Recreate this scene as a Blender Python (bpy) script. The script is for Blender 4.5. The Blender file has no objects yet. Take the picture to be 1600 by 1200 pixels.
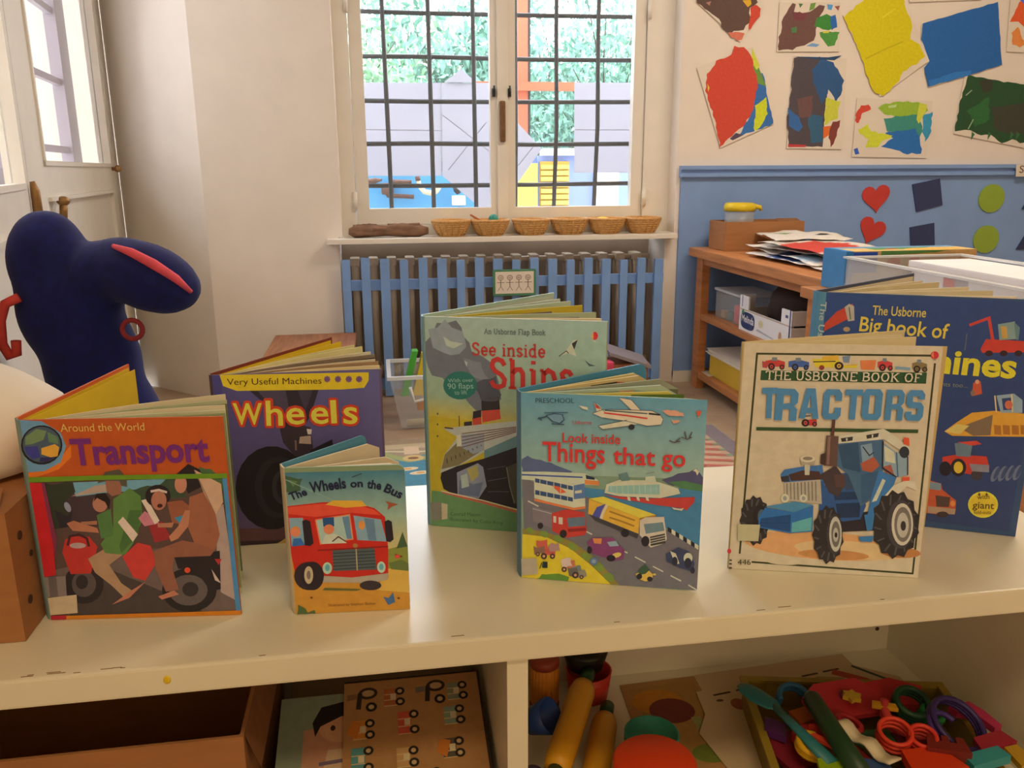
import bpy, bmesh, math, random
from mathutils import Vector, Matrix, Euler, noise
PI = math.pi
random.seed(7)
S = bpy.context.scene
COL = S.collection

# ------------------------------------------------------------------ camera
cam_d = bpy.data.cameras.new('camera')
cam_d.sensor_width = 36.0
cam_d.lens = 29.25
cam_d.clip_start = 0.02
cam_d.clip_end = 200
camera = bpy.data.objects.new('camera', cam_d)
COL.objects.link(camera)
camera.rotation_euler = Matrix(((0.9874704, 0.0442068, -0.1514858), (-0.1577228, 0.2456404, -0.9564436), (-0.0050703, 0.9683525, 0.2495350))).to_euler()
camera.location = (0, 0, 0.92)
S.camera = camera

# ------------------------------------------------------------------ world, lamps, exposure
S.view_settings.view_transform = 'Standard'
S.view_settings.look = 'None'
S.view_settings.gamma = 1.0
S.view_settings.exposure = 0.0
S.view_settings.use_curve_mapping = False
w = bpy.data.worlds.new('overcast_sky')
S.world = w
w.use_nodes = True
wn = w.node_tree
bg = wn.nodes['Background']
tc = wn.nodes.new('ShaderNodeTexCoord')
sx = wn.nodes.new('ShaderNodeSeparateXYZ')
ramp = wn.nodes.new('ShaderNodeValToRGB')
ramp.color_ramp.elements[0].position = 0.45
ramp.color_ramp.elements[0].color = (0.62, 0.66, 0.68, 1)
ramp.color_ramp.elements[1].position = 0.62
ramp.color_ramp.elements[1].color = (0.88, 0.93, 1.0, 1)
mp = wn.nodes.new('ShaderNodeMath'); mp.operation = 'MULTIPLY_ADD'
mp.inputs[1].default_value = 0.5; mp.inputs[2].default_value = 0.5
wn.links.new(tc.outputs['Generated'], sx.inputs[0])
wn.links.new(sx.outputs['Z'], mp.inputs[0])
wn.links.new(mp.outputs[0], ramp.inputs[0])
wn.links.new(ramp.outputs[0], bg.inputs[0])
bg.inputs[1].default_value = 10.5

def area(name, loc, rot, sx_, sy_, power, color, portal=False):
    l = bpy.data.lights.new(name, 'AREA')
    l.shape = 'RECTANGLE'; l.size = sx_; l.size_y = sy_
    l.energy = power; l.color = color
    l.cycles.is_portal = portal
    o = bpy.data.objects.new(name, l)
    COL.objects.link(o); o.location = loc; o.rotation_euler = rot
    return o
WARM = (1.0, 0.77, 0.42)
area('ceiling_lamp_light', (1.7, 1.9, 2.56), (0, 0, 0), 1.3, 0.35, 34, (1.0, 0.86, 0.67))
area('ceiling_lamp_light_rear', (0.2, -0.7, 2.56), (0, 0, 0), 1.3, 0.35, 20, WARM)
area('added_front_fill_light', (0.5, -1.62, 1.25), (-PI / 2, 0, PI), 1.0, 0.5, 8, (1.0, 0.70, 0.36))  # unseen warm fill added behind the camera to brighten compartments and book fronts
# daylight portals in the two window openings
area('window_portal', (0.55, 3.84, 1.5), (-PI / 2, 0, 0), 1.38, 1.75, 1, (1, 1, 1), True)
area('door_portal', (-1.25, 3.0, 1.45), (PI / 2, 0, math.radians(-97)), 2.2, 1.5, 1, (1, 1, 1), True)

# ------------------------------------------------------------------ materials
def lin(c):
    return tuple((x / 12.92 if x <= 0.04045 else ((x + 0.055) / 1.055) ** 2.4) for x in c)
def rgb(c):
    if isinstance(c, str):
        c = [int(c[i:i + 2], 16) for i in (0, 2, 4)]
    return lin([x / 255 for x in c])
MATS = {}
def mat(name, color, rough=0.6, vary=0.08, scale=20.0, stretch=(1, 1, 1), bump=0.0, spec=0.4, metal=0.0, sheen=0.0, dark=None):
    if name in MATS:
        return MATS[name]
    m = bpy.data.materials.new(name); m.use_nodes = True
    t = m.node_tree; b = t.nodes['Principled BSDF']
    c = rgb(color)
    b.inputs['Roughness'].default_value = rough
    b.inputs['Metallic'].default_value = metal
    b.inputs['Specular IOR Level'].default_value = spec
    b.inputs['Sheen Weight'].default_value = sheen
    tx = t.nodes.new('ShaderNodeTexCoord'); mpn = t.nodes.new('ShaderNodeMapping')
    mpn.inputs['Scale'].default_value = stretch
    nz = t.nodes.new('ShaderNodeTexNoise'); nz.inputs['Scale'].default_value = scale; nz.inputs['Detail'].default_value = 4
    t.links.new(tx.outputs['Object'], mpn.inputs[0]); t.links.new(mpn.outputs[0], nz.inputs['Vector'])
    r = t.nodes.new('ShaderNodeValToRGB')
    lo = rgb(dark) if dark else tuple(x * (1 - vary) for x in c)
    hi = c if dark else tuple(min(1, x * (1 + vary)) for x in c)
    r.color_ramp.elements[0].position = 0.3; r.color_ramp.elements[0].color = (*lo, 1)
    r.color_ramp.elements[1].position = 0.7; r.color_ramp.elements[1].color = (*hi, 1)
    t.links.new(nz.outputs['Fac'], r.inputs[0]); t.links.new(r.outputs[0], b.inputs['Base Color'])
    if bump:
        bp = t.nodes.new('ShaderNodeBump'); bp.inputs['Strength'].default_value = bump; bp.inputs['Distance'].default_value = 0.004
        t.links.new(nz.outputs['Fac'], bp.inputs['Height']); t.links.new(bp.outputs[0], b.inputs['Normal'])
    MATS[name] = m
    return m
def clear_mat(name, color, alpha=0.3, rough=0.15):
    if name in MATS:
        return MATS[name]
    m = mat(name, color, rough, 0.03)
    m.node_tree.nodes['Principled BSDF'].inputs['Alpha'].default_value = alpha
    return m
def print_mat(name, rough):
    m = bpy.data.materials.new(name); m.use_nodes = True
    t = m.node_tree; b = t.nodes['Principled BSDF']
    a = t.nodes.new('ShaderNodeVertexColor'); a.layer_name = 'ink'
    tx = t.nodes.new('ShaderNodeTexCoord'); nz = t.nodes.new('ShaderNodeTexNoise'); nz.inputs['Scale'].default_value = 90; nz.inputs['Detail'].default_value = 3
    mx = t.nodes.new('ShaderNodeMix'); mx.data_type = 'RGBA'; mx.blend_type = 'MULTIPLY'; mx.inputs[0].default_value = 1.0
    r = t.nodes.new('ShaderNodeValToRGB')
    r.color_ramp.elements[0].position = 0.3; r.color_ramp.elements[0].color = (0.88, 0.88, 0.88, 1)
    r.color_ramp.elements[1].position = 0.7; r.color_ramp.elements[1].color = (1, 1, 1, 1)
    t.links.new(tx.outputs['Object'], nz.inputs['Vector']); t.links.new(nz.outputs['Fac'], r.inputs[0])
    t.links.new(a.outputs['Color'], mx.inputs[6]); t.links.new(r.outputs[0], mx.inputs[7])
    t.links.new(mx.outputs[2], b.inputs['Base Color'])
    b.inputs['Roughness'].default_value = rough
    b.inputs['Specular IOR Level'].default_value = 0.3
    return m
M_PRINT = print_mat('printed_ink', 0.42)
M_PAINT = print_mat('poster_paint', 0.7)

# ------------------------------------------------------------------ mesh helpers
class MB:
    def __init__(s):
        s.v = []; s.f = []; s.sm = []
    def add(s, vs, fs, smooth=False):
        o = len(s.v); s.v += [tuple(x) for x in vs]
        s.f += [tuple(i + o for i in f) for f in fs]; s.sm += [smooth] * len(fs)
        return s
    def box(s, lo, hi, xf=None, ch=0.0):
        x0, y0, z0 = lo; x1, y1, z1 = hi
        if ch:
            return s.rbox(lo, hi, ch, xf)
        vs = [Vector(p) for p in ((x0, y0, z0), (x1, y0, z0), (x1, y1, z0), (x0, y1, z0), (x0, y0, z1), (x1, y0, z1), (x1, y1, z1), (x0, y1, z1))]
        if xf: vs = [xf @ p for p in vs]
        return s.add(vs, [(0, 3, 2, 1), (4, 5, 6, 7), (0, 1, 5, 4), (1, 2, 6, 5), (2, 3, 7, 6), (3, 0, 4, 7)])
    def rbox(s, lo, hi, r, xf=None):
        b = bmesh.new(); bmesh.ops.create_cube(b, size=1)
        for p in b.verts:
            p.co = Vector([lo[i] + (p.co[i] + 0.5) * (hi[i] - lo[i]) for i in range(3)])
        bmesh.ops.bevel(b, geom=b.edges[:], offset=r, segments=2, affect='EDGES', profile=0.7)
        b.verts.index_update()
        vs = [xf @ p.co if xf else p.co.copy() for p in b.verts]
        fs = [[q.index for q in f.verts] for f in b.faces]
        b.free()
        return s.add(vs, fs)
    def prism(s, pts, depth, fr):
        """outline pts (a,b) extruded by depth; fr(a,b,c) -> world"""
        n = len(pts)
        vs = [fr(a, b, 0) for a, b in pts] + [fr(a, b, depth) for a, b in pts]
        fs = [tuple(range(n))[::-1], tuple(range(n, 2 * n))] + [(i, (i + 1) % n, n + (i + 1) % n, n + i) for i in range(n)]
        return s.add(vs, fs)
    def tube(s, path, r, n=10, caps=True, flat=1.0, up=(0, 0, 1)):
        P = [Vector(p) for p in path]; k = len(P)
        R = r if isinstance(r, (list, tuple)) else [r] * k
        vs = []; up = Vector(up)
        for i, p in enumerate(P):
            d = (P[min(i + 1, k - 1)] - P[max(i - 1, 0)]).normalized()
            u = d.cross(up if abs(d.dot(up)) < 0.95 else Vector((1, 0, 0))).normalized(); v = u.cross(d)
            for j in range(n):
                a = 2 * PI * j / n
                vs.append(p + (u * math.cos(a) + v * math.sin(a) * flat) * R[i])
        fs = [(i * n + j, i * n + (j + 1) % n, (i + 1) * n + (j + 1) % n, (i + 1) * n + j) for i in range(k - 1) for j in range(n)]
        s.add(vs, fs, True)
        if caps:
            o = len(s.v) - len(vs)
            s.f += [tuple(o + j for j in range(n))[::-1], tuple(o + (k - 1) * n + j for j in range(n))]; s.sm += [False] * 2
        return s
    def lathe(s, prof, n=24, c=(0, 0, 0), xf=None, smooth=True, wob=None):
        vs = []
        for k, (r, z) in enumerate(prof):
            for j in range(n):
                a = 2 * PI * j / n
                rr = r * (wob(k, a) if wob else 1)
                p = Vector((rr * math.cos(a), rr * math.sin(a), z))
                p = (xf @ p) if xf else p
                vs.append(p + Vector(c))
        fs = [(i * n + j, i * n + (j + 1) % n, (i + 1) * n + (j + 1) % n, (i + 1) * n + j) for i in range(len(prof) - 1) for j in range(n)]
        s.add(vs, fs, smooth)
        o = len(s.v) - len(vs)
        if prof[0][0] > 1e-5: s.f.append(tuple(o + j for j in range(n))[::-1]); s.sm.append(False)
        if prof[-1][0] > 1e-5: s.f.append(tuple(o + (len(prof) - 1) * n + j for j in range(n))); s.sm.append(False)
        return s
    def ball(s, c, r, n=16, m=10, xf=None, disp=None):
        r = r if isinstance(r, (tuple, list)) else (r, r, r)
        vs = []
        for i in range(m + 1):
            th = PI * i / m
            for j in range(n):
                a = 2 * PI * j / n
                p = Vector((math.sin(th) * math.cos(a) * r[0], math.sin(th) * math.sin(a) * r[1], math.cos(th) * r[2]))
                if disp: p *= disp(p)
                if xf: p = xf @ p
                vs.append(p + Vector(c))
        fs = [(i * n + j, i * n + (j + 1) % n, (i + 1) * n + (j + 1) % n, (i + 1) * n + j)[::-1] for i in range(m) for j in range(n)]
        return s.add(vs, fs, True)
    def ring(s, c, R, r, n=24, m=8, xf=None, a0=0.0, a1=2 * PI):
        full = abs(a1 - a0) > 6.28
        path = []
        for i in range(n + 1):
            a = a0 + (a1 - a0) * i / n
            p = Vector((R * math.cos(a), R * math.sin(a), 0))
            path.append((xf @ p if xf else p) + Vector(c))
        vs = []; ax = (xf @ Vector((0, 0, 1)) if xf else Vector((0, 0, 1)))
        for i in range(n + 1):
            a = a0 + (a1 - a0) * i / n
            d = Vector((math.cos(a), math.sin(a), 0)); d = xf @ d if xf else d
            for j in range(m):
                b = 2 * PI * j / m
                vs.append(path[i] + (d * math.cos(b) + ax * math.sin(b)) * r)
        fs = [(i * m + j, (i + 1) * m + j, (i + 1) * m + (j + 1) % m, i * m + (j + 1) % m) for i in range(n) for j in range(m)]
        s.add(vs, fs, True)
        if not full:
            o = len(s.v) - len(vs)
            s.f += [tuple(o + j for j in range(m)), tuple(o + n * m + j for j in range(m))[::-1]]; s.sm += [False] * 2
        return s
    def build(s, name, m, parent=None, world=False, base=None):
        """world: vertices are world coordinates. A top-level mesh gets its origin at its base."""
        vs = [Vector(p) for p in s.v]; loc = Vector((0, 0, 0))
        if parent is not None and world:
            inv = wmat(parent).inverted(); vs = [inv @ p for p in vs]
        if parent is None:
            xs = [p.x for p in vs]; ys = [p.y for p in vs]; zs = [p.z for p in vs]
            loc = Vector(((min(xs) + max(xs)) / 2, (min(ys) + max(ys)) / 2, min(zs)))
            vs = [p - loc for p in vs]
        me = bpy.data.meshes.new(name)
        me.from_pydata(vs, [], s.f)
        me.polygons.foreach_set('use_smooth', s.sm)
        me.validate(); me.update()
        for q in (m if isinstance(m, (list, tuple)) else [m]):
            me.materials.append(q)
        o = bpy.data.objects.new(name, me); COL.objects.link(o)
        o.location = loc
        if parent is not None: o.parent = parent
        return o
def wmat(o):
    l = Matrix.LocRotScale(o.location, o.rotation_euler, o.scale)
    return wmat(o.parent) @ l if o.parent else l
def tag(o, label=None, cat=None, group=None, kind=None):
    if label: o['label'] = label
    if cat: o['category'] = cat
    if group: o['group'] = group
    if kind: o['kind'] = kind
    return o
def thing(name, label, cat, loc=(0, 0, 0), rz=0.0, group=None, kind=None, rot=None):
    o = bpy.data.objects.new(name, None); COL.objects.link(o)
    o.empty_display_size = 0.02
    o.location = loc; o.rotation_euler = rot or (0, 0, rz)
    return tag(o, label, cat, group, kind)
def struct(name):
    o = bpy.data.objects.new(name, None); COL.objects.link(o); o['kind'] = 'structure'
    return o
def dup(root, loc, rz=None, label=None):
    r = root.copy(); COL.objects.link(r); r.location = loc
    if rz is not None: r.rotation_euler = (0, 0, rz)
    if label: r['label'] = label
    for ch in list(root.children):
        c = ch.copy(); COL.objects.link(c); c.parent = r
        for g in list(ch.children):
            d = g.copy(); COL.objects.link(d); d.parent = c
    return r
def RX(a): return Matrix.Rotation(a, 3, 'X')
def RY(a): return Matrix.Rotation(a, 3, 'Y')
def RZ(a): return Matrix.Rotation(a, 3, 'Z')
def blob(pts, n=0):
    return pts

# ------------------------------------------------------------------ flat print: inked shapes laid on a surface
STROKES = {  # letters of a slab-serif face: strokes on a 0..1 cap grid: (points, serif at start, serif at end)
 'T': (.74, [((.37, 0, .37, 1), 1, 0), ((.02, 1, .72, 1), 0, 0), ((.03, 1, .03, .82), 0, 0), ((.71, 1, .71, .82), 0, 0)]),
 'H': (.86, [((.15, 0, .15, 1), 1, 1), ((.7, 0, .7, 1), 1, 1), ((.15, .5, .7, .5), 0, 0)]),
 'E': (.72, [((.14, 0, .14, 1), 1, 1), ((.14, 1, .64, 1, .64, .84), 0, 0), ((.14, .52, .5, .52), 0, 0), ((.14, 0, .66, 0, .66, .17), 0, 0)]),
 'U': (.84, [((.15, 1, .15, .3, .25, .06, .42, 0, .58, .06, .68, .3, .68, 1), 1, 1)]),
 'S': (.62, [((.54, .78, .45, .94, .3, 1, .15, .93, .1, .75, .2, .58, .42, .45, .54, .28, .5, .08, .33, 0, .16, .05, .07, .22), 0, 0)]),
 'B': (.76, [((.14, 0, .14, 1), 1, 1), ((.14, 1, .45, 1, .6, .88, .6, .66, .45, .53, .14, .53), 0, 0), ((.45, .53, .66, .4, .66, .14, .48, 0, .14, 0), 0, 0)]),
 'O': (.86, [((.42, 1, .2, .9, .09, .5, .2, .1, .42, 0, .64, .1, .75, .5, .64, .9, .42, 1), 0, 0)]),
 'R': (.82, [((.14, 0, .14, 1), 1, 1), ((.14, 1, .46, 1, .62, .88, .62, .64, .46, .5, .14, .5), 0, 0), ((.42, .5, .7, 0), 0, 1)]),
 'N': (.88, [((.15, 0, .15, 1), 1, 0), ((.15, 1, .72, 0), 0, 0), ((.72, 0, .72, 1), 0, 1)]),
 'K': (.84, [((.15, 0, .15, 1), 1, 1), ((.66, 1, .17, .45), 1, 0), ((.3, .58, .7, 0), 0, 1)]),
 'F': (.66, [((.14, 0, .14, 1), 1, 1), ((.14, 1, .6, 1, .6, .84), 0, 0), ((.14, .5, .48, .5), 0, 0)]),
 'e': (.54, [((.08, .34, .46, .34, .44, .55, .28, .68, .12, .58, .07, .33, .13, .1, .29, 0, .46, .12), 0, 0)]),
 'i': (.3, [((.15, 0, .15, .66), 1, 0), ((.02, .66, .15, .66), 0, 0), ((.15, .86, .15, .98), 0, 0)]),
 'n': (.64, [((.13, 0, .13, .66), 1, 0), ((.02, .66, .13, .66), 0, 0), ((.13, .5, .25, .65, .4, .66, .49, .52, .49, 0), 0, 1)]),
 's': (.48, [((.41, .52, .33, .64, .2, .67, .09, .57, .12, .42, .33, .27, .41, .14, .3, .01, .16, .01, .06, .14), 0, 0)]),
 'd': (.62, [((.46, .55, .3, .67, .13, .58, .07, .33, .13, .08, .29, 0, .46, .14), 0, 0), ((.34, 1, .46, 1, .46, 0, .58, 0), 0, 0)]),
 'h': (.64, [((.13, 0, .13, 1), 1, 0), ((.02, 1, .13, 1), 0, 0), ((.13, .5, .25, .65, .4, .66, .49, .52, .49, 0), 0, 1)]),
 'p': (.62, [((.14, -.3, .14, .66), 1, 0), ((.02, .66, .14, .66), 0, 0), ((.14, .52, .3, .67, .46, .58, .53, .33, .46, .08, .31, 0, .14, .14), 0, 0)]),
 'r': (.46, [((.13, 0, .13, .66), 1, 0), ((.02, .66, .13, .66), 0, 0), ((.13, .45, .24, .63, .4, .64), 0, 0)]),
 'b': (.62, [((.14, 0, .14, 1), 0, 0), ((.02, 1, .14, 1), 0, 0), ((.14, .52, .3, .67, .46, .58, .53, .33, .46, .08, .31, 0, .14, .14), 0, 0)]),
 'o': (.58, [((.29, .67, .13, .58, .07, .33, .13, .08, .29, 0, .45, .08, .51, .33, .45, .58, .29, .67), 0, 0)]),
 'a': (.54, [((.1, .55, .22, .66, .36, .62, .4, .5, .4, .05, .5, 0), 0, 0), ((.4, .38, .18, .36, .07, .2, .13, .03, .27, 0, .4, .12), 0, 0)]),
 'l': (.3, [((.15, 0, .15, 1), 1, 0), ((.02, 1, .15, 1), 0, 0)]),
 'k': (.6, [((.13, 0, .13, 1), 1, 0), ((.46, .66, .15, .3), 1, 0), ((.25, .42, .5, 0), 0, 1)]),
 'A': (.82, [((.08, 0, .41, 1, .74, 0), 1, 1), ((.22, .34, .6, .34), 0, 0)]),
 'C': (.74, [((.66, .76, .55, .94, .38, 1, .18, .9, .09, .5, .18, .1, .38, 0, .56, .07, .67, .25), 0, 0)]),
 ' ': (.32, []), }
BLOCK = {  # heavy chamfered capitals, outline polygons with holes cut as slits
 'T': (.8, [(0, 1, .8, 1, .8, .8, .54, .8, .54, 0, .26, 0, .26, .8, 0, .8)]),
 'R': (.86, [(0, 0, 0, 1, .7, 1, .86, .86, .86, .58, .72, .47, .86, .36, .86, 0, .58, 0, .58, .36, .3, .36, .3, .52, .58, .56, .58, .8, .3, .8, .3, 0)]),
 'A': (.9, [(0, 0, .24, 1, .66, 1, .9, 0, .62, 0, .58, .18, .32, .18, .36, .36, .54, .36, .45, .78, .28, 0)]),
 'C': (.8, [(.8, .62, .8, .86, .66, 1, .14, 1, 0, .86, 0, .14, .14, 0, .66, 0, .8, .14, .8, .4, .52, .4, .52, .2, .28, .2, .28, .8, .52, .8, .52, .62)]),
 'O': (.86, [(.14, 0, .72, 0, .86, .14, .86, .86, .72, 1, .14, 1, 0, .86, 0, .14, .14, 0, .3, .2, .3, .8, .56, .8, .56, .2, .3, .2)]),
 'S': (.8, [(0, .3, 0, .14, .14, 0, .66, 0, .8, .14, .8, .46, .66, .6, .28, .62, .28, .8, .52, .8, .52, .7, .8, .7, .8, .86, .66, 1, .14, 1, 0, .86, 0, .56, .14, .42, .52, .4, .52, .2, .28, .2, .28, .3)]), }
def stroke_poly(pts, wd):
    P = [Vector(p) for p in pts]; L = []; R = []
    for i, p in enumerate(P):
        a = (p - P[i - 1]).normalized() if i else None
        b = (P[i + 1] - p).normalized() if i < len(P) - 1 else None
        if a is None: a = b
        if b is None: b = a
        t = (a + b)
        t = t.normalized() if t.length > 1e-6 else a
        n = Vector((-t.y, t.x)); k = 1 / max(0.45, n.dot(Vector((-a.y, a.x))))
        L.append(p + n * wd / 2 * k); R.append(p - n * wd / 2 * k)
    return L, R
FONT_CACHE = {}
def font_mesh(text, bold):
    key = (text, bold)
    if key in FONT_CACHE: return FONT_CACHE[key]
    c = bpy.data.curves.new('lettering_outline', 'FONT'); c.body = text; c.fill_mode = 'FRONT'; c.resolution_u = 3; c.offset = bold
    o = bpy.data.objects.new('lettering_outline', c); COL.objects.link(o)
    bpy.context.view_layer.update()
    me = o.evaluated_get(bpy.context.evaluated_depsgraph_get()).to_mesh()
    vs = [(p.co.x, p.co.y) for p in me.vertices]; fs = [tuple(q.vertices) for q in me.polygons]
    o.to_mesh_clear(); bpy.data.objects.remove(o); bpy.data.curves.remove(c)
    FONT_CACHE[key] = (vs, fs)
    return vs, fs
class Ink:
    """collects coloured flat shapes (u right, v up) in thin layers and lays them on a surface by fr(u, v, layer height)"""
    def __init__(s): s.v = []; s.f = []; s.c = []; s.k = 0
    def poly(s, pts, col, cols=None):
        o = len(s.v); s.v += [(p[0], p[1], s.k) for p in pts]; n = len(pts)
        s.f.append(tuple(range(o, o + n))); s.c.append([rgb(c) for c in cols] if cols else [rgb(col)] * n); s.k += 1
    def stroke(s, pts, wd, col, keep=False):
        L, R = stroke_poly(pts, wd); o = len(s.v); n = len(L)
        s.v += [(p[0], p[1], s.k) for p in L + R]
        for i in range(n - 1):
            s.f.append((o + i, o + n + i, o + n + i + 1, o + i + 1)); s.c.append([rgb(col)] * 4)
        if not keep: s.k += 1
    def ell(s, c, ax, ay, col, n=22):
        s.poly([(c[0] + ax[0] * math.cos(t) + ay[0] * math.sin(t), c[1] + ax[1] * math.cos(t) + ay[1] * math.sin(t)) for t in [2 * PI * i / n for i in range(n)]], col)
    def text(s, txt, p0, p1, cap, col, style='sans'):
        P0 = Vector(p0); e = Vector(p1) - P0; W = e.length; e /= W; nrm = Vector((-e.y, e.x))
        if style in ('serif', 'block'):
            tab = STROKES if style == 'serif' else BLOCK
            gap = 0.06 if style == 'serif' else 0.1
            tot = sum(tab[ch][0] + gap for ch in txt) - gap
            kx = W / tot; x = 0.0
            T = lambda a, b: P0 + e * (a * kx) + nrm * (b * cap)
            for ch in txt:
                adv, items = tab[ch]
                for it in items:
                    if style == 'block':
                        s.poly([T(x + it[i], it[i + 1]) for i in range(0, len(it), 2)], col); continue
                    q, s0, s1 = it; pts = [T(x + q[i], q[i + 1]) for i in range(0, len(q), 2)]
                    thin = abs(q[1] - q[3]) < 0.01 and len(q) == 4
                    s.stroke(pts, (0.1 if thin else 0.16) * cap, col, True)
                    for on, (a, b) in ((s0, q[:2]), (s1, q[-2:])):
                        if on: s.stroke([T(x + a - .13, b), T(x + a + .13, b)], 0.09 * cap, col, True)
                x += adv + gap
            s.k += 1
            return
        vs, fs = font_mesh(txt, {'sans': 0.0, 'bold': 0.014, 'fat': 0.03, 'thin': -0.012}[style])
        x0 = min(v[0] for v in vs); x1 = max(v[0] for v in vs)
        kx = W / (x1 - x0); ky = cap / 0.69
        o = len(s.v)
        for a, b in vs:
            q = P0 + e * ((a - x0) * kx) + nrm * (b * ky)
            s.v.append((q.x, q.y, s.k))
        for f in fs:
            s.f.append(tuple(o + i for i in f)); s.c.append([rgb(col)] * len(f))
        s.k += 1
    def run(s, data, only=None):
        for it in data:
            k = it[0]
            if only and k not in only: continue
            if k == 'P': s.poly(it[2], it[1])
            elif k == 'G': s.poly(it[2], None, it[1])
            elif k == 'L': s.stroke(it[3], it[2], it[1])
            elif k == 'E': s.ell(it[2], it[3], it[4], it[1])
            elif k == 'T': s.text(it[2], it[3], it[4], it[5], it[1], it[6])
        return s
    def build(s, name, fr, parent, m=None, step=1.2e-5, k0=1):
        me = bpy.data.meshes.new(name)
        me.from_pydata([fr(u, v, (k + k0) * step) for u, v, k in s.v], [], s.f)
        a = me.color_attributes.new('ink', 'FLOAT_COLOR', 'CORNER')
        flat = [x for f in s.c for c in f for x in (c[0], c[1], c[2], 1.0)]
        a.data.foreach_set('color', flat)
        me.materials.append(m or M_PRINT); me.update()
        o = bpy.data.objects.new(name, me); COL.objects.link(o); o.parent = parent
        return o

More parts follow.
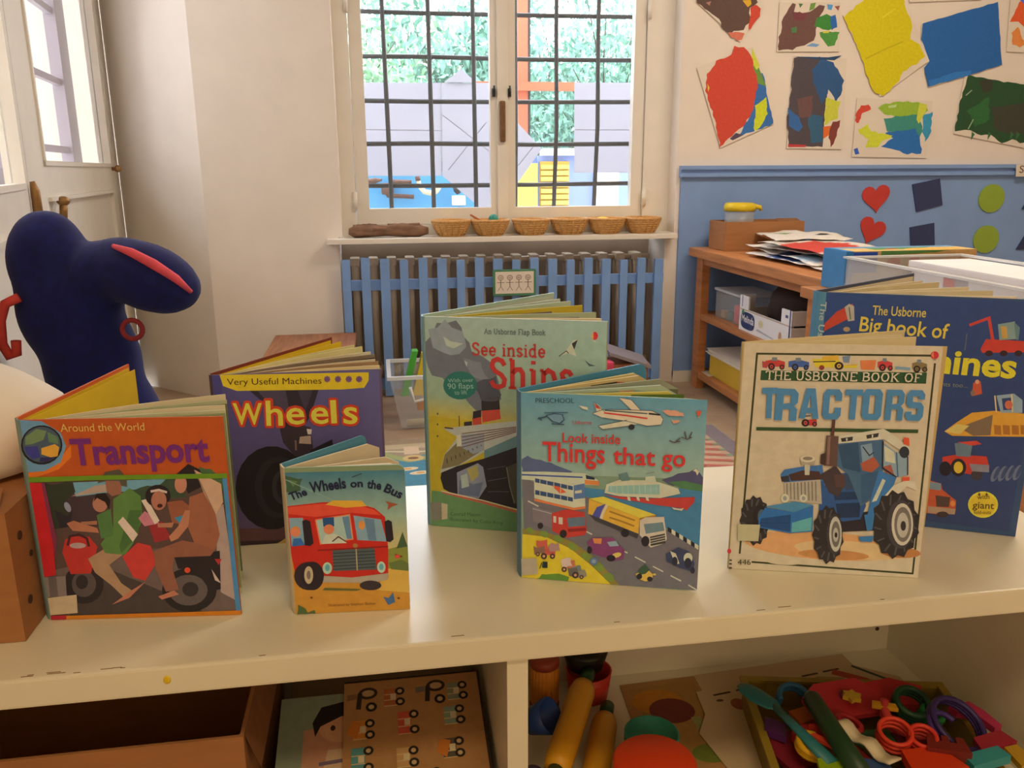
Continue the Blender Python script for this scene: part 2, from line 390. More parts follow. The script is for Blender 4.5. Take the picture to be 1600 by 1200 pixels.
# cover artwork of the books, in tenths of a millimetre from the lower left cover corner
BOOK_ART = {
 'transport': [
 ('P',(207,102,55),[0,2200,1980,2200,1979,0,0,0]),('P',(243,139,60),[0,1639,342,1803,459,1929,445,1801,304,1675,74,1597,0,1595]),('P',(117,177,243),[0,2200,208,2184,377,2059,410,1920,335,1750,163,1660,0,1649]),('E',(40,41,55),[174,1935,202,-4,-30,-207]),('E',(83,110,146),[175,1939,185,-3,-27,-188]),('P',(126,162,131),[27,2023,147,2105,242,2082,199,1988,85,1948,14,1938]),
 ('P',(107,151,127),[251,2072,342,2017,341,1942,246,1966]),('P',(71,78,188),[1,1917,131,1925,144,1807,62,1788,12,1853]),('P',(243,194,89),[167,1903,302,1943,341,1910,314,1815,243,1805,158,1839]),('P',(55,58,127),[144,1807,283,1805,196,1753,127,1760]),('P',(100,84,89),[0,1556,1930,1563,1959,43,6,24]),('P',(126,191,243),[385,1531,1519,1556,1463,1408,1098,1416,815,1423,443,1365]),
 ('P',(60,73,70),[135,1542,205,1513,278,1518,353,1542,426,1533,437,1430,367,1368,344,1292,353,1210,338,1132,299,1072,217,1034,143,1018,112,1087,130,1163,142,1238,122,1308,151,1384,150,1456]),
 ('P',(71,96,85),[958,1446,1028,1439,1099,1466,1162,1482,1229,1470,1295,1493,1349,1543,1405,1603,1475,1560,1495,1494,1517,1427,1541,1348,1489,1348,1438,1335,1386,1337,1334,1337,1283,1324,1233,1297,1182,1282,1132,1264,1065,1250,1035,1301,1019,1362,985,1409]),
 ('P',(83,125,93),[1695,1676,1751,1652,1815,1646,1856,1599,1901,1563,1923,1510,1926,1455,1897,1396,1919,1343,1907,1276,1868,1328,1808,1332,1762,1369,1704,1380,1708,1438,1687,1493,1702,1553,1708,1611]),('P',(196,182,188),[395,1384,642,1493,769,1507,744,1424,549,1402]),('P',(78,67,85),[343,1368,671,1404,626,1049,301,1057]),('P',(122,110,119),[68,562,1024,766,1865,881,1959,43,184,42]),
 ('P',(191,177,188),[1815,1199,1903,1264,1952,155,1788,267,1790,745]),('P',(83,76,85),[159,467,707,544,1180,297,1577,47,194,42]),('E',(53,50,62),[388,402,203,-6,-30,-230]),('E',(148,145,161),[388,402,102,-3,-16,-126]),('E',(53,50,62),[388,402,41,-1,-6,-46]),('E',(100,93,104),[388,402,124,-4,-19,-150]),('E',(55,52,66),[371,426,62,-2,-11,-82]),('E',(48,47,58),[1464,300,284,-8,-26,-256]),
 ('E',(145,139,154),[1464,300,142,-4,-14,-140]),('E',(48,47,58),[1464,300,57,-2,-5,-51]),('E',(109,104,116),[1453,300,200,-5,-18,-179]),('E',(60,58,70),[1476,311,84,-2,-9,-84]),('P',(50,47,60),[1347,688,1821,744,1791,302,1684,282,1541,544,1374,548]),('P',(209,67,70),[216,765,265,911,347,943,510,939,581,823,477,523,269,519]),('L',(81,50,62),24,[282,843,316,944,411,964,486,917,495,826]),
 ('E',(196,180,203),[384,840,82,-2,-4,-32]),('P',(55,55,74),[204,1238,316,1168,385,1234,331,1056,237,1036]),('E',(158,174,222),[339,1268,28,13,16,-53]),('P',(190,162,142),[469,689,679,816,824,725,674,614,773,402,868,318,775,243,667,382,519,531]),('P',(104,156,96),[805,1346,981,1459,1083,1372,1075,1127,952,859,853,724,650,748,617,850,769,1045]),
 ('P',(83,130,85),[953,1220,1075,1217,1001,926,815,748,802,817]),('P',(94,145,96),[617,1172,768,1242,759,932,629,913]),('E',(194,142,135),[668,1298,76,-2,-12,-93]),('P',(45,41,51),[603,1317,641,1405,733,1414,774,1335,750,1225,720,1314,645,1361]),('P',(199,139,123),[305,1090,380,1118,603,1031,617,977,355,1006]),('P',(184,133,119),[449,1103,613,1112,608,1067,465,1071]),
 ('P',(168,122,112),[750,1556,909,1531,893,1399,799,1375,750,1424]),('P',(99,99,93),[665,1518,761,1639,905,1666,966,1573,959,1475,903,1487,890,1542,769,1545]),('P',(219,76,81),[822,702,993,858,1123,820,1157,624,1022,423,906,464]),('P',(173,61,77),[1126,1036,1265,1089,1348,894,1168,853]),('P',(217,148,188),[1032,1128,1104,1205,1218,1124,1232,1067,1085,1037]),
 ('P',(243,237,243),[1083,1324,1146,1340,1242,1096,1190,1057]),('P',(243,232,243),[821,1089,879,1150,1007,949,945,868]),('E',(48,44,55),[1255,1368,126,-3,-13,-122]),('E',(196,139,131),[1260,1319,77,-1,-12,-106]),('L',(235,223,241),25,[1189,1419,1272,1434,1351,1406]),('E',(81,41,55),[1264,1261,28,0,-3,-22]),('P',(166,107,93),[1339,1300,1495,1318,1606,1204,1526,1026,1367,1075]),
 ('P',(66,168,243),[1397,1126,1540,1165,1557,1088,1447,1055]),('P',(160,110,100),[1143,758,1449,873,1798,791,1722,689,1346,683,1316,550,1358,310,1221,291,1145,555]),('P',(173,116,100),[1571,1350,1728,1406,1805,1244,1838,927,1775,764,1570,838,1522,1026]),('P',(207,148,131),[1565,1205,1526,1026,1410,893,1334,860,1319,918,1424,1029,1514,1206]),
 ('P',(196,142,127),[1222,1067,1387,1075,1361,1019,1217,1022]),('P',(48,44,58),[1445,1584,1595,1708,1706,1644,1718,1468,1563,1388,1525,1517]),('E',(212,156,146),[1498,1491,61,-2,-10,-97]),('P',(222,194,184),[1650,1645,1903,1486,1905,1286,1819,1150,1725,1380]),('L',(158,133,127),10,[1649,1641,1815,1154]),('P',(207,143,131),[650,159,845,302,1025,414,837,231]),
 ('P',(209,143,131),[1136,239,1307,305,1354,256,1170,202]),('E',(243,96,74),[1469,534,31,-1,-4,-32]),('P',(222,208,218),[1718,539,1802,373,1742,410]),('P',(196,64,74),[1760,654,1833,652,1796,583]),('P',(219,50,66),[0,1541,115,1537,147,948,120,514,0,495]),('P',(145,64,108),[115,1537,149,1537,185,925,145,698]),('P',(117,171,55),[0,1599,756,1604,1970,1599,1970,1546,750,1556,0,1543]),
 ('P',(83,159,243),[1920,1543,1966,1546,1980,42,1929,36]),('P',(225,145,51),[0,43,1980,51,1980,0,0,0]),('P',(196,50,74),[1,48,164,50,157,0,0,0]),('P',(148,142,154),[0,495,217,502,199,274,0,266]),('P',(119,113,123),[38,493,121,496,111,272,27,270]),('P',(219,206,188),[0,256,300,285,284,73,0,55]),('T',(243,217,131),'Around the World',[385,2073,1204,2072],81,'sans'),
 ('T',(127,55,161),'Transport',[455,1725,1814,1738],263,'fat'),],
 'wheels': [
 ('G',[(94,93,176),(112,116,199),(112,99,150),(96,84,127)],[0,2220,1973,2210,1970,0,44,0]),('P',(99,70,81),[62,236,1978,156,1970,0,44,0]),('P',(60,47,62),[53,63,1971,0,1970,0,44,0]),('P',(83,84,173),[0,2220,102,2220,127,0,44,0]),('P',(60,55,81),[415,2018,1238,1993,1115,1661,850,1231,769,1331,709,1712]),('P',(89,84,123),[514,2005,845,1997,871,1735,738,1710]),
 ('P',(78,73,108),[990,1985,1165,1983,1060,1727]),('P',(66,58,77),[787,1583,1106,1520,1124,1249,985,1031,769,1331]),('P',(196,177,180),[974,1400,1105,1409,1103,1298,956,1315]),('P',(230,223,241),[1060,1500,1121,1488,1112,1425,1070,1427]),('L',(145,122,131),20,[918,1355,915,1228]),('E',(37,35,47),[593,745,440,-27,-42,-553]),('E',(48,47,60),[667,750,283,-17,-30,-410]),
 ('E',(35,34,45),[697,749,232,-14,-25,-345]),('E',(60,58,74),[721,754,131,-8,-16,-229]),('E',(40,38,51),[733,753,89,-5,-11,-163]),('P',(42,41,55),[1086,1219,1363,1348,1371,1074,1272,819,1092,830]),('P',(122,81,93),[1371,1235,1535,1323,1520,1211,1429,1200]),('P',(196,168,93),[600,0,651,27,740,89,796,17,788,0]),('P',(243,226,62),[92,2220,1847,2184,1842,2082,1784,1991,1517,1981,272,2015,121,2082]),
 ('T',(83,58,43),'Very Useful Machines',[170,2093,1275,2065],78,'sans'),('L',(130,96,173),20,[1308,2119,1384,2116]),('L',(130,96,173),21,[1320,2147,1371,2089]),('L',(130,96,173),20,[1348,2158,1343,2078]),('L',(130,96,173),20,[1374,2145,1317,2091]),('L',(130,96,173),21,[1436,2114,1513,2111]),('L',(130,96,173),20,[1449,2142,1500,2083]),('L',(130,96,173),20,[1477,2153,1472,2073]),
 ('L',(130,96,173),20,[1503,2140,1446,2085]),('L',(130,96,173),21,[1565,2109,1642,2106]),('L',(130,96,173),21,[1578,2137,1629,2078]),('L',(130,96,173),20,[1606,2148,1602,2067]),('L',(130,96,173),21,[1632,2135,1575,2080]),('L',(130,96,173),21,[1689,2104,1766,2101]),('L',(130,96,173),20,[1702,2132,1753,2073]),('L',(130,96,173),21,[1729,2143,1725,2062]),('L',(130,96,173),21,[1756,2130,1699,2075]),
 ('T',(230,81,62),'W',[179,1600,519,1587],266,'fat'),('T',(230,81,62),'W',[225,1598,565,1584],266,'fat'),('T',(230,81,62),'W',[204,1624,544,1610],265,'fat'),('T',(230,81,62),'W',[200,1574,540,1560],266,'fat'),('T',(230,81,62),'W',[186,1618,526,1605],266,'fat'),('T',(230,81,62),'W',[218,1579,558,1566],267,'fat'),('T',(230,81,62),'W',[221,1617,561,1603],266,'fat'),
 ('T',(230,81,62),'W',[183,1581,523,1568],266,'fat'),('T',(230,81,62),'h',[564,1569,762,1562],311,'fat'),('T',(230,81,62),'h',[610,1566,809,1560],312,'fat'),('T',(230,81,62),'h',[589,1593,787,1586],310,'fat'),('T',(230,81,62),'h',[585,1543,783,1536],311,'fat'),('T',(230,81,62),'h',[571,1587,769,1581],311,'fat'),('T',(230,81,62),'h',[603,1548,801,1541],311,'fat'),
 ('T',(230,81,62),'h',[606,1585,804,1579],311,'fat'),('T',(230,81,62),'h',[568,1550,766,1543],311,'fat'),('T',(230,81,62),'e',[804,1576,1020,1568],299,'fat'),('T',(230,81,62),'e',[851,1574,1067,1566],299,'fat'),('T',(230,81,62),'e',[829,1600,1046,1592],299,'fat'),('T',(230,81,62),'e',[825,1550,1042,1542],300,'fat'),('T',(230,81,62),'e',[811,1594,1028,1587],300,'fat'),
 ('T',(230,81,62),'e',[843,1555,1060,1548],300,'fat'),('T',(230,81,62),'e',[846,1593,1063,1585],299,'fat'),('T',(230,81,62),'e',[808,1557,1025,1549],300,'fat'),('T',(230,81,62),'e',[1097,1568,1310,1561],301,'fat'),('T',(230,81,62),'e',[1144,1566,1357,1558],301,'fat'),('T',(230,81,62),'e',[1122,1592,1335,1585],300,'fat'),('T',(230,81,62),'e',[1119,1542,1332,1534],301,'fat'),
 ('T',(230,81,62),'e',[1104,1586,1317,1579],301,'fat'),('T',(230,81,62),'e',[1137,1547,1350,1540],301,'fat'),('T',(230,81,62),'e',[1139,1585,1352,1578],300,'fat'),('T',(230,81,62),'e',[1102,1549,1314,1542],301,'fat'),('T',(230,81,62),'l',[1339,1563,1411,1562],289,'fat'),('T',(230,81,62),'l',[1387,1560,1458,1560],289,'fat'),('T',(230,81,62),'l',[1365,1587,1436,1586],288,'fat'),
 ('T',(230,81,62),'l',[1362,1536,1433,1536],289,'fat'),('T',(230,81,62),'l',[1346,1581,1418,1581],289,'fat'),('T',(230,81,62),'l',[1380,1542,1451,1541],288,'fat'),('T',(230,81,62),'l',[1382,1579,1453,1579],289,'fat'),('T',(230,81,62),'l',[1344,1543,1416,1543],289,'fat'),('T',(230,81,62),'s',[1487,1549,1660,1544],308,'fat'),('T',(230,81,62),'s',[1535,1547,1708,1541],308,'fat'),
 ('T',(230,81,62),'s',[1513,1573,1686,1568],308,'fat'),('T',(230,81,62),'s',[1510,1523,1683,1517],308,'fat'),('T',(230,81,62),'s',[1494,1568,1667,1563],307,'fat'),('T',(230,81,62),'s',[1528,1528,1701,1523],308,'fat'),('T',(230,81,62),'s',[1530,1566,1703,1561],308,'fat'),('T',(230,81,62),'s',[1492,1530,1665,1524],308,'fat'),('T',(243,243,104),'W',[202,1599,542,1585],266,'bold'),
 ('T',(243,243,104),'h',[587,1568,785,1561],311,'bold'),('T',(243,243,104),'e',[827,1575,1044,1567],299,'bold'),('T',(243,243,104),'e',[1121,1567,1333,1560],301,'bold'),('T',(243,243,104),'l',[1363,1561,1434,1561],289,'bold'),('T',(243,243,104),'s',[1511,1548,1684,1543],308,'bold'),],
 'bus': [
 ('G',[(75,142,186),(80,151,193),(166,209,212),(159,204,212)],[0,1601,1210,1590,1210,1101,0,1127]),('G',[(159,204,212),(166,209,212),(228,218,145),(220,215,156)],[0,1127,1210,1101,1210,640,0,666]),('P',(220,168,78),[0,694,1210,669,1210,0,1,0]),('P',(237,204,108),[991,509,1210,569,1210,196,863,243]),('P',(149,170,93),[986,707,1116,738,1210,739,1210,470,990,489]),
 ('P',(114,142,90),[1005,551,1136,587,1210,541,1210,450,1028,479]),('P',(80,117,93),[1094,716,1163,904,1210,733]),('P',(75,114,97),[1,1570,44,1556,87,1543,129,1528,170,1533,146,1477,144,1401,91,1388,48,1377,0,1393,9,1453,0,1514]),('P',(107,151,115),[28,1525,120,1506,72,1444]),('L',(151,201,215),8,[0,1527,556,1236]),('L',(65,89,104),10,[672,1529,773,1566]),
 ('P',(215,56,53),[0,1236,358,1266,658,1260,885,1180,989,1077,1007,720,993,380,279,391,31,414,0,708]),('P',(243,95,82),[0,1225,357,1250,657,1241,879,1164,952,1098,651,1137,273,1106,1,1149]),('P',(243,204,86),[386,1238,464,1283,758,1267,806,1205,591,1197]),('P',(183,226,243),[276,1073,625,1119,646,842,309,801]),('P',(146,193,237),[665,1107,945,1051,995,799,691,829]),
 ('P',(146,193,237),[6,1105,148,1100,153,802,11,786]),('P',(114,162,219),[548,1095,619,1103,636,848,585,845]),('P',(112,156,212),[774,1075,874,1054,889,815,807,818]),('L',(243,159,123),13,[276,1073,625,1119,646,842,309,801,276,1073]),('P',(48,101,178),[347,1092,463,1098,462,994,351,993]),('E',(240,154,126),[405,963,55,-2,-4,-55]),('P',(220,240,243),[324,800,361,898,462,911,541,874,578,800]),
 ('L',(90,75,93),13,[432,823,498,876,571,817]),('E',(243,173,104),[745,996,33,-1,-3,-50]),('E',(240,154,126),[62,950,50,-3,-4,-58]),('P',(237,159,86),[20,984,72,1015,110,981]),('P',(62,128,237),[16,785,37,873,112,876,147,796]),('P',(92,112,130),[426,723,859,732,879,483,428,486]),('L',(57,70,86),10,[432,689,871,698]),('L',(57,70,86),10,[430,653,869,662]),('L',(57,70,86),10,[427,616,867,625]),
 ('L',(57,70,86),10,[425,580,866,588]),('L',(57,70,86),10,[423,543,864,551]),('L',(57,70,86),10,[421,506,862,515]),('L',(188,184,160),13,[673,735,673,481]),('E',(188,140,93),[667,769,26,-2,-1,-26]),('E',(200,243,243),[363,523,49,-2,-4,-68]),('E',(114,201,243),[364,529,25,-1,-3,-40]),('E',(200,243,243),[926,509,44,-2,-2,-66]),('E',(114,201,243),[926,512,24,-1,-1,-37]),
 ('P',(191,190,189),[257,443,613,404,996,437,987,363,815,331,303,361]),('L',(151,47,53),13,[274,730,1008,743]),('E',(60,53,71),[167,441,153,-7,-10,-164]),('E',(53,47,64),[205,440,117,-6,-10,-165]),('E',(215,207,193),[165,453,46,-2,-6,-102]),('E',(139,131,134),[165,453,21,-1,-3,-51]),('E',(67,61,75),[803,303,114,-5,-2,-57]),('P',(109,123,78),[324,297,709,264,656,247,297,270]),
 ('P',(50,47,67),[140,1067,176,1082,220,1064,239,815,202,783,147,796]),('P',(50,47,67),[980,1028,1021,1046,1056,1025,1068,824,1031,792,990,805]),('P',(178,103,78),[997,1260,1047,1239,1134,1214,1070,1195,1018,1158,1028,1218]),('P',(80,128,204),[932,164,988,144,1038,211,1054,94,980,63]),('P',(90,123,86),[16,0,28,54,31,116,68,90,105,64,128,13,169,32,203,43,208,0,158,6,107,0,57,6]),
 ('E',(139,89,60),[177,189,15,0,-1,-11]),('E',(139,89,60),[1093,139,15,-1,-1,-12]),('E',(139,89,60),[1137,624,16,0,0,-11]),('E',(139,89,60),[1087,646,15,0,-1,-11]),('E',(237,89,86),[1099,626,25,-1,-1,-23]),('T',(151,112,67),'Illustrated by Stephen Barker',[350,77,850,75],32,'sans'),('T',(38,47,90),'The',[42,1299,214,1358],81,'fat'),('T',(38,47,90),'Wheels',[245,1378,611,1418],112,'fat'),
 ('T',(38,47,90),'on',[651,1422,779,1423],81,'fat'),('T',(38,47,90),'the',[816,1411,960,1384],91,'fat'),('T',(38,47,90),'Bus',[984,1367,1157,1279],92,'fat'),],
 'ships': [
 ('G',[(186,223,243),(181,226,243),(178,220,211),(173,211,203)],[0,2808,2271,2806,2260,1743,11,1803]),('G',[(173,211,203),(178,220,211),(219,211,108),(219,211,100)],[11,1803,2260,1743,2263,1358,17,1519]),('P',(217,206,77),[17,1519,2263,1358,2275,0,7,0]),
 ('P',(127,142,176),[1,2276,0,2481,94,2583,158,2732,282,2733,406,2770,473,2684,496,2574,573,2492,598,2384,733,2328,862,2240,903,2122,937,2011,971,1785,836,1686,694,1605,635,1623,551,1709,478,1802,435,1935,296,1929,211,2029,76,2053,28,2159]),('P',(163,188,226),[42,2649,166,2673,262,2782,348,2680,489,2630,518,2520,530,2436,437,2344,324,2325,209,2365,97,2417,76,2526]),
 ('P',(96,107,138),[615,1971,683,2002,750,2037,827,2038,909,2084,913,2001,920,1919,973,1843,943,1792,865,1786,788,1756,705,1763,685,1837,645,1901]),('P',(145,162,199),[483,2292,558,2282,629,2261,714,2255,725,2170,761,2098,810,2040,711,2028,618,2053,577,2110,541,2168,535,2245]),('T',(122,148,165),'An Usborne Flap Book',[762,2613,1527,2622],65,'serif'),('E',(243,70,96),[2127,2630,38,1,1,-50]),
 ('P',(243,208,146),[2081,2629,2110,2682,2112,2583]),('P',(222,237,243),[2102,2572,2143,2573,2134,2547]),('T',(214,81,89),'See inside',[600,2343,1528,2345],152,'serif'),('T',(222,76,85),'Ships',[819,1940,1878,1938],362,'serif'),('P',(225,243,243),[1694,2361,1785,2445,1869,2569,1921,2576,1881,2453,1909,2369,1812,2403]),('P',(68,76,96),[1849,2526,1921,2576,1881,2453]),
 ('L',(81,90,112),10,[1694,2361,1785,2434,1812,2403]),('P',(204,232,243),[237,2564,338,2502,493,2480,363,2413,273,2446]),('P',(196,220,243),[497,2268,544,2242,531,2182]),('P',(94,122,138),[2008,2330,2074,2280,2145,2261,2067,2253]),('E',(60,142,150),[441,1940,221,10,-4,-185]),('T',(173,226,237),'With over',[289,1972,616,1997],50,'sans'),('T',(173,226,237),'90 flaps',[281,1888,615,1909],73,'sans'),
 ('T',(173,226,237),'to lift',[369,1819,530,1830],56,'sans'),('P',(225,96,93),[715,1625,947,1656,963,1525,724,1465]),('P',(68,67,85),[712,1757,943,1812,953,1651,715,1620]),('E',(99,102,127),[828,1779,115,6,-1,-33]),('P',(219,93,93),[591,1514,708,1540,712,1427,600,1401]),('P',(63,61,81),[604,1606,710,1633,708,1538,597,1509]),('L',(81,78,89),11,[418,1540,420,1369]),
 ('P',(71,70,89),[481,1458,585,1477,589,1401,482,1384]),('P',(204,220,237),[211,1357,438,1398,940,1476,1201,1518,1201,1326,769,1087,398,861,143,747,216,1010,392,1252]),('P',(148,145,123),[167,802,216,1004,400,1195,727,1099,398,869]),('P',(119,165,192),[741,1094,1201,1332,1200,1161,740,978]),('P',(168,188,226),[435,1284,744,1329,741,1100,600,1033,404,1138]),
 ('L',(127,93,96),11,[450,1302,1160,1431]),('L',(127,93,96),11,[449,1256,1160,1415]),('L',(127,93,96),11,[448,1209,1160,1398]),('L',(127,93,96),11,[447,1163,1160,1381]),('L',(127,93,96),11,[446,1117,1159,1364]),('L',(81,84,96),12,[243,953,250,889]),('L',(81,84,96),11,[301,980,308,922]),('L',(81,84,96),12,[358,1007,366,955]),('L',(81,84,96),11,[416,1034,423,988]),
 ('L',(81,84,96),11,[473,1061,481,1020]),('L',(81,84,96),11,[530,1087,538,1053]),('L',(81,84,96),11,[587,1114,595,1085]),('L',(81,84,96),11,[644,1140,652,1118]),('L',(81,84,96),11,[700,1167,708,1150]),('L',(81,64,81),17,[225,1372,338,1364]),('P',(230,243,243),[379,1280,435,1289,446,1140,381,1122]),
 ('P',(55,55,72),[150,676,166,754,375,856,740,984,1200,1179,2265,1524,2275,217,1198,305,760,383,360,441,189,530]),('P',(158,174,222),[373,768,654,915,724,867,768,606,661,432,377,448]),('P',(196,197,138),[511,824,648,891,666,746,565,651]),('P',(119,139,195),[408,670,593,623,721,662,661,450,389,467]),('P',(196,223,243),[424,730,510,765,535,590,434,553]),
 ('P',(94,96,96),[1032,887,1199,969,1198,341,1128,425]),('L',(145,151,146),14,[1032,887,1073,627,1133,395]),('L',(112,116,138),8,[780,841,1019,900]),('L',(112,116,138),9,[786,681,1031,741]),('L',(112,116,138),8,[785,533,1058,552]),('P',(119,174,135),[23,495,159,489,760,374,1197,276,2276,187,2275,0,7,0]),('L',(217,116,116),26,[173,481,731,372,1197,270]),
 ('L',(243,237,222),17,[159,498,732,402,1198,305]),('T',(78,122,96),'Conrad Mason',[273,163,677,182],49,'sans'),('T',(78,122,96),'Illustrated by Colin King',[265,90,979,91],45,'sans'),('P',(148,154,157),[3,325,155,342,154,93,19,71]),('P',(217,217,203),[155,330,236,318,230,111,154,93]),('E',(119,122,108),[137,1554,11,0,0,-15]),('E',(119,122,108),[133,1411,11,0,-1,-15]),
 ('E',(119,122,108),[128,1252,12,1,0,-15]),],
 'things': [
 ('G',[(112,185,241),(114,188,243),(173,217,226),(166,211,222)],[0,2212,1990,2220,1990,1331,8,1276]),('P',(83,159,234),[7,1106,737,1154,917,1141,1990,1238,1990,1097,1990,499,1594,756,807,1038,7,984]),('P',(96,104,165),[1550,1297,1608,1324,1667,1346,1720,1382,1779,1394,1838,1406,1914,1455,1966,1385,1990,1349,1990,1243,1965,1231,1908,1236,1850,1234,1792,1248,1734,1247,1676,1236,1623,1254]),
 ('P',(235,243,243),[1879,1424,1910,1451,1944,1414,1925,1371,1908,1412]),('P',(94,154,123),[1617,1277,1788,1302,1990,1265,1990,1191,1771,1209]),('P',(101,125,195),[8,1445,74,1491,120,1464,170,1453,228,1449,283,1428,340,1423,391,1397,453,1377,515,1356,575,1336,510,1264,459,1247,410,1258,360,1249,311,1274,259,1246,210,1272,158,1248,109,1269,58,1258,5,1263,19,1325,0,1383]),
 ('P',(145,188,184),[858,1293,981,1265,939,1155,849,1161]),('P',(130,136,165),[8,1239,283,1124,784,1036,1281,854,1640,711,1990,510,1990,11,1125,0,30,614]),('L',(225,237,243),16,[77,952,197,894]),('L',(225,237,243),16,[280,853,400,795]),('L',(225,237,243),16,[483,754,603,697]),('L',(225,237,243),16,[686,656,806,599]),('L',(225,237,243),15,[889,558,1008,501]),
 ('L',(225,237,243),16,[1090,460,1209,403]),('L',(225,237,243),15,[1292,363,1411,305]),('L',(225,237,243),15,[1493,265,1611,208]),('L',(225,237,243),16,[1693,168,1812,111]),('L',(225,237,243),15,[1893,71,1990,14]),('P',(50,61,85),[1638,754,1681,729,1683,676,1640,701]),('P',(230,243,243),[1681,730,1724,704,1726,651,1683,677]),('P',(50,61,85),[1724,705,1766,680,1769,626,1726,652]),
 ('P',(230,243,243),[1766,681,1809,655,1812,602,1769,628]),('P',(50,61,85),[1809,656,1852,631,1854,577,1811,603]),('P',(230,243,243),[1852,632,1895,606,1897,553,1854,579]),('P',(50,61,85),[1894,607,1937,581,1940,528,1897,554]),('P',(230,243,243),[1937,583,1980,557,1983,504,1940,529]),('P',(50,61,85),[1980,558,1990,532,1990,479,1983,505]),
 ('P',(243,234,81),[15,563,286,554,589,433,845,253,1080,1,384,0,5,0]),('P',(160,156,93),[16,613,286,589,588,495,866,305,1125,5,1034,0,799,224,566,406,287,529,15,543]),('E',(137,174,96),[100,595,40,-22,-17,-32]),('E',(137,174,96),[263,562,45,-24,-18,-35]),('E',(137,174,96),[426,515,48,-26,-19,-38]),('E',(137,174,96),[589,433,48,-27,-19,-38]),('E',(137,174,96),[751,321,53,-29,-20,-42]),
 ('E',(137,174,96),[891,207,57,-31,-21,-45]),('E',(137,174,96),[1009,91,56,-31,-22,-45]),('P',(112,171,85),[241,62,290,60,337,71,380,77,440,84,494,71,557,50,543,0,491,0,437,0,384,0,331,0,278,0,225,0,178,0,209,11]),('P',(219,243,243),[8,1300,282,1317,712,1324,858,1257,875,1191,714,1188,7,1208]),('L',(83,116,222),18,[8,1264,690,1275]),('P',(243,165,112),[713,1248,870,1243,875,1191,718,1195]),
 ('P',(55,73,119),[723,1308,824,1279,825,1255,731,1258]),('P',(225,243,243),[146,1255,590,1187,713,1219,727,916,596,897,151,993]),('P',(66,102,173),[159,1232,583,1163,584,1115,159,1184]),('P',(66,102,173),[160,1092,585,1028,586,979,160,1038]),('P',(243,122,93),[347,1157,425,1152,512,1086,439,1066]),('P',(104,148,234),[592,1173,714,1205,721,1032,597,1009]),
 ('P',(243,151,108),[151,989,596,907,727,936,728,907,596,878,151,959]),('P',(230,243,243),[607,1109,683,1126,684,1092,610,1078]),('L',(225,243,243),7,[214,1221,215,1022]),('L',(225,243,243),7,[292,1209,293,1008]),('L',(225,243,243),7,[370,1197,371,994]),('L',(225,243,243),7,[447,1185,449,980]),('L',(225,243,243),7,[524,1173,527,966]),('P',(145,145,176),[128,894,377,843,379,628,137,717]),
 ('L',(196,208,241),9,[132,865,377,813]),('P',(217,81,85),[350,824,514,884,715,862,750,644,728,588,518,537,356,609]),('P',(230,237,243),[368,793,400,790,401,711,369,714]),('P',(230,237,243),[428,782,474,781,475,697,429,699]),('P',(112,145,188),[524,780,720,808,731,701,539,672]),('E',(55,52,66),[483,584,41,3,0,-50]),('E',(55,52,66),[221,663,32,3,0,-39]),
 ('P',(158,58,70),[531,647,736,677,741,643,540,608]),('P',(243,243,112),[766,1030,923,1065,1505,889,1330,838]),('P',(243,208,96),[766,1026,1330,838,1323,648,760,846]),('P',(89,107,237),[806,829,854,932,952,980,913,895,884,796]),('P',(235,243,243),[884,796,922,896,956,971,979,963,932,853,920,784]),('P',(196,156,85),[1330,838,1505,889,1503,822,1332,639]),
 ('L',(184,148,77),20,[994,894,1102,860,1278,805]),('L',(184,148,77),20,[996,821,1104,793,1273,737]),('P',(78,84,108),[769,846,1323,648,1312,589,834,773]),('P',(230,234,243),[1331,809,1392,850,1594,872,1635,614,1615,558,1462,492,1337,635]),('P',(127,168,203),[1377,769,1583,808,1605,708,1403,654]),('P',(83,87,100),[1449,624,1610,675,1624,559,1461,512]),('L',(222,232,241),9,[1454,600,1616,651]),
 ('L',(222,232,241),9,[1455,570,1617,622]),('L',(222,232,241),9,[1456,541,1618,593]),('E',(53,55,74),[1175,647,45,3,2,-49]),('E',(53,55,74),[1402,566,44,4,2,-63]),('P',(214,84,93),[913,1088,1096,1077,1406,1074,1915,1127,1907,1061,1830,965,1759,989,1540,1002,1097,1053]),('P',(225,243,243),[955,1211,1091,1272,1377,1285,1530,1271,1732,1214,1756,1154,1541,1088,1096,1081,935,1109]),
 ('P',(160,223,243),[982,1193,1531,1248,1535,1130,1096,1110,973,1126]),('L',(209,237,243),7,[1004,1207,1011,1105]),('L',(209,237,243),7,[1066,1211,1073,1109]),('L',(209,237,243),7,[1128,1215,1135,1113]),('L',(209,237,243),7,[1190,1219,1197,1117]),('L',(209,237,243),7,[1252,1223,1259,1121]),('L',(209,237,243),7,[1313,1227,1321,1125]),('L',(209,237,243),7,[1374,1231,1382,1129]),
 ('L',(209,237,243),7,[1435,1235,1443,1133]),('L',(209,237,243),7,[1496,1238,1505,1137]),('P',(114,162,184),[1081,1337,1177,1367,1210,1274,1118,1259]),('L',(158,177,203),9,[1374,1360,1471,1389]),('P',(219,243,243),[1375,1325,1473,1343,1497,1274,1377,1276]),('P',(235,243,243),[1672,990,1760,979,1803,992,1782,957,1695,967]),('P',(230,243,243),[1185,1083,1216,1080,1226,1033,1195,1040]),
 ('P',(230,243,243),[1284,1089,1315,1087,1326,1040,1295,1047]),('P',(230,243,243),[1383,1096,1414,1093,1425,1046,1394,1054]),('P',(148,84,161),[753,500,816,565,1042,582,1112,499,1177,442,1166,335,1072,302,819,371]),('P',(160,197,243),[976,523,1077,546,1112,487,1011,471]),('P',(243,171,116),[816,555,920,563,913,496,835,497]),('E',(243,237,146),[1088,373,52,20,8,-28]),
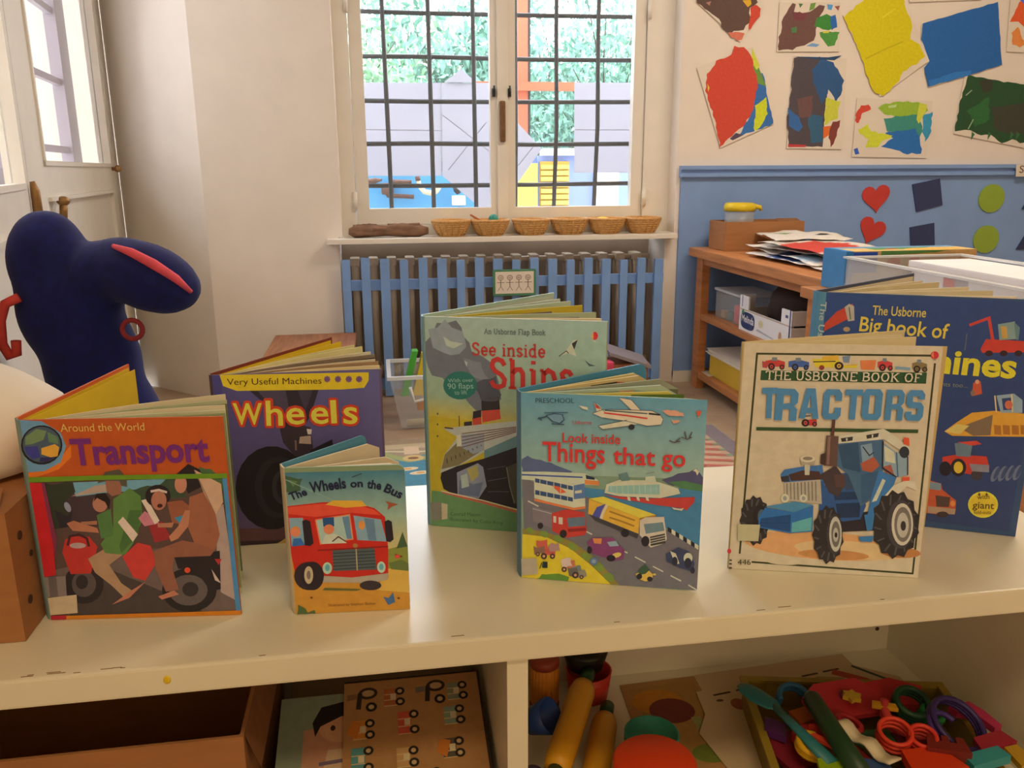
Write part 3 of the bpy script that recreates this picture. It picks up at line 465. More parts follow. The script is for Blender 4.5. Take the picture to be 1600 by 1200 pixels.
 ('E',(50,50,74),[1026,331,50,4,1,-40]),('E',(50,50,74),[784,411,28,2,1,-45]),('P',(71,87,142),[1629,430,1762,521,1881,482,1947,345,1936,241,1795,274,1644,340]),('P',(232,243,243),[1676,470,1739,446,1784,327,1740,313]),('E',(222,243,243),[1874,401,48,4,2,-64]),('E',(55,64,96),[1876,340,40,3,3,-64]),('E',(55,64,96),[1732,352,31,3,3,-54]),('E',(55,64,96),[1929,258,26,2,2,-40]),
 ('P',(243,220,119),[1307,162,1436,228,1501,169,1490,103,1419,76,1338,104]),('P',(71,113,104),[1335,204,1407,290,1463,225,1415,171,1348,150]),('E',(55,61,81),[1349,133,31,3,1,-35]),('E',(55,61,81),[1467,111,31,2,1,-30]),('E',(243,237,127),[1516,173,18,1,1,-13]),('P',(222,116,112),[178,483,217,476,255,485,302,500,301,450,311,395,273,383,234,379,198,385,177,426]),
 ('P',(219,110,112),[260,405,300,387,335,419,379,417,394,372,394,308,354,311,315,314,285,304,271,347]),('P',(158,128,127),[143,409,184,389,221,399,268,422,274,374,277,315,236,330,197,317,154,303,151,350]),('P',(196,165,184),[321,436,355,467,396,449,436,472,437,422,450,377,411,374,373,358,331,356,320,400]),
 ('P',(222,145,127),[503,241,538,269,576,266,616,272,620,223,633,182,595,168,556,170,514,156,517,204]),('P',(235,223,241),[461,266,497,282,533,300,576,295,573,243,592,197,553,195,515,175,474,178,464,223]),('P',(127,156,173),[579,179,616,189,651,209,684,213,694,166,707,135,669,121,632,97,595,101,591,147]),
 ('P',(158,162,165),[623,155,663,142,700,152,733,167,752,123,755,86,718,60,678,63,642,54,645,102]),('P',(119,122,135),[542,173,581,162,617,177,644,183,657,137,674,96,635,92,598,64,558,72,549,116]),('E',(81,70,85),[264,293,35,3,1,-38]),('E',(222,180,165),[264,293,16,1,0,-17]),('E',(81,70,85),[363,301,30,3,0,-33]),('E',(222,180,165),[363,301,13,1,0,-15]),('E',(81,70,85),[499,148,30,3,1,-33]),
 ('E',(222,180,165),[499,148,14,1,0,-15]),('E',(81,70,85),[628,88,37,3,0,-41]),('E',(222,180,165),[628,88,17,1,0,-18]),('E',(81,70,85),[698,69,23,2,0,-26]),('E',(222,180,165),[698,69,10,0,0,-12]),('E',(81,70,85),[194,313,23,2,0,-26]),('E',(222,180,165),[194,313,11,1,0,-12]),('E',(112,151,222),[835,277,46,4,1,-50]),('E',(158,194,243),[835,277,23,2,0,-25]),
 ('P',(243,243,243),[783,2023,900,2069,1156,2077,1414,2080,1500,2045,1540,1995,1522,1931,1377,1910,1160,1950,898,1978]),('P',(243,243,243),[1062,2212,1196,2191,1302,2079,1203,2079]),('P',(232,243,243),[852,1884,1159,1963,1307,1939,1204,1906,901,1845]),('P',(235,243,243),[794,2151,856,2113,923,2047,836,2030]),('P',(225,87,96),[803,2133,847,2103,874,2068,822,2084]),
 ('L',(94,116,142),7,[788,2023,900,2069,1156,2077,1414,2080,1504,2043,1540,1995]),('L',(94,116,142),6,[1541,1991,1522,1929,1377,1908,1160,1950,898,1978]),('L',(94,116,142),6,[1062,2212,1196,2191,1302,2079]),('L',(94,116,142),7,[852,1884,1159,1963]),('L',(94,116,142),7,[852,1879,901,1845,1209,1904]),('L',(94,116,142),7,[794,2151,918,2047]),('L',(227,90,96),18,[910,2033,1158,2013,1374,1992]),
 ('L',(83,113,138),13,[918,2061,1372,2046]),('L',(48,58,81),19,[1385,2047,1505,2039]),('E',(55,64,85),[1209,1888,33,2,1,-32]),('P',(127,180,234),[290,1976,368,2008,457,2003,484,1939,436,1886,347,1905]),('L',(66,102,146),11,[279,1971,368,1998,457,1993,480,1935,432,1890,351,1910,290,1967]),('L',(66,102,146),9,[261,2002,519,2017]),('L',(66,102,146),14,[189,1930,290,1962]),
 ('L',(66,102,146),12,[342,1881,481,1879]),('L',(66,102,146),11,[201,1949,234,1913]),('P',(243,194,188),[1522,2091,1555,2092,1582,2103,1614,2092,1647,2099,1682,2092,1714,2076,1746,2072,1755,2034,1720,2039,1685,2032,1650,2037,1616,2033,1584,2042,1558,2060]),('P',(243,194,188),[1625,1991,1660,1985,1692,1992,1722,1980,1690,1958,1650,1948]),('P',(235,243,243),[637,2103,732,2089,739,2057,677,2068]),
 ('L',(101,99,112),13,[1614,1758,1662,1738,1729,1755]),('L',(101,99,112),13,[1683,1748,1728,1792]),('L',(101,99,112),13,[1740,1802,1798,1782,1850,1807]),('L',(101,99,112),13,[1771,1867,1791,1795]),('L',(101,99,112),13,[1847,1866,1819,1790]),('P',(243,116,96),[1882,2102,1932,2104,1922,2050,1893,2048]),('P',(196,194,184),[1896,2040,1919,2041,1915,2023,1901,2022]),
 ('T',(201,113,135),'Usborne',[576,1893,781,1899],39,'bold'),('T',(30,50,81),'PRESCHOOL',[167,2111,588,2128],55,'thin'),('T',(225,78,85),'Look inside',[465,1678,1095,1689],107,'bold'),('T',(235,73,85),'Things',[245,1448,932,1460],223,'bold'),('T',(235,73,85),'that',[1020,1461,1475,1464],191,'bold'),('T',(235,73,85),'go',[1544,1469,1794,1470],193,'bold'),
 ('P',(201,200,199),[1,244,182,264,195,66,10,34]),('P',(35,64,81),[251,229,307,228,307,152,256,148]),('L',(42,64,81),10,[218,137,241,215,251,152]),],
 'tractors': [
 ('P',(232,229,222),[15,2720,2085,2720,2130,0,0,0]),('L',(66,78,58),22,[155,2604,116,195]),('L',(66,78,58),22,[146,2599,1973,2616]),('L',(66,78,58),21,[2024,2533,2067,47]),('L',(66,78,58),23,[258,97,2076,51]),('E',(243,197,154),[1062,345,914,-24,4,-175]),('E',(243,223,188),[1364,305,640,-17,4,-113]),('E',(222,168,119),[1171,238,397,-2,3,-62]),('E',(214,156,108),[1906,306,220,-2,4,-67]),
 ('E',(232,229,222),[625,137,228,-1,2,-57]),('P',(55,102,77),[211,2412,1953,2429,1958,2304,209,2300]),('T',(243,243,243),'THE USBORNE BOOK OF',[261,2317,1895,2328],91,'serif'),('P',(214,81,89),[247,2520,351,2542,458,2515,463,2459,252,2454]),('P',(132,156,195),[318,2562,371,2563,378,2523,317,2521]),('E',(55,52,66),[319,2456,36,0,3,-41]),('E',(214,81,89),[319,2456,18,0,2,-23]),
 ('E',(55,52,66),[319,2456,8,0,1,-9]),('E',(55,52,66),[431,2453,27,1,3,-30]),('E',(214,81,89),[431,2453,14,0,2,-17]),('E',(55,52,66),[431,2453,6,0,1,-6]),('P',(196,93,108),[214,2517,270,2505,275,2439,224,2443]),('P',(78,119,226),[496,2520,604,2543,715,2515,720,2460,501,2455]),('P',(132,156,195),[570,2562,624,2564,632,2523,568,2522]),('E',(55,52,66),[571,2456,36,1,3,-40]),
 ('E',(78,119,226),[571,2456,18,1,2,-22]),('E',(55,52,66),[571,2456,7,1,1,-8]),('E',(55,52,66),[688,2454,26,1,2,-30]),('E',(78,119,226),[688,2454,13,0,1,-17]),('E',(55,52,66),[688,2454,5,0,0,-6]),('P',(243,237,81),[741,2551,1013,2572,1068,2486,1207,2501,1234,2462,786,2461]),('P',(243,208,89),[847,2584,1010,2602,1027,2547,851,2538]),('L',(81,78,81),12,[758,2521,993,2532]),
 ('E',(55,52,66),[1033,2482,47,1,4,-45]),('E',(235,208,108),[1033,2482,23,1,2,-24]),('E',(55,52,66),[1033,2482,9,1,0,-9]),('E',(158,78,70),[853,2458,28,1,2,-28]),('E',(158,78,70),[853,2458,14,0,1,-15]),('E',(158,78,70),[853,2458,6,0,0,-6]),('P',(132,165,222),[1058,2588,1142,2600,1135,2520,1078,2524]),('L',(235,208,108),14,[1115,2487,1226,2502]),
 ('P',(243,151,108),[1249,2547,1416,2556,1409,2446,1268,2448]),('P',(222,81,96),[1432,2537,1507,2558,1586,2530,1592,2475,1439,2472]),('P',(132,156,195),[1482,2578,1520,2578,1527,2539,1483,2538]),('E',(55,52,66),[1488,2473,35,1,4,-40]),('E',(222,81,96),[1488,2473,17,0,2,-22]),('E',(55,52,66),[1488,2473,7,0,1,-8]),('E',(55,52,66),[1570,2470,25,0,3,-30]),('E',(222,81,96),[1570,2470,12,0,1,-17]),
 ('E',(55,52,66),[1570,2470,5,0,0,-6]),('L',(145,194,243),32,[1620,2476,1778,2465]),('P',(148,139,108),[1790,2530,1863,2551,1942,2523,1949,2469,1797,2465]),('P',(132,156,195),[1838,2571,1876,2571,1884,2532,1840,2531]),('E',(55,52,66),[1845,2466,35,1,5,-39]),('E',(148,139,108),[1845,2466,18,1,3,-21]),('E',(55,52,66),[1845,2466,7,1,1,-7]),('E',(55,52,66),[1926,2463,26,1,4,-29]),
 ('E',(148,139,108),[1926,2463,13,1,2,-16]),('E',(55,52,66),[1926,2463,5,1,1,-6]),('T',(89,162,243),'T',[244,1865,409,1870],354,'block'),('T',(89,162,243),'R',[386,1849,625,1846],368,'block'),('T',(89,162,243),'A',[651,1878,863,1879],347,'block'),('T',(89,162,243),'C',[897,1875,1094,1876],346,'block'),('T',(89,162,243),'T',[1127,1880,1313,1883],344,'block'),
 ('T',(89,162,243),'O',[1313,1883,1521,1885],350,'block'),('T',(89,162,243),'R',[1559,1886,1748,1887],348,'block'),('T',(89,162,243),'S',[1771,1887,1958,1888],348,'block'),('L',(232,229,222),14,[524,2154,700,1900]),('P',(222,78,93),[740,1860,847,1868,856,1801,750,1792]),('E',(55,52,66),[731,1823,41,1,3,-44]),('E',(222,93,108),[731,1823,20,1,2,-24]),('E',(55,52,66),[731,1823,8,0,0,-9]),
 ('E',(55,52,66),[831,1811,26,0,2,-29]),('E',(222,93,108),[831,1811,13,0,1,-16]),('E',(55,52,66),[831,1811,5,0,0,-6]),('L',(81,99,127),13,[693,1895,779,1908]),('L',(60,99,70),40,[203,1737,1086,1751,1935,1764]),('E',(230,70,89),[2009,2624,41,1,5,-42]),('P',(243,165,127),[1972,2623,1991,2663,2004,2589]),('L',(158,165,165),9,[2001,2574,2028,2575]),
 ('P',(60,61,74),[416,632,436,557,408,501,407,421,365,397,344,330,299,346,262,307,224,358,179,358,158,432,116,469,116,550,87,616,107,685,98,764,134,805,146,879,190,883,220,936,262,902,304,921,334,858,378,839,390,761,426,708]),('L',(96,99,116),20,[365,630,416,591]),('L',(96,99,116),20,[359,542,396,466]),('L',(96,99,116),20,[331,473,346,378]),('L',(96,99,116),20,[287,439,276,346]),
 ('L',(96,99,116),20,[237,447,202,378]),('L',(96,99,116),20,[193,497,143,467]),('L',(96,99,116),21,[164,575,111,592]),('L',(96,99,116),20,[159,665,114,724]),('L',(96,99,116),20,[177,745,150,832]),('L',(96,99,116),20,[214,797,212,893]),('L',(96,99,116),20,[262,810,285,892]),('L',(96,99,116),20,[310,781,353,831]),('L',(96,99,116),20,[347,716,400,722]),('E',(50,52,66),[315,658,81,4,11,-168]),
 ('E',(94,122,165),[334,673,46,2,7,-95]),('P',(58,58,77),[1188,741,1610,816,1585,567,1244,533]),('P',(60,110,199),[938,1220,1372,1265,1471,864,1426,697,1233,660,962,786]),('P',(78,145,243),[965,1194,1374,1238,1384,1131,998,1088]),('P',(48,78,138),[1103,1011,1393,1037,1402,942,1124,916]),('P',(45,73,127),[1139,876,1406,902,1413,724,1180,702]),
 ('P',(76,139,237),[507,1203,547,1264,735,1306,953,1334,994,1142,553,1107]),('P',(89,70,77),[595,1206,739,1261,925,1257,968,1162,626,1132]),('P',(68,73,96),[511,1176,596,1196,614,1120,528,1117]),('P',(204,206,207),[553,1107,948,1161,988,864,574,889]),('L',(137,142,154),13,[583,1103,603,907]),('L',(137,142,154),12,[623,1107,643,906]),('L',(137,142,154),12,[662,1112,683,905]),
 ('L',(137,142,154),13,[701,1116,722,904]),('L',(137,142,154),13,[740,1120,762,903]),('L',(137,142,154),13,[779,1125,802,902]),('L',(137,142,154),13,[818,1129,842,901]),('L',(137,142,154),13,[857,1133,881,900]),('L',(137,142,154),13,[896,1138,921,899]),('P',(81,76,93),[938,1220,1099,1334,1237,1152,1157,959,1054,1009]),('P',(101,84,93),[1084,1226,1217,1232,1220,1070,1121,1079]),
 ('P',(68,96,150),[1205,1231,1377,1211,1390,1077,1235,1044]),('E',(230,243,243),[575,917,45,2,4,-55]),('E',(171,185,211),[575,917,22,1,2,-28]),('E',(230,243,243),[780,926,40,1,4,-49]),('E',(171,185,211),[780,926,20,1,2,-25]),('P',(89,168,243),[363,808,694,883,900,849,692,751]),('P',(60,136,243),[297,660,364,797,692,751,896,843,912,522,662,488,305,543]),
 ('P',(45,96,180),[325,656,657,722,663,507,317,555]),('P',(112,208,243),[677,620,893,700,896,533,679,500]),('L',(40,84,157),10,[314,602,660,619]),('P',(219,229,230),[756,1347,820,1350,821,1210,772,1208]),('P',(196,197,195),[704,1394,874,1400,865,1336,724,1330]),('E',(243,243,243),[789,1402,82,3,3,-40]),('E',(158,156,154),[788,1408,54,2,2,-22]),
 ('P',(83,128,188),[1075,1604,1334,1660,1571,1720,1612,1322,1524,948,1411,856,1242,1233,1098,1347]),('P',(63,102,157),[1102,1573,1314,1620,1372,1265,1174,1310]),('P',(145,185,237),[1342,1582,1458,1612,1505,1376,1388,1345]),('P',(196,113,100),[1362,1371,1498,1456,1568,1352,1492,1269,1394,1287]),('L',(55,64,85),12,[1367,1569,1448,1467,1492,1508]),
 ('P',(71,116,180),[1374,1238,1609,1301,1521,975,1420,889]),('P',(230,240,243),[1067,1635,1116,1689,1565,1783,1665,1729,1871,1569,1880,1486,1724,1569,1584,1663,1100,1594]),('P',(63,70,85),[1123,1658,1250,1683,1250,1636,1137,1616]),('P',(63,70,85),[1390,1704,1522,1734,1517,1687,1401,1662]),('P',(230,240,243),[1178,1660,1195,1663,1197,1634,1183,1631]),
 ('P',(230,240,243),[1448,1711,1465,1714,1466,1680,1452,1677]),('P',(158,197,243),[1571,1629,1730,1517,1859,1464,1881,1258,1761,1222,1612,1322]),('P',(230,243,243),[1591,1591,1706,1516,1732,1385,1622,1407]),('P',(184,113,108),[1600,1340,1686,1370,1734,1252,1662,1250]),('L',(50,64,89),19,[1574,1642,1601,1327,1761,1222]),('L',(50,64,89),14,[1854,1469,1877,1253]),
 ('L',(81,128,188),14,[1730,1517,1775,1228]),('E',(60,70,93),[1813,1520,52,2,7,-68]),('P',(73,145,243),[1566,1299,1761,1222,1714,983,1572,704,1491,728,1518,1002]),('P',(222,240,243),[1527,915,1614,1200,1650,1180,1578,934]),('P',(237,243,243),[1659,997,1746,1133,1872,1194,1966,1182,1997,1076,1882,1120,1774,986]),
 ('P',(60,61,74),[2041,667,2075,566,2034,490,2036,382,1975,350,1945,259,1876,280,1821,227,1762,296,1694,294,1658,395,1593,445,1589,554,1543,642,1572,734,1554,841,1608,895,1623,995,1689,1000,1733,1071,1797,1027,1860,1053,1908,968,1975,944,1996,839,2053,769]),('L',(96,99,116),19,[1964,663,2043,611]),('L',(96,99,116),19,[1959,545,2019,443]),('L',(96,99,116),19,[1919,452,1946,323]),
 ('L',(96,99,116),20,[1853,406,1841,279]),('L',(96,99,116),20,[1777,416,1728,322]),('L',(96,99,116),20,[1708,482,1634,442]),('L',(96,99,116),19,[1663,588,1581,610]),('L',(96,99,116),19,[1651,708,1580,787]),('L',(96,99,116),19,[1675,816,1631,932]),('L',(96,99,116),19,[1729,886,1722,1014]),('L',(96,99,116),19,[1801,904,1832,1013]),('L',(96,99,116),19,[1875,865,1937,932]),
 ('L',(96,99,116),19,[1934,778,2013,787]),('E',(81,84,100),[1864,658,149,7,31,-297]),('E',(230,237,243),[1883,659,116,6,28,-258]),('E',(137,139,150),[1888,659,92,5,23,-214]),('E',(209,217,226),[1889,651,63,3,16,-154]),('E',(68,70,85),[1895,643,29,1,6,-60]),
 ('P',(60,61,74),[1243,500,1266,413,1238,347,1241,254,1199,227,1180,149,1134,167,1097,122,1057,182,1012,181,987,269,944,312,941,406,909,483,928,562,916,655,951,701,961,788,1005,792,1034,853,1078,814,1119,836,1152,763,1197,741,1211,650,1250,588]),('L',(96,99,116),19,[1191,497,1244,452]),('L',(96,99,116),20,[1188,396,1228,307]),('L',(96,99,116),19,[1162,316,1180,204]),
 ('L',(96,99,116),20,[1118,276,1110,167]),('L',(96,99,116),20,[1067,286,1034,205]),('L',(96,99,116),19,[1021,343,971,309]),('L',(96,99,116),20,[989,435,934,455]),('L',(96,99,116),20,[981,539,933,608]),('L',(96,99,116),20,[996,632,967,733]),('L',(96,99,116),20,[1032,692,1027,803]),('L',(96,99,116),19,[1081,707,1101,802]),('L',(96,99,116),20,[1130,673,1172,731]),
 ('L',(96,99,116),20,[1170,597,1223,604]),('E',(78,81,96),[1158,504,88,4,22,-251]),('E',(214,226,237),[1167,505,69,3,20,-218]),('E',(127,133,146),[1170,505,49,2,14,-162]),('E',(204,214,226),[1170,499,30,2,8,-89]),('E',(55,58,74),[1173,496,15,1,3,-33]),('P',(71,148,243),[1457,759,1569,781,1565,580,1507,563]),('P',(71,148,243),[1421,487,1591,506,1575,428,1452,427]),
 ('P',(114,93,100),[966,1689,1097,1683,1110,1321,972,1334]),('P',(81,67,77),[923,1461,979,1489,983,1329,927,1354]),('P',(104,73,81),[1012,1686,1048,1687,1045,1885,1002,1946,975,1924,1013,1869]),('P',(153,130,138),[982,1674,1011,1675,1025,1344,995,1351]),('P',(243,110,85),[1787,1697,1844,1688,1859,1595,1790,1619]),('P',(243,110,85),[1818,1229,1898,1233,1903,1190,1827,1182]),
 ('P',(214,220,199),[67,576,320,583,314,374,80,368]),('T',(73,76,55),'446',[98,65,247,73],69,'sans'),('E',(222,78,100),[-9,232,23,1,2,-32]),('P',(81,78,96),[0,127,28,127,29,107,0,107]),('P',(81,78,96),[0,81,30,81,32,61,0,61]),('P',(81,78,96),[0,30,34,30,35,9,0,9]),],
 'big': [
 ('G',[(57,90,175),(57,87,171),(62,82,147),(67,84,150)],[0,3030,2479,3014,2442,63,0,102]),('P',(216,84,73),[10,2630,144,2796,324,2905,359,2742,242,2680,12,2533]),('P',(201,202,209),[232,2857,281,2903,341,2874,364,2692,289,2676]),('L',(117,118,133),15,[285,2859,316,2702]),('E',(193,174,150),[281,2573,41,2,3,-32]),('T',(229,222,136),'The Usborne',[561,2777,1179,2773],117,'bold'),
 ('T',(243,230,112),'Big book of',[428,2562,1451,2518],184,'bold'),('T',(243,243,80),'machines',[594,2097,2250,2074],295,'fat'),('T',(155,174,168),'and other giants too...',[1011,1913,1746,1911],55,'sans'),('L',(221,82,84),35,[1675,2697,1877,2798,1963,2486]),('L',(117,126,157),11,[1660,2592,1663,2382]),('P',(221,79,80),[1831,2411,1877,2536,2095,2537,2411,2531,2427,2405,1855,2363]),
 ('P',(145,185,206),[1982,2725,2160,2770,2204,2555,2022,2532]),('P',(221,188,115),[2016,2702,2079,2706,2108,2562,2051,2552]),('P',(112,155,185),[2151,2763,2222,2698,2226,2547,2200,2546]),('E',(64,48,70),[1931,2361,42,3,4,-36]),('E',(64,48,70),[2090,2371,42,3,4,-36]),('E',(64,48,70),[2247,2381,42,3,5,-36]),('E',(64,48,70),[2377,2389,42,3,5,-36]),
 ('P',(218,107,87),[1804,1979,1883,2003,1918,1845,1808,1805]),('E',(155,132,133),[1814,1847,27,2,4,-38]),('E',(243,188,168),[1846,1994,24,2,3,-28]),('P',(243,191,87),[1552,1321,1683,1457,1833,1593,2074,1639,2520,1628,2520,1340,1924,1291,1648,1271]),('P',(145,129,119),[1713,1388,2069,1588,2075,1319,1883,1294]),('P',(243,230,150),[1552,1321,1686,1431,1826,1422,1729,1299]),
 ('P',(160,197,241),[2077,1836,2265,1876,2365,1802,2386,1640,2152,1620]),('P',(62,87,164),[2140,1803,2239,1823,2265,1668,2175,1654]),('L',(243,230,202),16,[2060,1834,2103,1623]),('L',(243,230,202),16,[2239,1867,2279,1638]),('E',(226,132,115),[2225,1728,42,3,7,-56]),('P',(193,135,73),[2097,1456,2173,1456,2193,1336,2117,1336]),('P',(193,135,73),[2193,1465,2269,1465,2290,1345,2214,1345]),
 ('P',(193,135,73),[2290,1473,2365,1474,2386,1355,2310,1354]),('P',(193,135,73),[2385,1482,2460,1483,2481,1364,2406,1363]),('P',(193,135,73),[2480,1491,2520,1491,2520,1373,2501,1372]),('P',(221,79,77),[1568,980,1732,1030,2066,1038,2116,896,1958,776,1586,815]),('P',(120,152,192),[1687,1177,1890,1210,1885,1013,1723,1009]),('P',(231,90,87),[1713,1193,1931,1233,1991,1194,1884,1164]),
 ('E',(49,48,70),[1619,825,68,7,12,-99]),('E',(54,53,73),[1766,858,89,9,14,-119]),('E',(243,219,87),[1766,858,53,5,9,-79]),('E',(79,76,98),[1986,782,66,7,8,-72]),('P',(155,160,195),[1885,920,2107,928,2119,830,1925,825]),('E',(120,140,192),[2190,815,37,-16,-27,-105]),('E',(74,96,161),[2207,830,21,-9,-22,-86]),('E',(120,140,192),[2270,830,37,-15,-26,-104]),('E',(74,96,161),[2288,845,21,-8,-22,-86]),
 ('E',(120,140,192),[2351,846,36,-16,-26,-105]),('E',(74,96,161),[2368,861,21,-9,-22,-86]),('E',(120,140,192),[2430,861,37,-15,-25,-104]),('E',(74,96,161),[2448,876,20,-9,-22,-85]),('P',(216,107,84),[1209,559,1432,653,1594,620,1617,539,1793,407,1801,237,1598,191,1246,201]),('P',(143,174,213),[1446,631,1591,620,1601,526,1457,530]),('P',(97,79,84),[1546,452,1720,446,1718,309,1575,298]),
 ('P',(193,171,161),[1471,292,1800,292,1797,216,1481,197]),('E',(79,67,80),[1655,198,69,9,5,-41]),('E',(243,160,98),[1758,362,28,3,4,-41]),('E',(243,243,94),[2103,391,170,21,22,-180]),('E',(243,225,80),[2103,391,148,18,18,-153]),('T',(120,104,63),'with',[2030,456,2167,480],60,'bold'),('T',(110,96,56),'giant',[1989,329,2234,347],91,'bold'),
 ('T',(130,115,66),'fold-outs',[2015,251,2209,276],47,'bold'),('P',(105,96,63),[2029,517,2041,552,2062,520,2048,499]),('P',(105,96,63),[2112,526,2124,561,2145,530,2130,509]),],
}

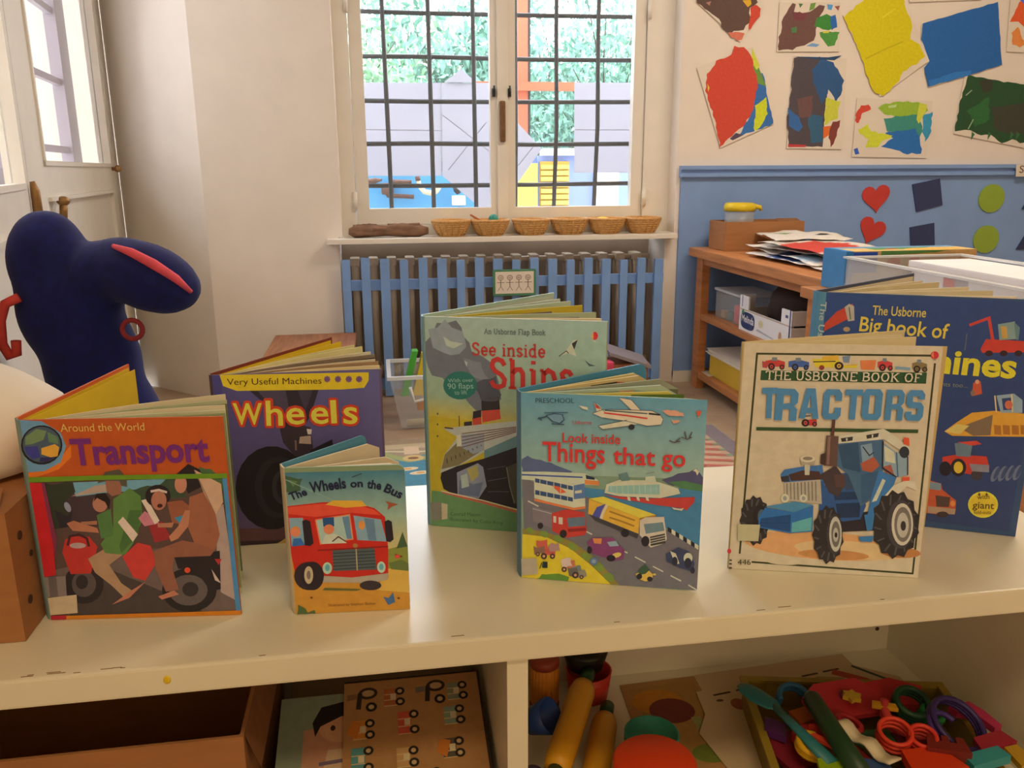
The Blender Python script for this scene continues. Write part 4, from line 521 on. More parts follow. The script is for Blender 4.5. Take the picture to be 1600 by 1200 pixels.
# paintings on the wall: base corner, paper outline, painted areas (tenths of a millimetre)
WALL_ART = {
 'p1': [
 ('B',[1.2952,1.4195],[0,1877,76,1453,2018,0,2919,1327,2595,1989]),
 ('P',(105,83,76),[95,1826,45,1628,90,1419,272,1348,403,1223,579,1138,742,1032,898,941,1049,851,1142,730,1154,566,1276,462,1547,296,1709,417,1914,427,2126,459,2200,632,2393,756,2397,926,2311,1102,2333,1298,2496,1379,2660,1503,2554,1689,2523,1857,2355,1873,2192,1831,2025,1846,1859,1862,1693,1863,1530,1834,1366,1830,1201,1825,1036,1844,873,1823,711,1794,543,1867,382,1836,218,1840]),
 ('P',(220,83,66),[2369,924,2389,1094,2349,1292,2472,1377,2598,1423,2802,1280,2786,1138,2791,986,2682,884,2594,770,2507,654,2441,515,2325,477,2322,628,2350,778]),('P',(227,129,107),[1469,366,1621,356,1768,381,1917,377,2170,336,2074,89,1860,49,1752,154,1595,170]),('P',(235,187,56),[2000,1566,2349,1602,2392,1435,2240,1320]),('P',(188,141,133),[454,1446,671,1507,617,1339]),],
 'p2': [
 ('B',[1.6548,1.3853],[0,1878,2662,1940,2795,42,37,0]),('P',(120,88,84),[144,1142,214,1320,329,1480,421,1665,567,1861,712,1820,652,1527,830,1514,1007,1492,1173,1518,1348,1550,1488,1631,1749,1821,1993,1784,1934,1587,1808,1406,1769,1231,1721,1058,1671,883,1691,666,1623,455,1412,362,1224,256,1047,226,874,187,723,69,506,97,298,81,96,42,61,217,97,388,57,562,154,723,179,925]),
 ('P',(71,150,71),[1667,1325,1820,1377,1971,1433,2090,1486,2297,1401,2319,1247,2431,1105,2430,945,2246,860,1973,891,1808,963,1595,993,1643,1161]),('P',(52,115,198),[2257,1386,2488,1463,2537,1313,2579,1162,2611,984,2472,941,2368,859,2358,997,2302,1130,2299,1269]),
 ('P',(88,159,76),[1846,776,1987,797,2135,767,2273,817,2421,790,2563,810,2746,798,2670,685,2672,550,2601,435,2569,282,2273,229,2147,360,2032,487,1898,610]),('P',(225,222,81),[1976,812,2305,841,2247,759,2015,743]),('P',(129,176,231),[1299,234,1553,354,1891,302,1766,207]),('P',(129,72,81),[595,1557,741,1493,892,1542,1038,1489,1222,1488,1188,1348,1144,1245,996,1184,840,1212,685,1198,638,1368]),
 ('P',(86,141,94),[582,912,839,974,825,745,630,730]),('P',(97,176,243),[2075,1854,2342,1831,2295,1631,2127,1656]),('P',(120,164,81),[1351,1865,1577,1899,1532,1671,1311,1581]),('P',(161,95,94),[2413,1776,2642,1810,2595,1609]),('P',(86,129,81),[829,1853,1026,1841,908,1686]),],
 'p3': [
 ('B',[1.9372,1.2136],[0,3172,1225,4031,2664,4067,4061,1412,2030,0]),
 ('P',(227,215,30),[29,3088,152,3202,267,3323,441,3392,516,3547,675,3629,829,3716,906,3868,1062,3950,1236,3956,1403,4009,1581,3995,1759,3982,1930,4011,2108,4001,2276,4053,2452,4058,2664,4055,2688,3860,2710,3665,2796,3476,2894,3300,3036,3141,3118,2966,3178,2803,3165,2643,3134,2484,3142,2308,3359,2212,3591,2107,3690,1945,3807,1791,3913,1612,3706,1490,3570,1301,3388,1270,3242,1193,3138,1062,2978,1011,2887,834,2840,631,2689,498,2537,374,2461,226,2303,153,2177,17,1971,95,1789,144,1648,273,1548,417,1468,568,1419,730,1293,864,1222,1013,1180,1171,1138,1329,1023,1463,946,1608,890,1760,772,1891,736,2049,605,2185,537,2349,463,2510,296,2628,234,2793,138,2942]),
 ('L',(203,192,25),58,[1195,1496,1908,1831,2823,2199]),('L',(238,229,56),58,[1761,3111,2329,3469]),],
 'p4': [
 ('B',[2.297,1.2544],[0,2515,3390,3440,4021,974,715,0,381,720,464,1004,71,1736]),
 ('P',(46,111,192),[43,2517,264,2582,489,2638,708,2710,940,2753,1164,2813,1386,2879,1604,2954,1834,3005,2056,3071,2281,3135,2516,3176,2743,3236,2955,3324,3193,3362,3411,3434,3466,3231,3518,3028,3551,2822,3607,2618,3647,2412,3696,2205,3764,2000,3790,1790,3831,1581,3880,1372,3942,1163,4003,940,3773,867,3541,799,3297,751,3077,661,2847,591,2609,535,2369,453,2117,395,1870,327,1628,251,1373,201,1122,145,885,59,624,3,531,260,420,511,338,768,543,1043,417,1256,293,1468,184,1684,41,1893,52,2102,41,2311]),
 ('P',(56,132,218),[599,261,818,319,1044,364,1249,449,1468,510,1686,569,1905,622,2136,638,2364,665,2571,710,2554,502,2343,457,2143,390,1921,369,1719,307,1530,219,1303,210,1099,153,902,81,709,20]),],
 'p5': [
 ('B',[1.3158,1.0041],[0,3147,2351,3992,3536,984,1209,0]),
 ('P',(65,122,198),[2474,2914,2671,2934,2852,2973,2934,2828,2990,2677,3015,2519,3069,2367,3082,2207,3139,2054,3193,1901,3244,1746,3286,1590,3369,1441,3399,1281,3466,1128,3481,990,3334,880,3140,864,2990,760,2800,735,2638,654,2473,613,2300,593,2156,499,1955,495,2090,626,2147,795,2204,963,2341,1092,2423,1259,2375,1431,2404,1595,2393,1763,2413,1928,2442,2091,2419,2259,2463,2420,2428,2588,2444,2751]),
 ('P',(118,164,81),[2303,3490,2571,3378,3067,2450,2696,2564,2466,3029]),('P',(220,229,81),[2322,3950,2711,3264,2592,3088,2343,3375]),('P',(220,233,56),[2614,1693,2748,1758,2858,1848,2977,1928,3091,2040,3111,1910,3141,1780,3157,1649,3138,1514,3210,1372,3121,1266,3088,1135,3024,1018,2955,902,2876,807,2677,663,2620,811,2637,956,2620,1101,2677,1245,2666,1390,2660,1535]),
 ('P',(220,83,66),[433,2906,568,3011,653,3144,764,3263,811,3428,967,3489,1142,3514,1297,3579,1432,3655,1518,3819,1557,4003,1748,3948,1968,3967,2150,3820,2288,3657,2379,3512,2431,3360,2428,3196,2503,3041,2604,2892,2631,2723,2681,2567,2689,2382,2609,2214,2620,2027,2564,1855,2576,1695,2554,1537,2479,1403,2435,1243,2298,1135,2252,975,2150,850,1966,747,1809,614,1677,459,1528,374,1408,264,1322,125,1148,24,1174,195,1100,349,1029,502,1010,664,947,818,956,985,888,1137,789,1288,784,1465,658,1607,609,1771,524,1923,518,2099,400,2254,444,2411,413,2574,454,2730]),
 ('P',(97,83,107),[1593,362,1842,602,2179,512,1729,301]),('P',(235,222,81),[483,2542,589,2369,533,2223]),],
 'p6': [
 ('B',[1.7324,0.9982],[7,3733,2393,3642,2529,0,0,30]),
 ('P',(90,83,92),[21,3635,244,3695,475,3655,701,3693,934,3647,1175,3704,1359,3560,1569,3480,1563,3298,1560,3115,1619,2930,1618,2746,1599,2562,1635,2376,1643,2190,1652,2004,1615,1820,1612,1633,1617,1445,1656,1254,1606,1069,1634,877,1653,686,1636,497,1637,306,1634,89,1405,116,1182,98,956,107,729,126,508,104,286,85,88,87,75,296,17,503,25,711,-61,916,-75,1123,-96,1331,-30,1505,-34,1687,-19,1865,-36,2048,-8,2224,32,2400,-21,2585,-17,2766,-20,2947,11,3125,38,3303,20,3484]),
 ('P',(56,99,154),[863,3184,977,3297,1079,3419,1187,3536,1299,3658,1535,3556,1800,3492,1881,3338,2034,3222,2122,3070,2229,2928,2357,2776,2291,2584,2315,2381,2263,2196,2145,2068,2055,1901,1971,2096,1835,2261,1670,2422,1670,2254,1581,2116,1513,1971,1454,1811,1352,1976,1262,2145,1161,2310,1106,2492,975,2647,943,2824,923,3003]),('P',(48,83,128),[-4,3691,1562,3685,2158,3769,1841,3571,1169,3591]),
 ('P',(63,115,185),[-70,1687,81,1551,240,1423,448,1337,531,1112,657,919,494,706,253,808,17,965,16,1148,15,1331,-59,1507]),('P',(63,109,146),[829,1477,1054,1402,1287,1387,1542,1336,1533,1164,1548,992,1566,820,1584,647,1618,474,1618,281,1429,295,1255,245,1086,240,1061,416,1032,591,1004,766,908,933,873,1106,881,1283]),
 ('P',(118,88,89),[306,2035,491,2058,667,2109,849,2141,1040,2172,976,2011,1026,1836,1027,1667,1005,1499,977,1315,741,1289,485,1268,430,1422,408,1581,367,1736,348,1894]),('P',(214,222,81),[1603,2086,1773,2060,1937,2009,2100,1955,2297,1939,2248,1812,2209,1683,2198,1550,2211,1412,2222,1254,2062,1195,1885,1161,1785,1020,1601,973,1659,1113,1612,1260,1588,1406,1597,1548,1652,1688,1597,1834,1605,1976]),
 ('P',(235,118,56),[1590,911,2029,973,1927,607,1636,423]),('P',(139,72,66),[2006,1120,2190,1127,2339,1190,2331,1059,2332,926,2260,808,2237,680,2242,546,2177,392,2134,230,2005,75,1989,213,1960,348,1869,469,1884,598,1888,777,1941,940]),('P',(203,72,81),[53,209,872,178,846,86,63,86]),],
 'p7': [
 ('B',[2.0345,0.9598],[0,2478,3537,2374,3544,0,17,64]),('P',(161,201,69),[1006,2063,1152,2185,1325,2255,1531,2244,1724,2324,1930,2345,2147,2321,2352,2361,2589,2300,2825,2332,3033,2270,3235,2150,3377,1993,3250,1886,3167,1750,3079,1650,2880,1653,2680,1621,2483,1706,2285,1703,2087,1701,1889,1711,1694,1782,1497,1781,1329,1815,1162,1959]),
 ('P',(71,157,146),[1322,1638,1513,1652,1702,1673,1878,1753,2078,1729,2267,1758,2460,1766,2644,1814,2867,1812,2962,1639,3095,1483,3193,1307,3189,1080,3100,840,2905,920,2704,928,2506,966,2309,1014,2109,1016,1909,1023,1717,1110,1526,1120,1464,1306,1393,1490]),
 ('P',(52,122,205),[1322,483,1505,578,1642,729,1862,843,1630,913,1460,1043,1628,1115,1825,1082,1992,1157,2188,1133,2371,1156,2554,1176,2729,1227,2880,1237,2948,1060,3106,906,3149,722,3189,536,3287,378,3264,178,3050,166,2829,223,2625,148,2417,204,2232,304,2026,344,1787,401,1547,441]),
 ('P',(220,233,69),[180,1186,341,1232,467,1319,598,1436,671,1256,818,1107,990,1122,1148,1021,1322,1045,1488,1010,1654,970,1817,940,1687,825,1503,781,1332,701,1266,562,1173,460,988,447,799,463,587,445,652,627,713,807,555,843,437,966,288,997]),
 ('P',(220,83,66),[-3,1781,28,1888,87,1979,167,2059,214,2176,395,2170,546,2210,650,2120,688,2013,570,1953,442,1908,297,1859,262,1760,263,1650,205,1559,191,1468,82,1455,3,1562,33,1679]),
 ('P',(65,164,210),[3131,1792,3280,1830,3437,1853,3596,1926,3614,1793,3557,1665,3606,1530,3610,1397,3580,1266,3641,1130,3591,1015,3518,841,3378,676,3379,839,3285,978,3177,1122,3225,1258,3202,1395,3181,1531,3156,1667]),('P',(220,229,81),[2921,2292,3282,2233,3278,1987,2996,1431,2866,1616]),('P',(65,106,210),[64,376,231,438,349,189,157,152]),
 ('P',(203,233,159),[1467,2161,1878,2224,1823,2102,1512,2070]),],
 'p8': [
 ('B',[2.5077,0.9997],[180,3032,3529,2593,3647,0,0,625]),
 ('P',(48,88,56),[339,3048,532,3022,723,2963,919,2968,1113,2946,1306,2896,1501,2874,1697,2864,1892,2825,2087,2767,2286,2793,2482,2763,2680,2749,2877,2708,3075,2693,3272,2602,3488,2610,3440,2450,3528,2282,3471,2121,3519,1954,3514,1790,3529,1625,3576,1456,3591,1290,3563,1126,3624,955,3647,787,3591,624,3616,455,3647,267,3280,223,3092,344,2888,397,2652,291,2387,217,2183,329,2002,468,1829,567,1561,590,1327,558,1130,614,948,698,776,771,511,791,269,754,35,723,6,889,19,1049,84,1200,48,1366,104,1518,95,1680,74,1843,102,1998,177,2142,166,2330,235,2496,282,2668,290,2849]),
 ('P',(71,74,63),[1646,1724,1885,1773,2146,1749,2373,1836,2626,1841,2867,1886,3116,1907,3307,1926,3453,1708,3446,1489,3511,1269,3532,1048,3486,826,3590,585,3288,615,2996,594,2706,626,2439,682,2172,738,1917,853,1844,1073,1820,1298,1722,1512]),('P',(67,69,58),[901,2829,1113,2850,1325,2873,1532,2840,1570,2621,1547,2390,1332,2368,1130,2346,1088,2516,970,2669]),
 ('P',(54,113,66),[476,1579,668,1695,875,1796,1083,1896,1220,2067,1481,2164,1509,1978,1488,1788,1606,1607,1576,1416,1637,1246,1448,1090,1193,1023,964,912,809,1119,719,1354]),('L',(171,199,172),47,[657,820,851,1227]),('L',(161,187,159),46,[347,2214,602,2431]),('P',(65,118,74),[852,726,1016,601,864,348]),('P',(65,118,74),[1652,728,1818,602,1666,349]),('P',(65,118,74),[3048,730,3216,603,3065,349]),
 ('P',(65,118,74),[2753,730,2921,603,2769,349]),],
 'p9': [
 ('B',[2.6933,1.3967],[0,2407,1884,2454,2314,0,164,46]),('P',(238,102,56),[457,2028,640,2102,821,2178,1013,2217,1256,2254,1485,2259,1569,2104,1559,1946,1555,1789,1612,1632,1600,1473,1633,1315,1708,1157,1769,998,1727,838,1813,679,1851,519,1828,375,1588,360,1351,335,1162,290,1047,438,988,592,944,748,974,912,864,1039,686,1157,538,1256,138,1239,198,1395,286,1541,329,1701,402,1851]),
 ('P',(240,152,81),[285,807,431,926,537,1045,659,944,709,814,769,689,847,569,984,473,1031,355,899,290,771,219,593,310,396,334,350,493,358,655]),('P',(97,118,236),[460,2117,795,2242,782,1889]),],
 'p10': [
 ('B',[2.2119,1.5865],[0,1071,3309,1311,3480,177,191,0]),('P',(231,176,185),[416,677,2739,737,2806,277,481,163]),],
 'tag': [
 ('B',[2.807,0.8781],[0,528,1992,548,2086,15,53,0]),('T',(103,74,69),'Shapes',[186,166,1666,186],310,'sans'),],
}

# ------------------------------------------------------------------ the room
WY = 3.45
m_wall = mat('wall_plaster', 'ece2d8', 0.8, 0.03, 6, bump=0.08)
m_white = mat('white_gloss_paint', 'ece6dc', 0.4, 0.03, 9)
m_blue = mat('blue_wall_paint', '84a6de', 0.5, 0.05, 7)
m_slat = mat('blue_slat_paint', '7da4e0', 0.5, 0.06, 12)
m_floor = mat('lino_floor', 'b09880', 0.4, 0.1, 14, bump=0.03)
m_shade = mat('shaded_alcove_plaster', 'b8a898', 0.85, 0.06, 10)  # darker copy of the wall plaster, alcove shade put into its colour
m_iron = mat('dark_iron', '2a3138', 0.5, 0.15, 60)
m_brass = mat('worn_brass', '9a7446', 0.4, 0.15, 40, metal=0.5)
m_pine = mat('orange_pine', 'b9794a', 0.45, 0.2, 7, (1, 1, 9), 0.05)
m_pine_y = mat('orange_pine_lengthwise', 'bb7c4c', 0.45, 0.2, 7, (9, 1, 9), 0.05)
m_glass = clear_mat('window_glass', 'ffffff', 0.05, 0.02)
m_paper = mat('white_paper', 'e6dccf', 0.8, 0.03, 8)
m_card = mat('brown_cardboard', 'a8744a', 0.8, 0.08, 12, (1, 1, 6), 0.03)
m_carddark = mat('cardboard_cut_edge', '8a5c38', 0.85, 0.12, 60)
m_yel = mat('yellow_plastic', 'e0c422', 0.4, 0.04, 12)

MB().box((-2.0, -1.7, -0.08), (3.7, 3.75, 0)).build('floor', m_floor)['kind'] = 'structure'
MB().box((-2.0, -1.7, 2.6), (3.7, 3.85, 2.7)).build('ceiling', m_wall)['kind'] = 'structure'
b = MB()
b.box((-0.66, WY, 0), (-0.155, WY + 0.35, 2.6))                    # left of the window
b.box((-0.155, WY, 0.66), (-0.14, WY + 0.35, 2.6))
b.box((1.25, WY, 0), (3.7, WY + 0.35, 2.6))                        # right of the window
b.box((1.21, WY, 0), (1.25, WY + 0.35, 0.63))
b.box((-0.14, WY, 2.4), (1.25, WY + 0.35, 2.6))
b.build('wall_back', m_wall)['kind'] = 'structure'
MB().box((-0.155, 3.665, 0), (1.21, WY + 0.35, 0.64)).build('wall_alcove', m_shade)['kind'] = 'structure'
MB().box((3.6, -1.7, 0), (3.7, WY, 2.6)).build('wall_right', m_wall)['kind'] = 'structure'
MB().box((-2.0, -1.8, 0), (3.7, -1.7, 2.6)).build('wall_rear', m_wall)['kind'] = 'structure'
C0 = Vector((-0.66, WY, 0)); B0 = Vector((-1.0626, 3.8226, 0))
D2 = Vector((0.1219, -0.9925, 0)); D1 = Vector((0.2588, -0.9659, 0))
KD = 1.15
E0 = B0 + D2 * 1.26 * KD; F0 = E0 + D1 * 0.86 * KD
def fr_line(A, d, k=1.0):
    n = Vector((-d.y, d.x, 0))
    return lambda t, off, z: A + d * (t * k) + n * off + Vector((0, 0, min(2.6, max(0.0, 0.92 + (z - 0.92) * k))))
def leaf_box(mb, fr, t0, t1, z0, z1, o0, o1):
    vs = [fr(*p) for p in ((t0, o0, z0), (t1, o0, z0), (t1, o1, z0), (t0, o1, z0), (t0, o0, z1), (t1, o0, z1), (t1, o1, z1), (t0, o1, z1))]
    return mb.add(vs, [(0, 3, 2, 1), (4, 5, 6, 7), (0, 1, 5, 4), (1, 2, 6, 5), (2, 3, 7, 6), (3, 0, 4, 7)])
b = MB()
ds = (B0 - C0); fs = fr_line(C0, ds.normalized())
leaf_box(b, fs, 0, ds.length, 0, 2.6, -0.3, 0)
f2 = fr_line(B0, D2, KD); f1 = fr_line(E0, D1, KD)
leaf_box(b, f2, -0.3, 0.015, 0, 2.6, -0.30, -0.002)                 # jamb
leaf_box(b, f2, 0, 1.26, 2.12, 2.6, -0.15, 0.0)
leaf_box(b, f1, 0, 0.86, 2.12, 2.6, -0.15, 0.0)
G0 = Vector((-1.98, 1.1, 0)); dg = G0 - F0; fg = fr_line(F0, dg.normalized())
leaf_box(b, fg, 0, dg.length, 0, 2.6, -0.08, 0.0)
b.box((-2.0, -1.7, 0), (-1.92, 1.14, 2.6))
b.build('wall_left', m_wall)['kind'] = 'structure'

# ---- blue painted panelling on the back wall, with its cap moulding
MB().box((1.268, WY - 0.012, 0.02), (3.6, WY + 0.01, 0.886)).build('trim_1', m_blue)['kind'] = 'structure'
b = MB(); b.box((1.262, WY - 0.03, 0.886), (3.6, WY + 0.01, 0.9)); b.box((1.262, WY - 0.022, 0.9), (3.6, WY + 0.01, 0.916)); b.box((1.262, WY - 0.034, 0.916), (3.6, WY + 0.01, 0.932))
b.build('trim_2', m_blue)['kind'] = 'structure'
MB().box((1.268, WY - 0.02, 0), (3.6, WY, 0.05)).build('baseboard_back', m_white)['kind'] = 'structure'

# ---- glazed double door on the left
def door_leaf(name, fr, L, gl, gr, gz, knob):
    d = struct(name)
    bb = lambda t0, t1, z0, z1, o0=-0.04, o1=0.0: leaf_box(MB(), fr, t0, t1, z0, z1, o0, o1)
    bb(0.004, gl, 0.02, 2.1).build('stile', m_white, d); bb(gr, L - 0.004, 0.02, 2.1).build('stile', m_white, d)
    bb(gl, gr, gz - 0.075, gz).build('rail', m_white, d); bb(gl, gr, 2.0, 2.1).build('rail', m_white, d); bb(gl, gr, 0.02, 0.2).build('rail', m_white, d)
    bb(gl, gr, 0.2, gz - 0.075, -0.03, -0.012).build('lower_panel', m_white, d)
    bead = MB()
    for t in (gl, gr - 0.012): leaf_box(bead, fr, t, t + 0.012, gz, 2.0, -0.02, 0.006)
    leaf_box(bead, fr, gl, gr, gz - 0.085, gz - 0.075, -0.02, 0.01); leaf_box(bead, fr, gl, gr, gz, gz + 0.012, -0.02, 0.006)
    bead.build('glazing_bead', m_white, d)
    bb(gl, gr, gz, 2.0, -0.026, -0.022).build('pane', m_glass, d)
    return d
d2 = door_leaf('door_1', f2, 1.26, 0.165, 1.10, 0.935, True)
p = f2(0.137, 0.0, 0.93)
MB().ball(p + Vector((0.022, 0, 0)), 0.014).tube([p, p + Vector((0.022, 0, 0))], 0.008).build('knob', m_brass, d2)
p = f2(1.02, 0.0, 0.80); q = f2(1.02, 0.012, 0.845)
MB().tube([p + Vector((0.012, 0, 0)), q + Vector((0.006, 0, 0))], 0.011).ball(q + Vector((0.006, 0, 0.004)), (0.018, 0.018, 0.014)).build('key', m_brass, d2)
d1 = door_leaf('door_2', f1, 0.86, 0.10, 0.76, 0.885, False)
MB().tube([f1(0.02, 0.014, 0.78), f1(0.02, 0.014, 0.88), f1(0.02, 0.01, 0.9)], [0.013, 0.011, 0.006]).build('bolt_handle', m_brass, d1)

# ---- outer window seen through the door glass
wo = struct('window_2')
m_ow = mat('outer_window_paint', 'b9b2c2', 0.5, 0.03, 9)
for t0, t1 in ((0.20, 0.335), (0.722, 0.752), (1.10, 1.13)): leaf_box(MB(), f2, t0, t1, 0.90, 2.1, -0.13, -0.09).build('frame_post' if t0 < .3 else 'muntin', m_ow, wo)
for z in (0.988, 1.195, 1.405, 1.62, 1.84): leaf_box(MB(), f2, 0.335, 1.25, z - 0.010, z + 0.010, -0.12, -0.10).build('muntin', m_ow, wo)
leaf_box(MB(), f2, 0.20, 1.25, 0.86, 0.93, -0.13, -0.09).build('frame_rail', m_ow, wo)
tag(MB().box((-2.9, -0.5, -0.4), (-2.6, 9.0, 7.5)).build('added_sky_block_wall', mat('pale_render', 'e6e4e2', 0.8, 0.05, 3)), 'pale wall added outside the glazed door at the left to cut its daylight', 'wall')['kind'] = 'structure'  # added wall, cuts the sky light that comes in by the door

# ---- the big casement window
wd = struct('window_1')
b = MB()
b.box((-0.14, 3.54, 0.655), (-0.082, 3.62, 2.4)); b.box((1.135, 3.54, 0.655), (1.25, 3.62, 2.4)); b.box((-0.082, 3.545, 0.655), (1.135, 3.62, 0.70)); b.box((-0.082, 3.545, 2.34), (1.135, 3.62, 2.4))
b.build('frame', m_white, wd)
for x0, x1 in ((-0.080, 0.527), (0.531, 1.133)):
    c = MB()
    c.box((x0, 3.555, 0.702), (x0 + 0.052, 3.60, 2.338)); c.box((x1 - 0.048, 3.555, 0.702), (x1, 3.60, 2.338)); c.box((x0 + 0.052, 3.555, 0.702), (x1 - 0.048, 3.60, 0.766)); c.box((x0 + 0.052, 3.555, 2.27), (x1 - 0.048, 3.60, 2.338))
    ca = c.build('casement', m_white, wd)
    MB().box((x0 + 0.05, 3.576, 0.764), (x1 - 0.046, 3.580, 2.272)).build('pane', m_glass, ca)
MB().box((0.506, 3.540, 0.702), (0.551, 3.556, 2.338), ch=0.004).build('meeting_strip', m_white, wd)
MB().rbox((0.514, 3.522, 1.03), (0.538, 3.541, 1.192), 0.008).build('handle', mat('aged_bolt', '7a5a40', 0.45, 0.2, 40, metal=0.3), wd)
for x in (0.492, 0.557): MB().box((x - 0.006, 3.535, 1.208), (x + 0.006, 3.556, 1.24)).tube([(x, 3.53, 1.25), (x, 3.53, 1.222)], 0.004).build('catch', m_iron, wd)
for x in (-0.084, 1.138):
    for z in (0.80, 1.55): MB().tube([(x, 3.535, z - 0.035), (x, 3.535, z + 0.035)], 0.009).build('hinge', m_white, wd)
MB().box((-0.20, 3.375, 0.637), (1.242, 3.45, 0.657), ch=0.003).box((-0.14, 3.44, 0.64), (1.25, 3.57, 0.657)).build('window_sill', m_white, wd)

# ---- iron grille outside the glass
gr = thing('iron_grille', 'dark iron bar grille outside the big casement window', 'grille', (0.5, 3.70, 0.6))
for k, x in enumerate((-0.12, 0.058, 0.244, 0.429, 0.607, 0.783, 0.966, 1.15)):
    w_ = (0.008 if k in (1, 5, 6) else 0.003)
    MB().tube([(x - w_ if k < 4 else x + w_, 3.70, 2.395), (x, 3.70, 1.5), (x + w_ * 0.6, 3.70, 1.1), (x + (w_ if k < 4 else -w_), 3.70, 0.645)], 0.0095, 8).build('bar', m_iron, gr, True)
for k, z in enumerate((0.70, 0.857, 1.027, 1.203, 1.375, 1.549, 1.725, 1.9, 2.07, 2.24)):
    MB().tube([(-0.135, 3.712, z), (0.2, 3.712, z + 0.003 * (-1) ** k), (0.7, 3.712, z - 0.002), (1.245, 3.712, z + 0.002)], 0.0095, 8).build('bar', m_iron, gr, True)

# ---- outside: paper sheets, garden wall, boards, post, trees
def sheet(name, label, pts, y, m, cat='paper sheet', th=0.002, group=None):
    o = MB().prism(pts, th, lambda a, b_, c: Vector((a, y + c, b_))).build(name, m)
    return tag(o, label, cat, group)
m_osheet = mat('outdoor_paper', 'c8c4cc', 0.8, 0.04, 5)
_t = m_osheet.node_tree; _b = _t.nodes['Principled BSDF']; _tr = _t.nodes.new('ShaderNodeBsdfTranslucent'); _mx = _t.nodes.new('ShaderNodeMixShader')
_tr.inputs[0].default_value = (0.55, 0.54, 0.58, 1); _mx.inputs[0].default_value = 0.75
_t.links.new(_b.outputs[0], _mx.inputs[1]); _t.links.new(_tr.outputs[0], _mx.inputs[2])
_t.links.new(_mx.outputs[0], _t.nodes['Material Output'].inputs[0])
def creased(name, label, pts, y, lines):
    o = sheet(name, label, pts, y, m_osheet)
    cr = MB()
    for p, q in lines:
        d = Vector((q[0] - p[0], 0, q[1] - p[1])).normalized(); n = Vector((-d.z, 0, d.x)) * 0.002
        P = Vector((p[0], y, p[1])); Q = Vector((q[0], y, q[1])); u = Vector((0, -0.003, 0))
        cr.add([P - n, Q - n, Q + u, P + u], [(0, 1, 2, 3)]); cr.add([P + n, P + u, Q + u, Q + n], [(0, 1, 2, 3)])
    cr.build('fold', m_osheet, o, True)
creased('paper_sheet', 'wide white paper sheet behind the left window bars, creased across the middle', [(-0.12, 0.897), (0.29, 0.895), (0.298, 1.281), (-0.12, 1.279)], 3.77, [((-0.12, 1.09), (0.29, 1.085)), ((0.06, 0.9), (0.06, 1.28))])
creased('paper_sheet', 'tall white paper sheet behind the middle of the window bars, folded diagonally', [(0.292, 0.895), (0.5, 0.72), (0.556, 0.72), (0.528, 1.06), (0.505, 1.283), (0.299, 1.282)], 3.775, [((0.30, 1.15), (0.5, 1.0)), ((0.32, 0.92), (0.49, 1.12))])
creased('paper_sheet', 'corner of a tilted white sheet pointing up above the other sheets, left of the handle', [(0.31, 1.285), (0.387, 1.34), (0.45, 1.285)], 3.785, [])
creased('paper_sheet', 'tilted white paper sheet behind the left edge of the right casement', [(0.558, 0.80), (0.60, 0.824), (0.737, 1.009), (0.607, 1.14), (0.532, 1.06)], 3.77, [((0.6, 0.9), (0.7, 1.02))])
creased('paper_sheet', 'wide white paper sheet behind the right end of the window bars', [(0.885, 0.905), (1.25, 0.903), (1.25, 1.291), (0.881, 1.288)], 3.77, [((0.885, 1.09), (1.25, 1.09))])

m_sky = mat('sky_blue_board', '4f9fd8', 0.6, 0.04, 6); m_pblue = mat('periwinkle_wall', '7f97d8', 0.7, 0.05, 5)
m_terr = mat('terracotta_paint', 'c0664a', 0.7, 0.08, 9); m_yelo = mat('pale_yellow_board', 'd8cf62', 0.6, 0.06, 8); m_yeld = mat('yellow_board_groove', 'a88a3a', 0.7, 0.06, 8)
m_wood = mat('dark_worn_wood', '5a4038', 0.7, 0.25, 24, (6, 1, 1)); m_cream = mat('cream_plastic', 'd8d0b4', 0.5, 0.05, 14)
MB().box((-3.5, 3.8, -0.4), (5.5, 9.5, -0.02)).build('ground_outside', mat('garden_paving', '9a948c', 0.9, 0.1, 3))['kind'] = 'structure'
pb = MB().box((-0.6, 4.62, 0.0), (0.72, 4.66, 0.91)).build('play_board', m_sky)
tag(pb, 'bright blue outdoor board with toy tools, seen low through left casement', 'board')
t = thing('toy_drill', 'dark brown toy drill on the outdoor blue board, beneath the crossed bars', 'toy', (0.06, 4.58, 0.82))
MB().rbox((0.03, 4.56, 0.795), (0.095, 4.61, 0.855), 0.012).build('body', m_wood, t, True)
MB().tube([(0.085, 4.58, 0.862), (0.19, 4.58, 0.858)], 0.012).build('barrel', m_wood, t, True)
MB().tube([(0.06, 4.58, 0.80), (0.06, 4.58, 0.79), (0.2, 4.58, 0.782)], 0.012).build('handle', m_wood, t, True)
tag(MB().tube([(-0.1, 4.58, 0.85), (0.0, 4.58, 0.868), (0.035, 4.58, 0.872)], [0.02, 0.016, 0.006]).build('toy_club', m_wood), 'dark tapered handle at the left end of the outdoor blue board', 'toy')
t = thing('toy_pipe', 'curved brown and cream toy pipe hanging on the outdoor blue board', 'toy', (0.29, 4.57, 0.8))
MB().tube([(0.222, 4.57, 0.888), (0.225, 4.57, 0.865)], 0.014).build('mouthpiece', m_wood, t, True)
MB().tube([(0.225, 4.57, 0.868), (0.232, 4.57, 0.835), (0.256, 4.57, 0.808), (0.29, 4.57, 0.80), (0.315, 4.57, 0.81), (0.328, 4.57, 0.84)], [0.011, 0.012, 0.014, 0.015, 0.017, 0.024], 10, True, 1.0, (0, 1, 0)).build('bend', m_cream, t, True)
tag(MB().tube([(0.412, 4.58, 0.845), (0.432, 4.58, 0.815), (0.44, 4.58, 0.795)], [0.008, 0.02, 0.012]).build('toy_spoon', m_iron), 'small dark grey scoop on the outdoor blue board, right of the pipe', 'toy')
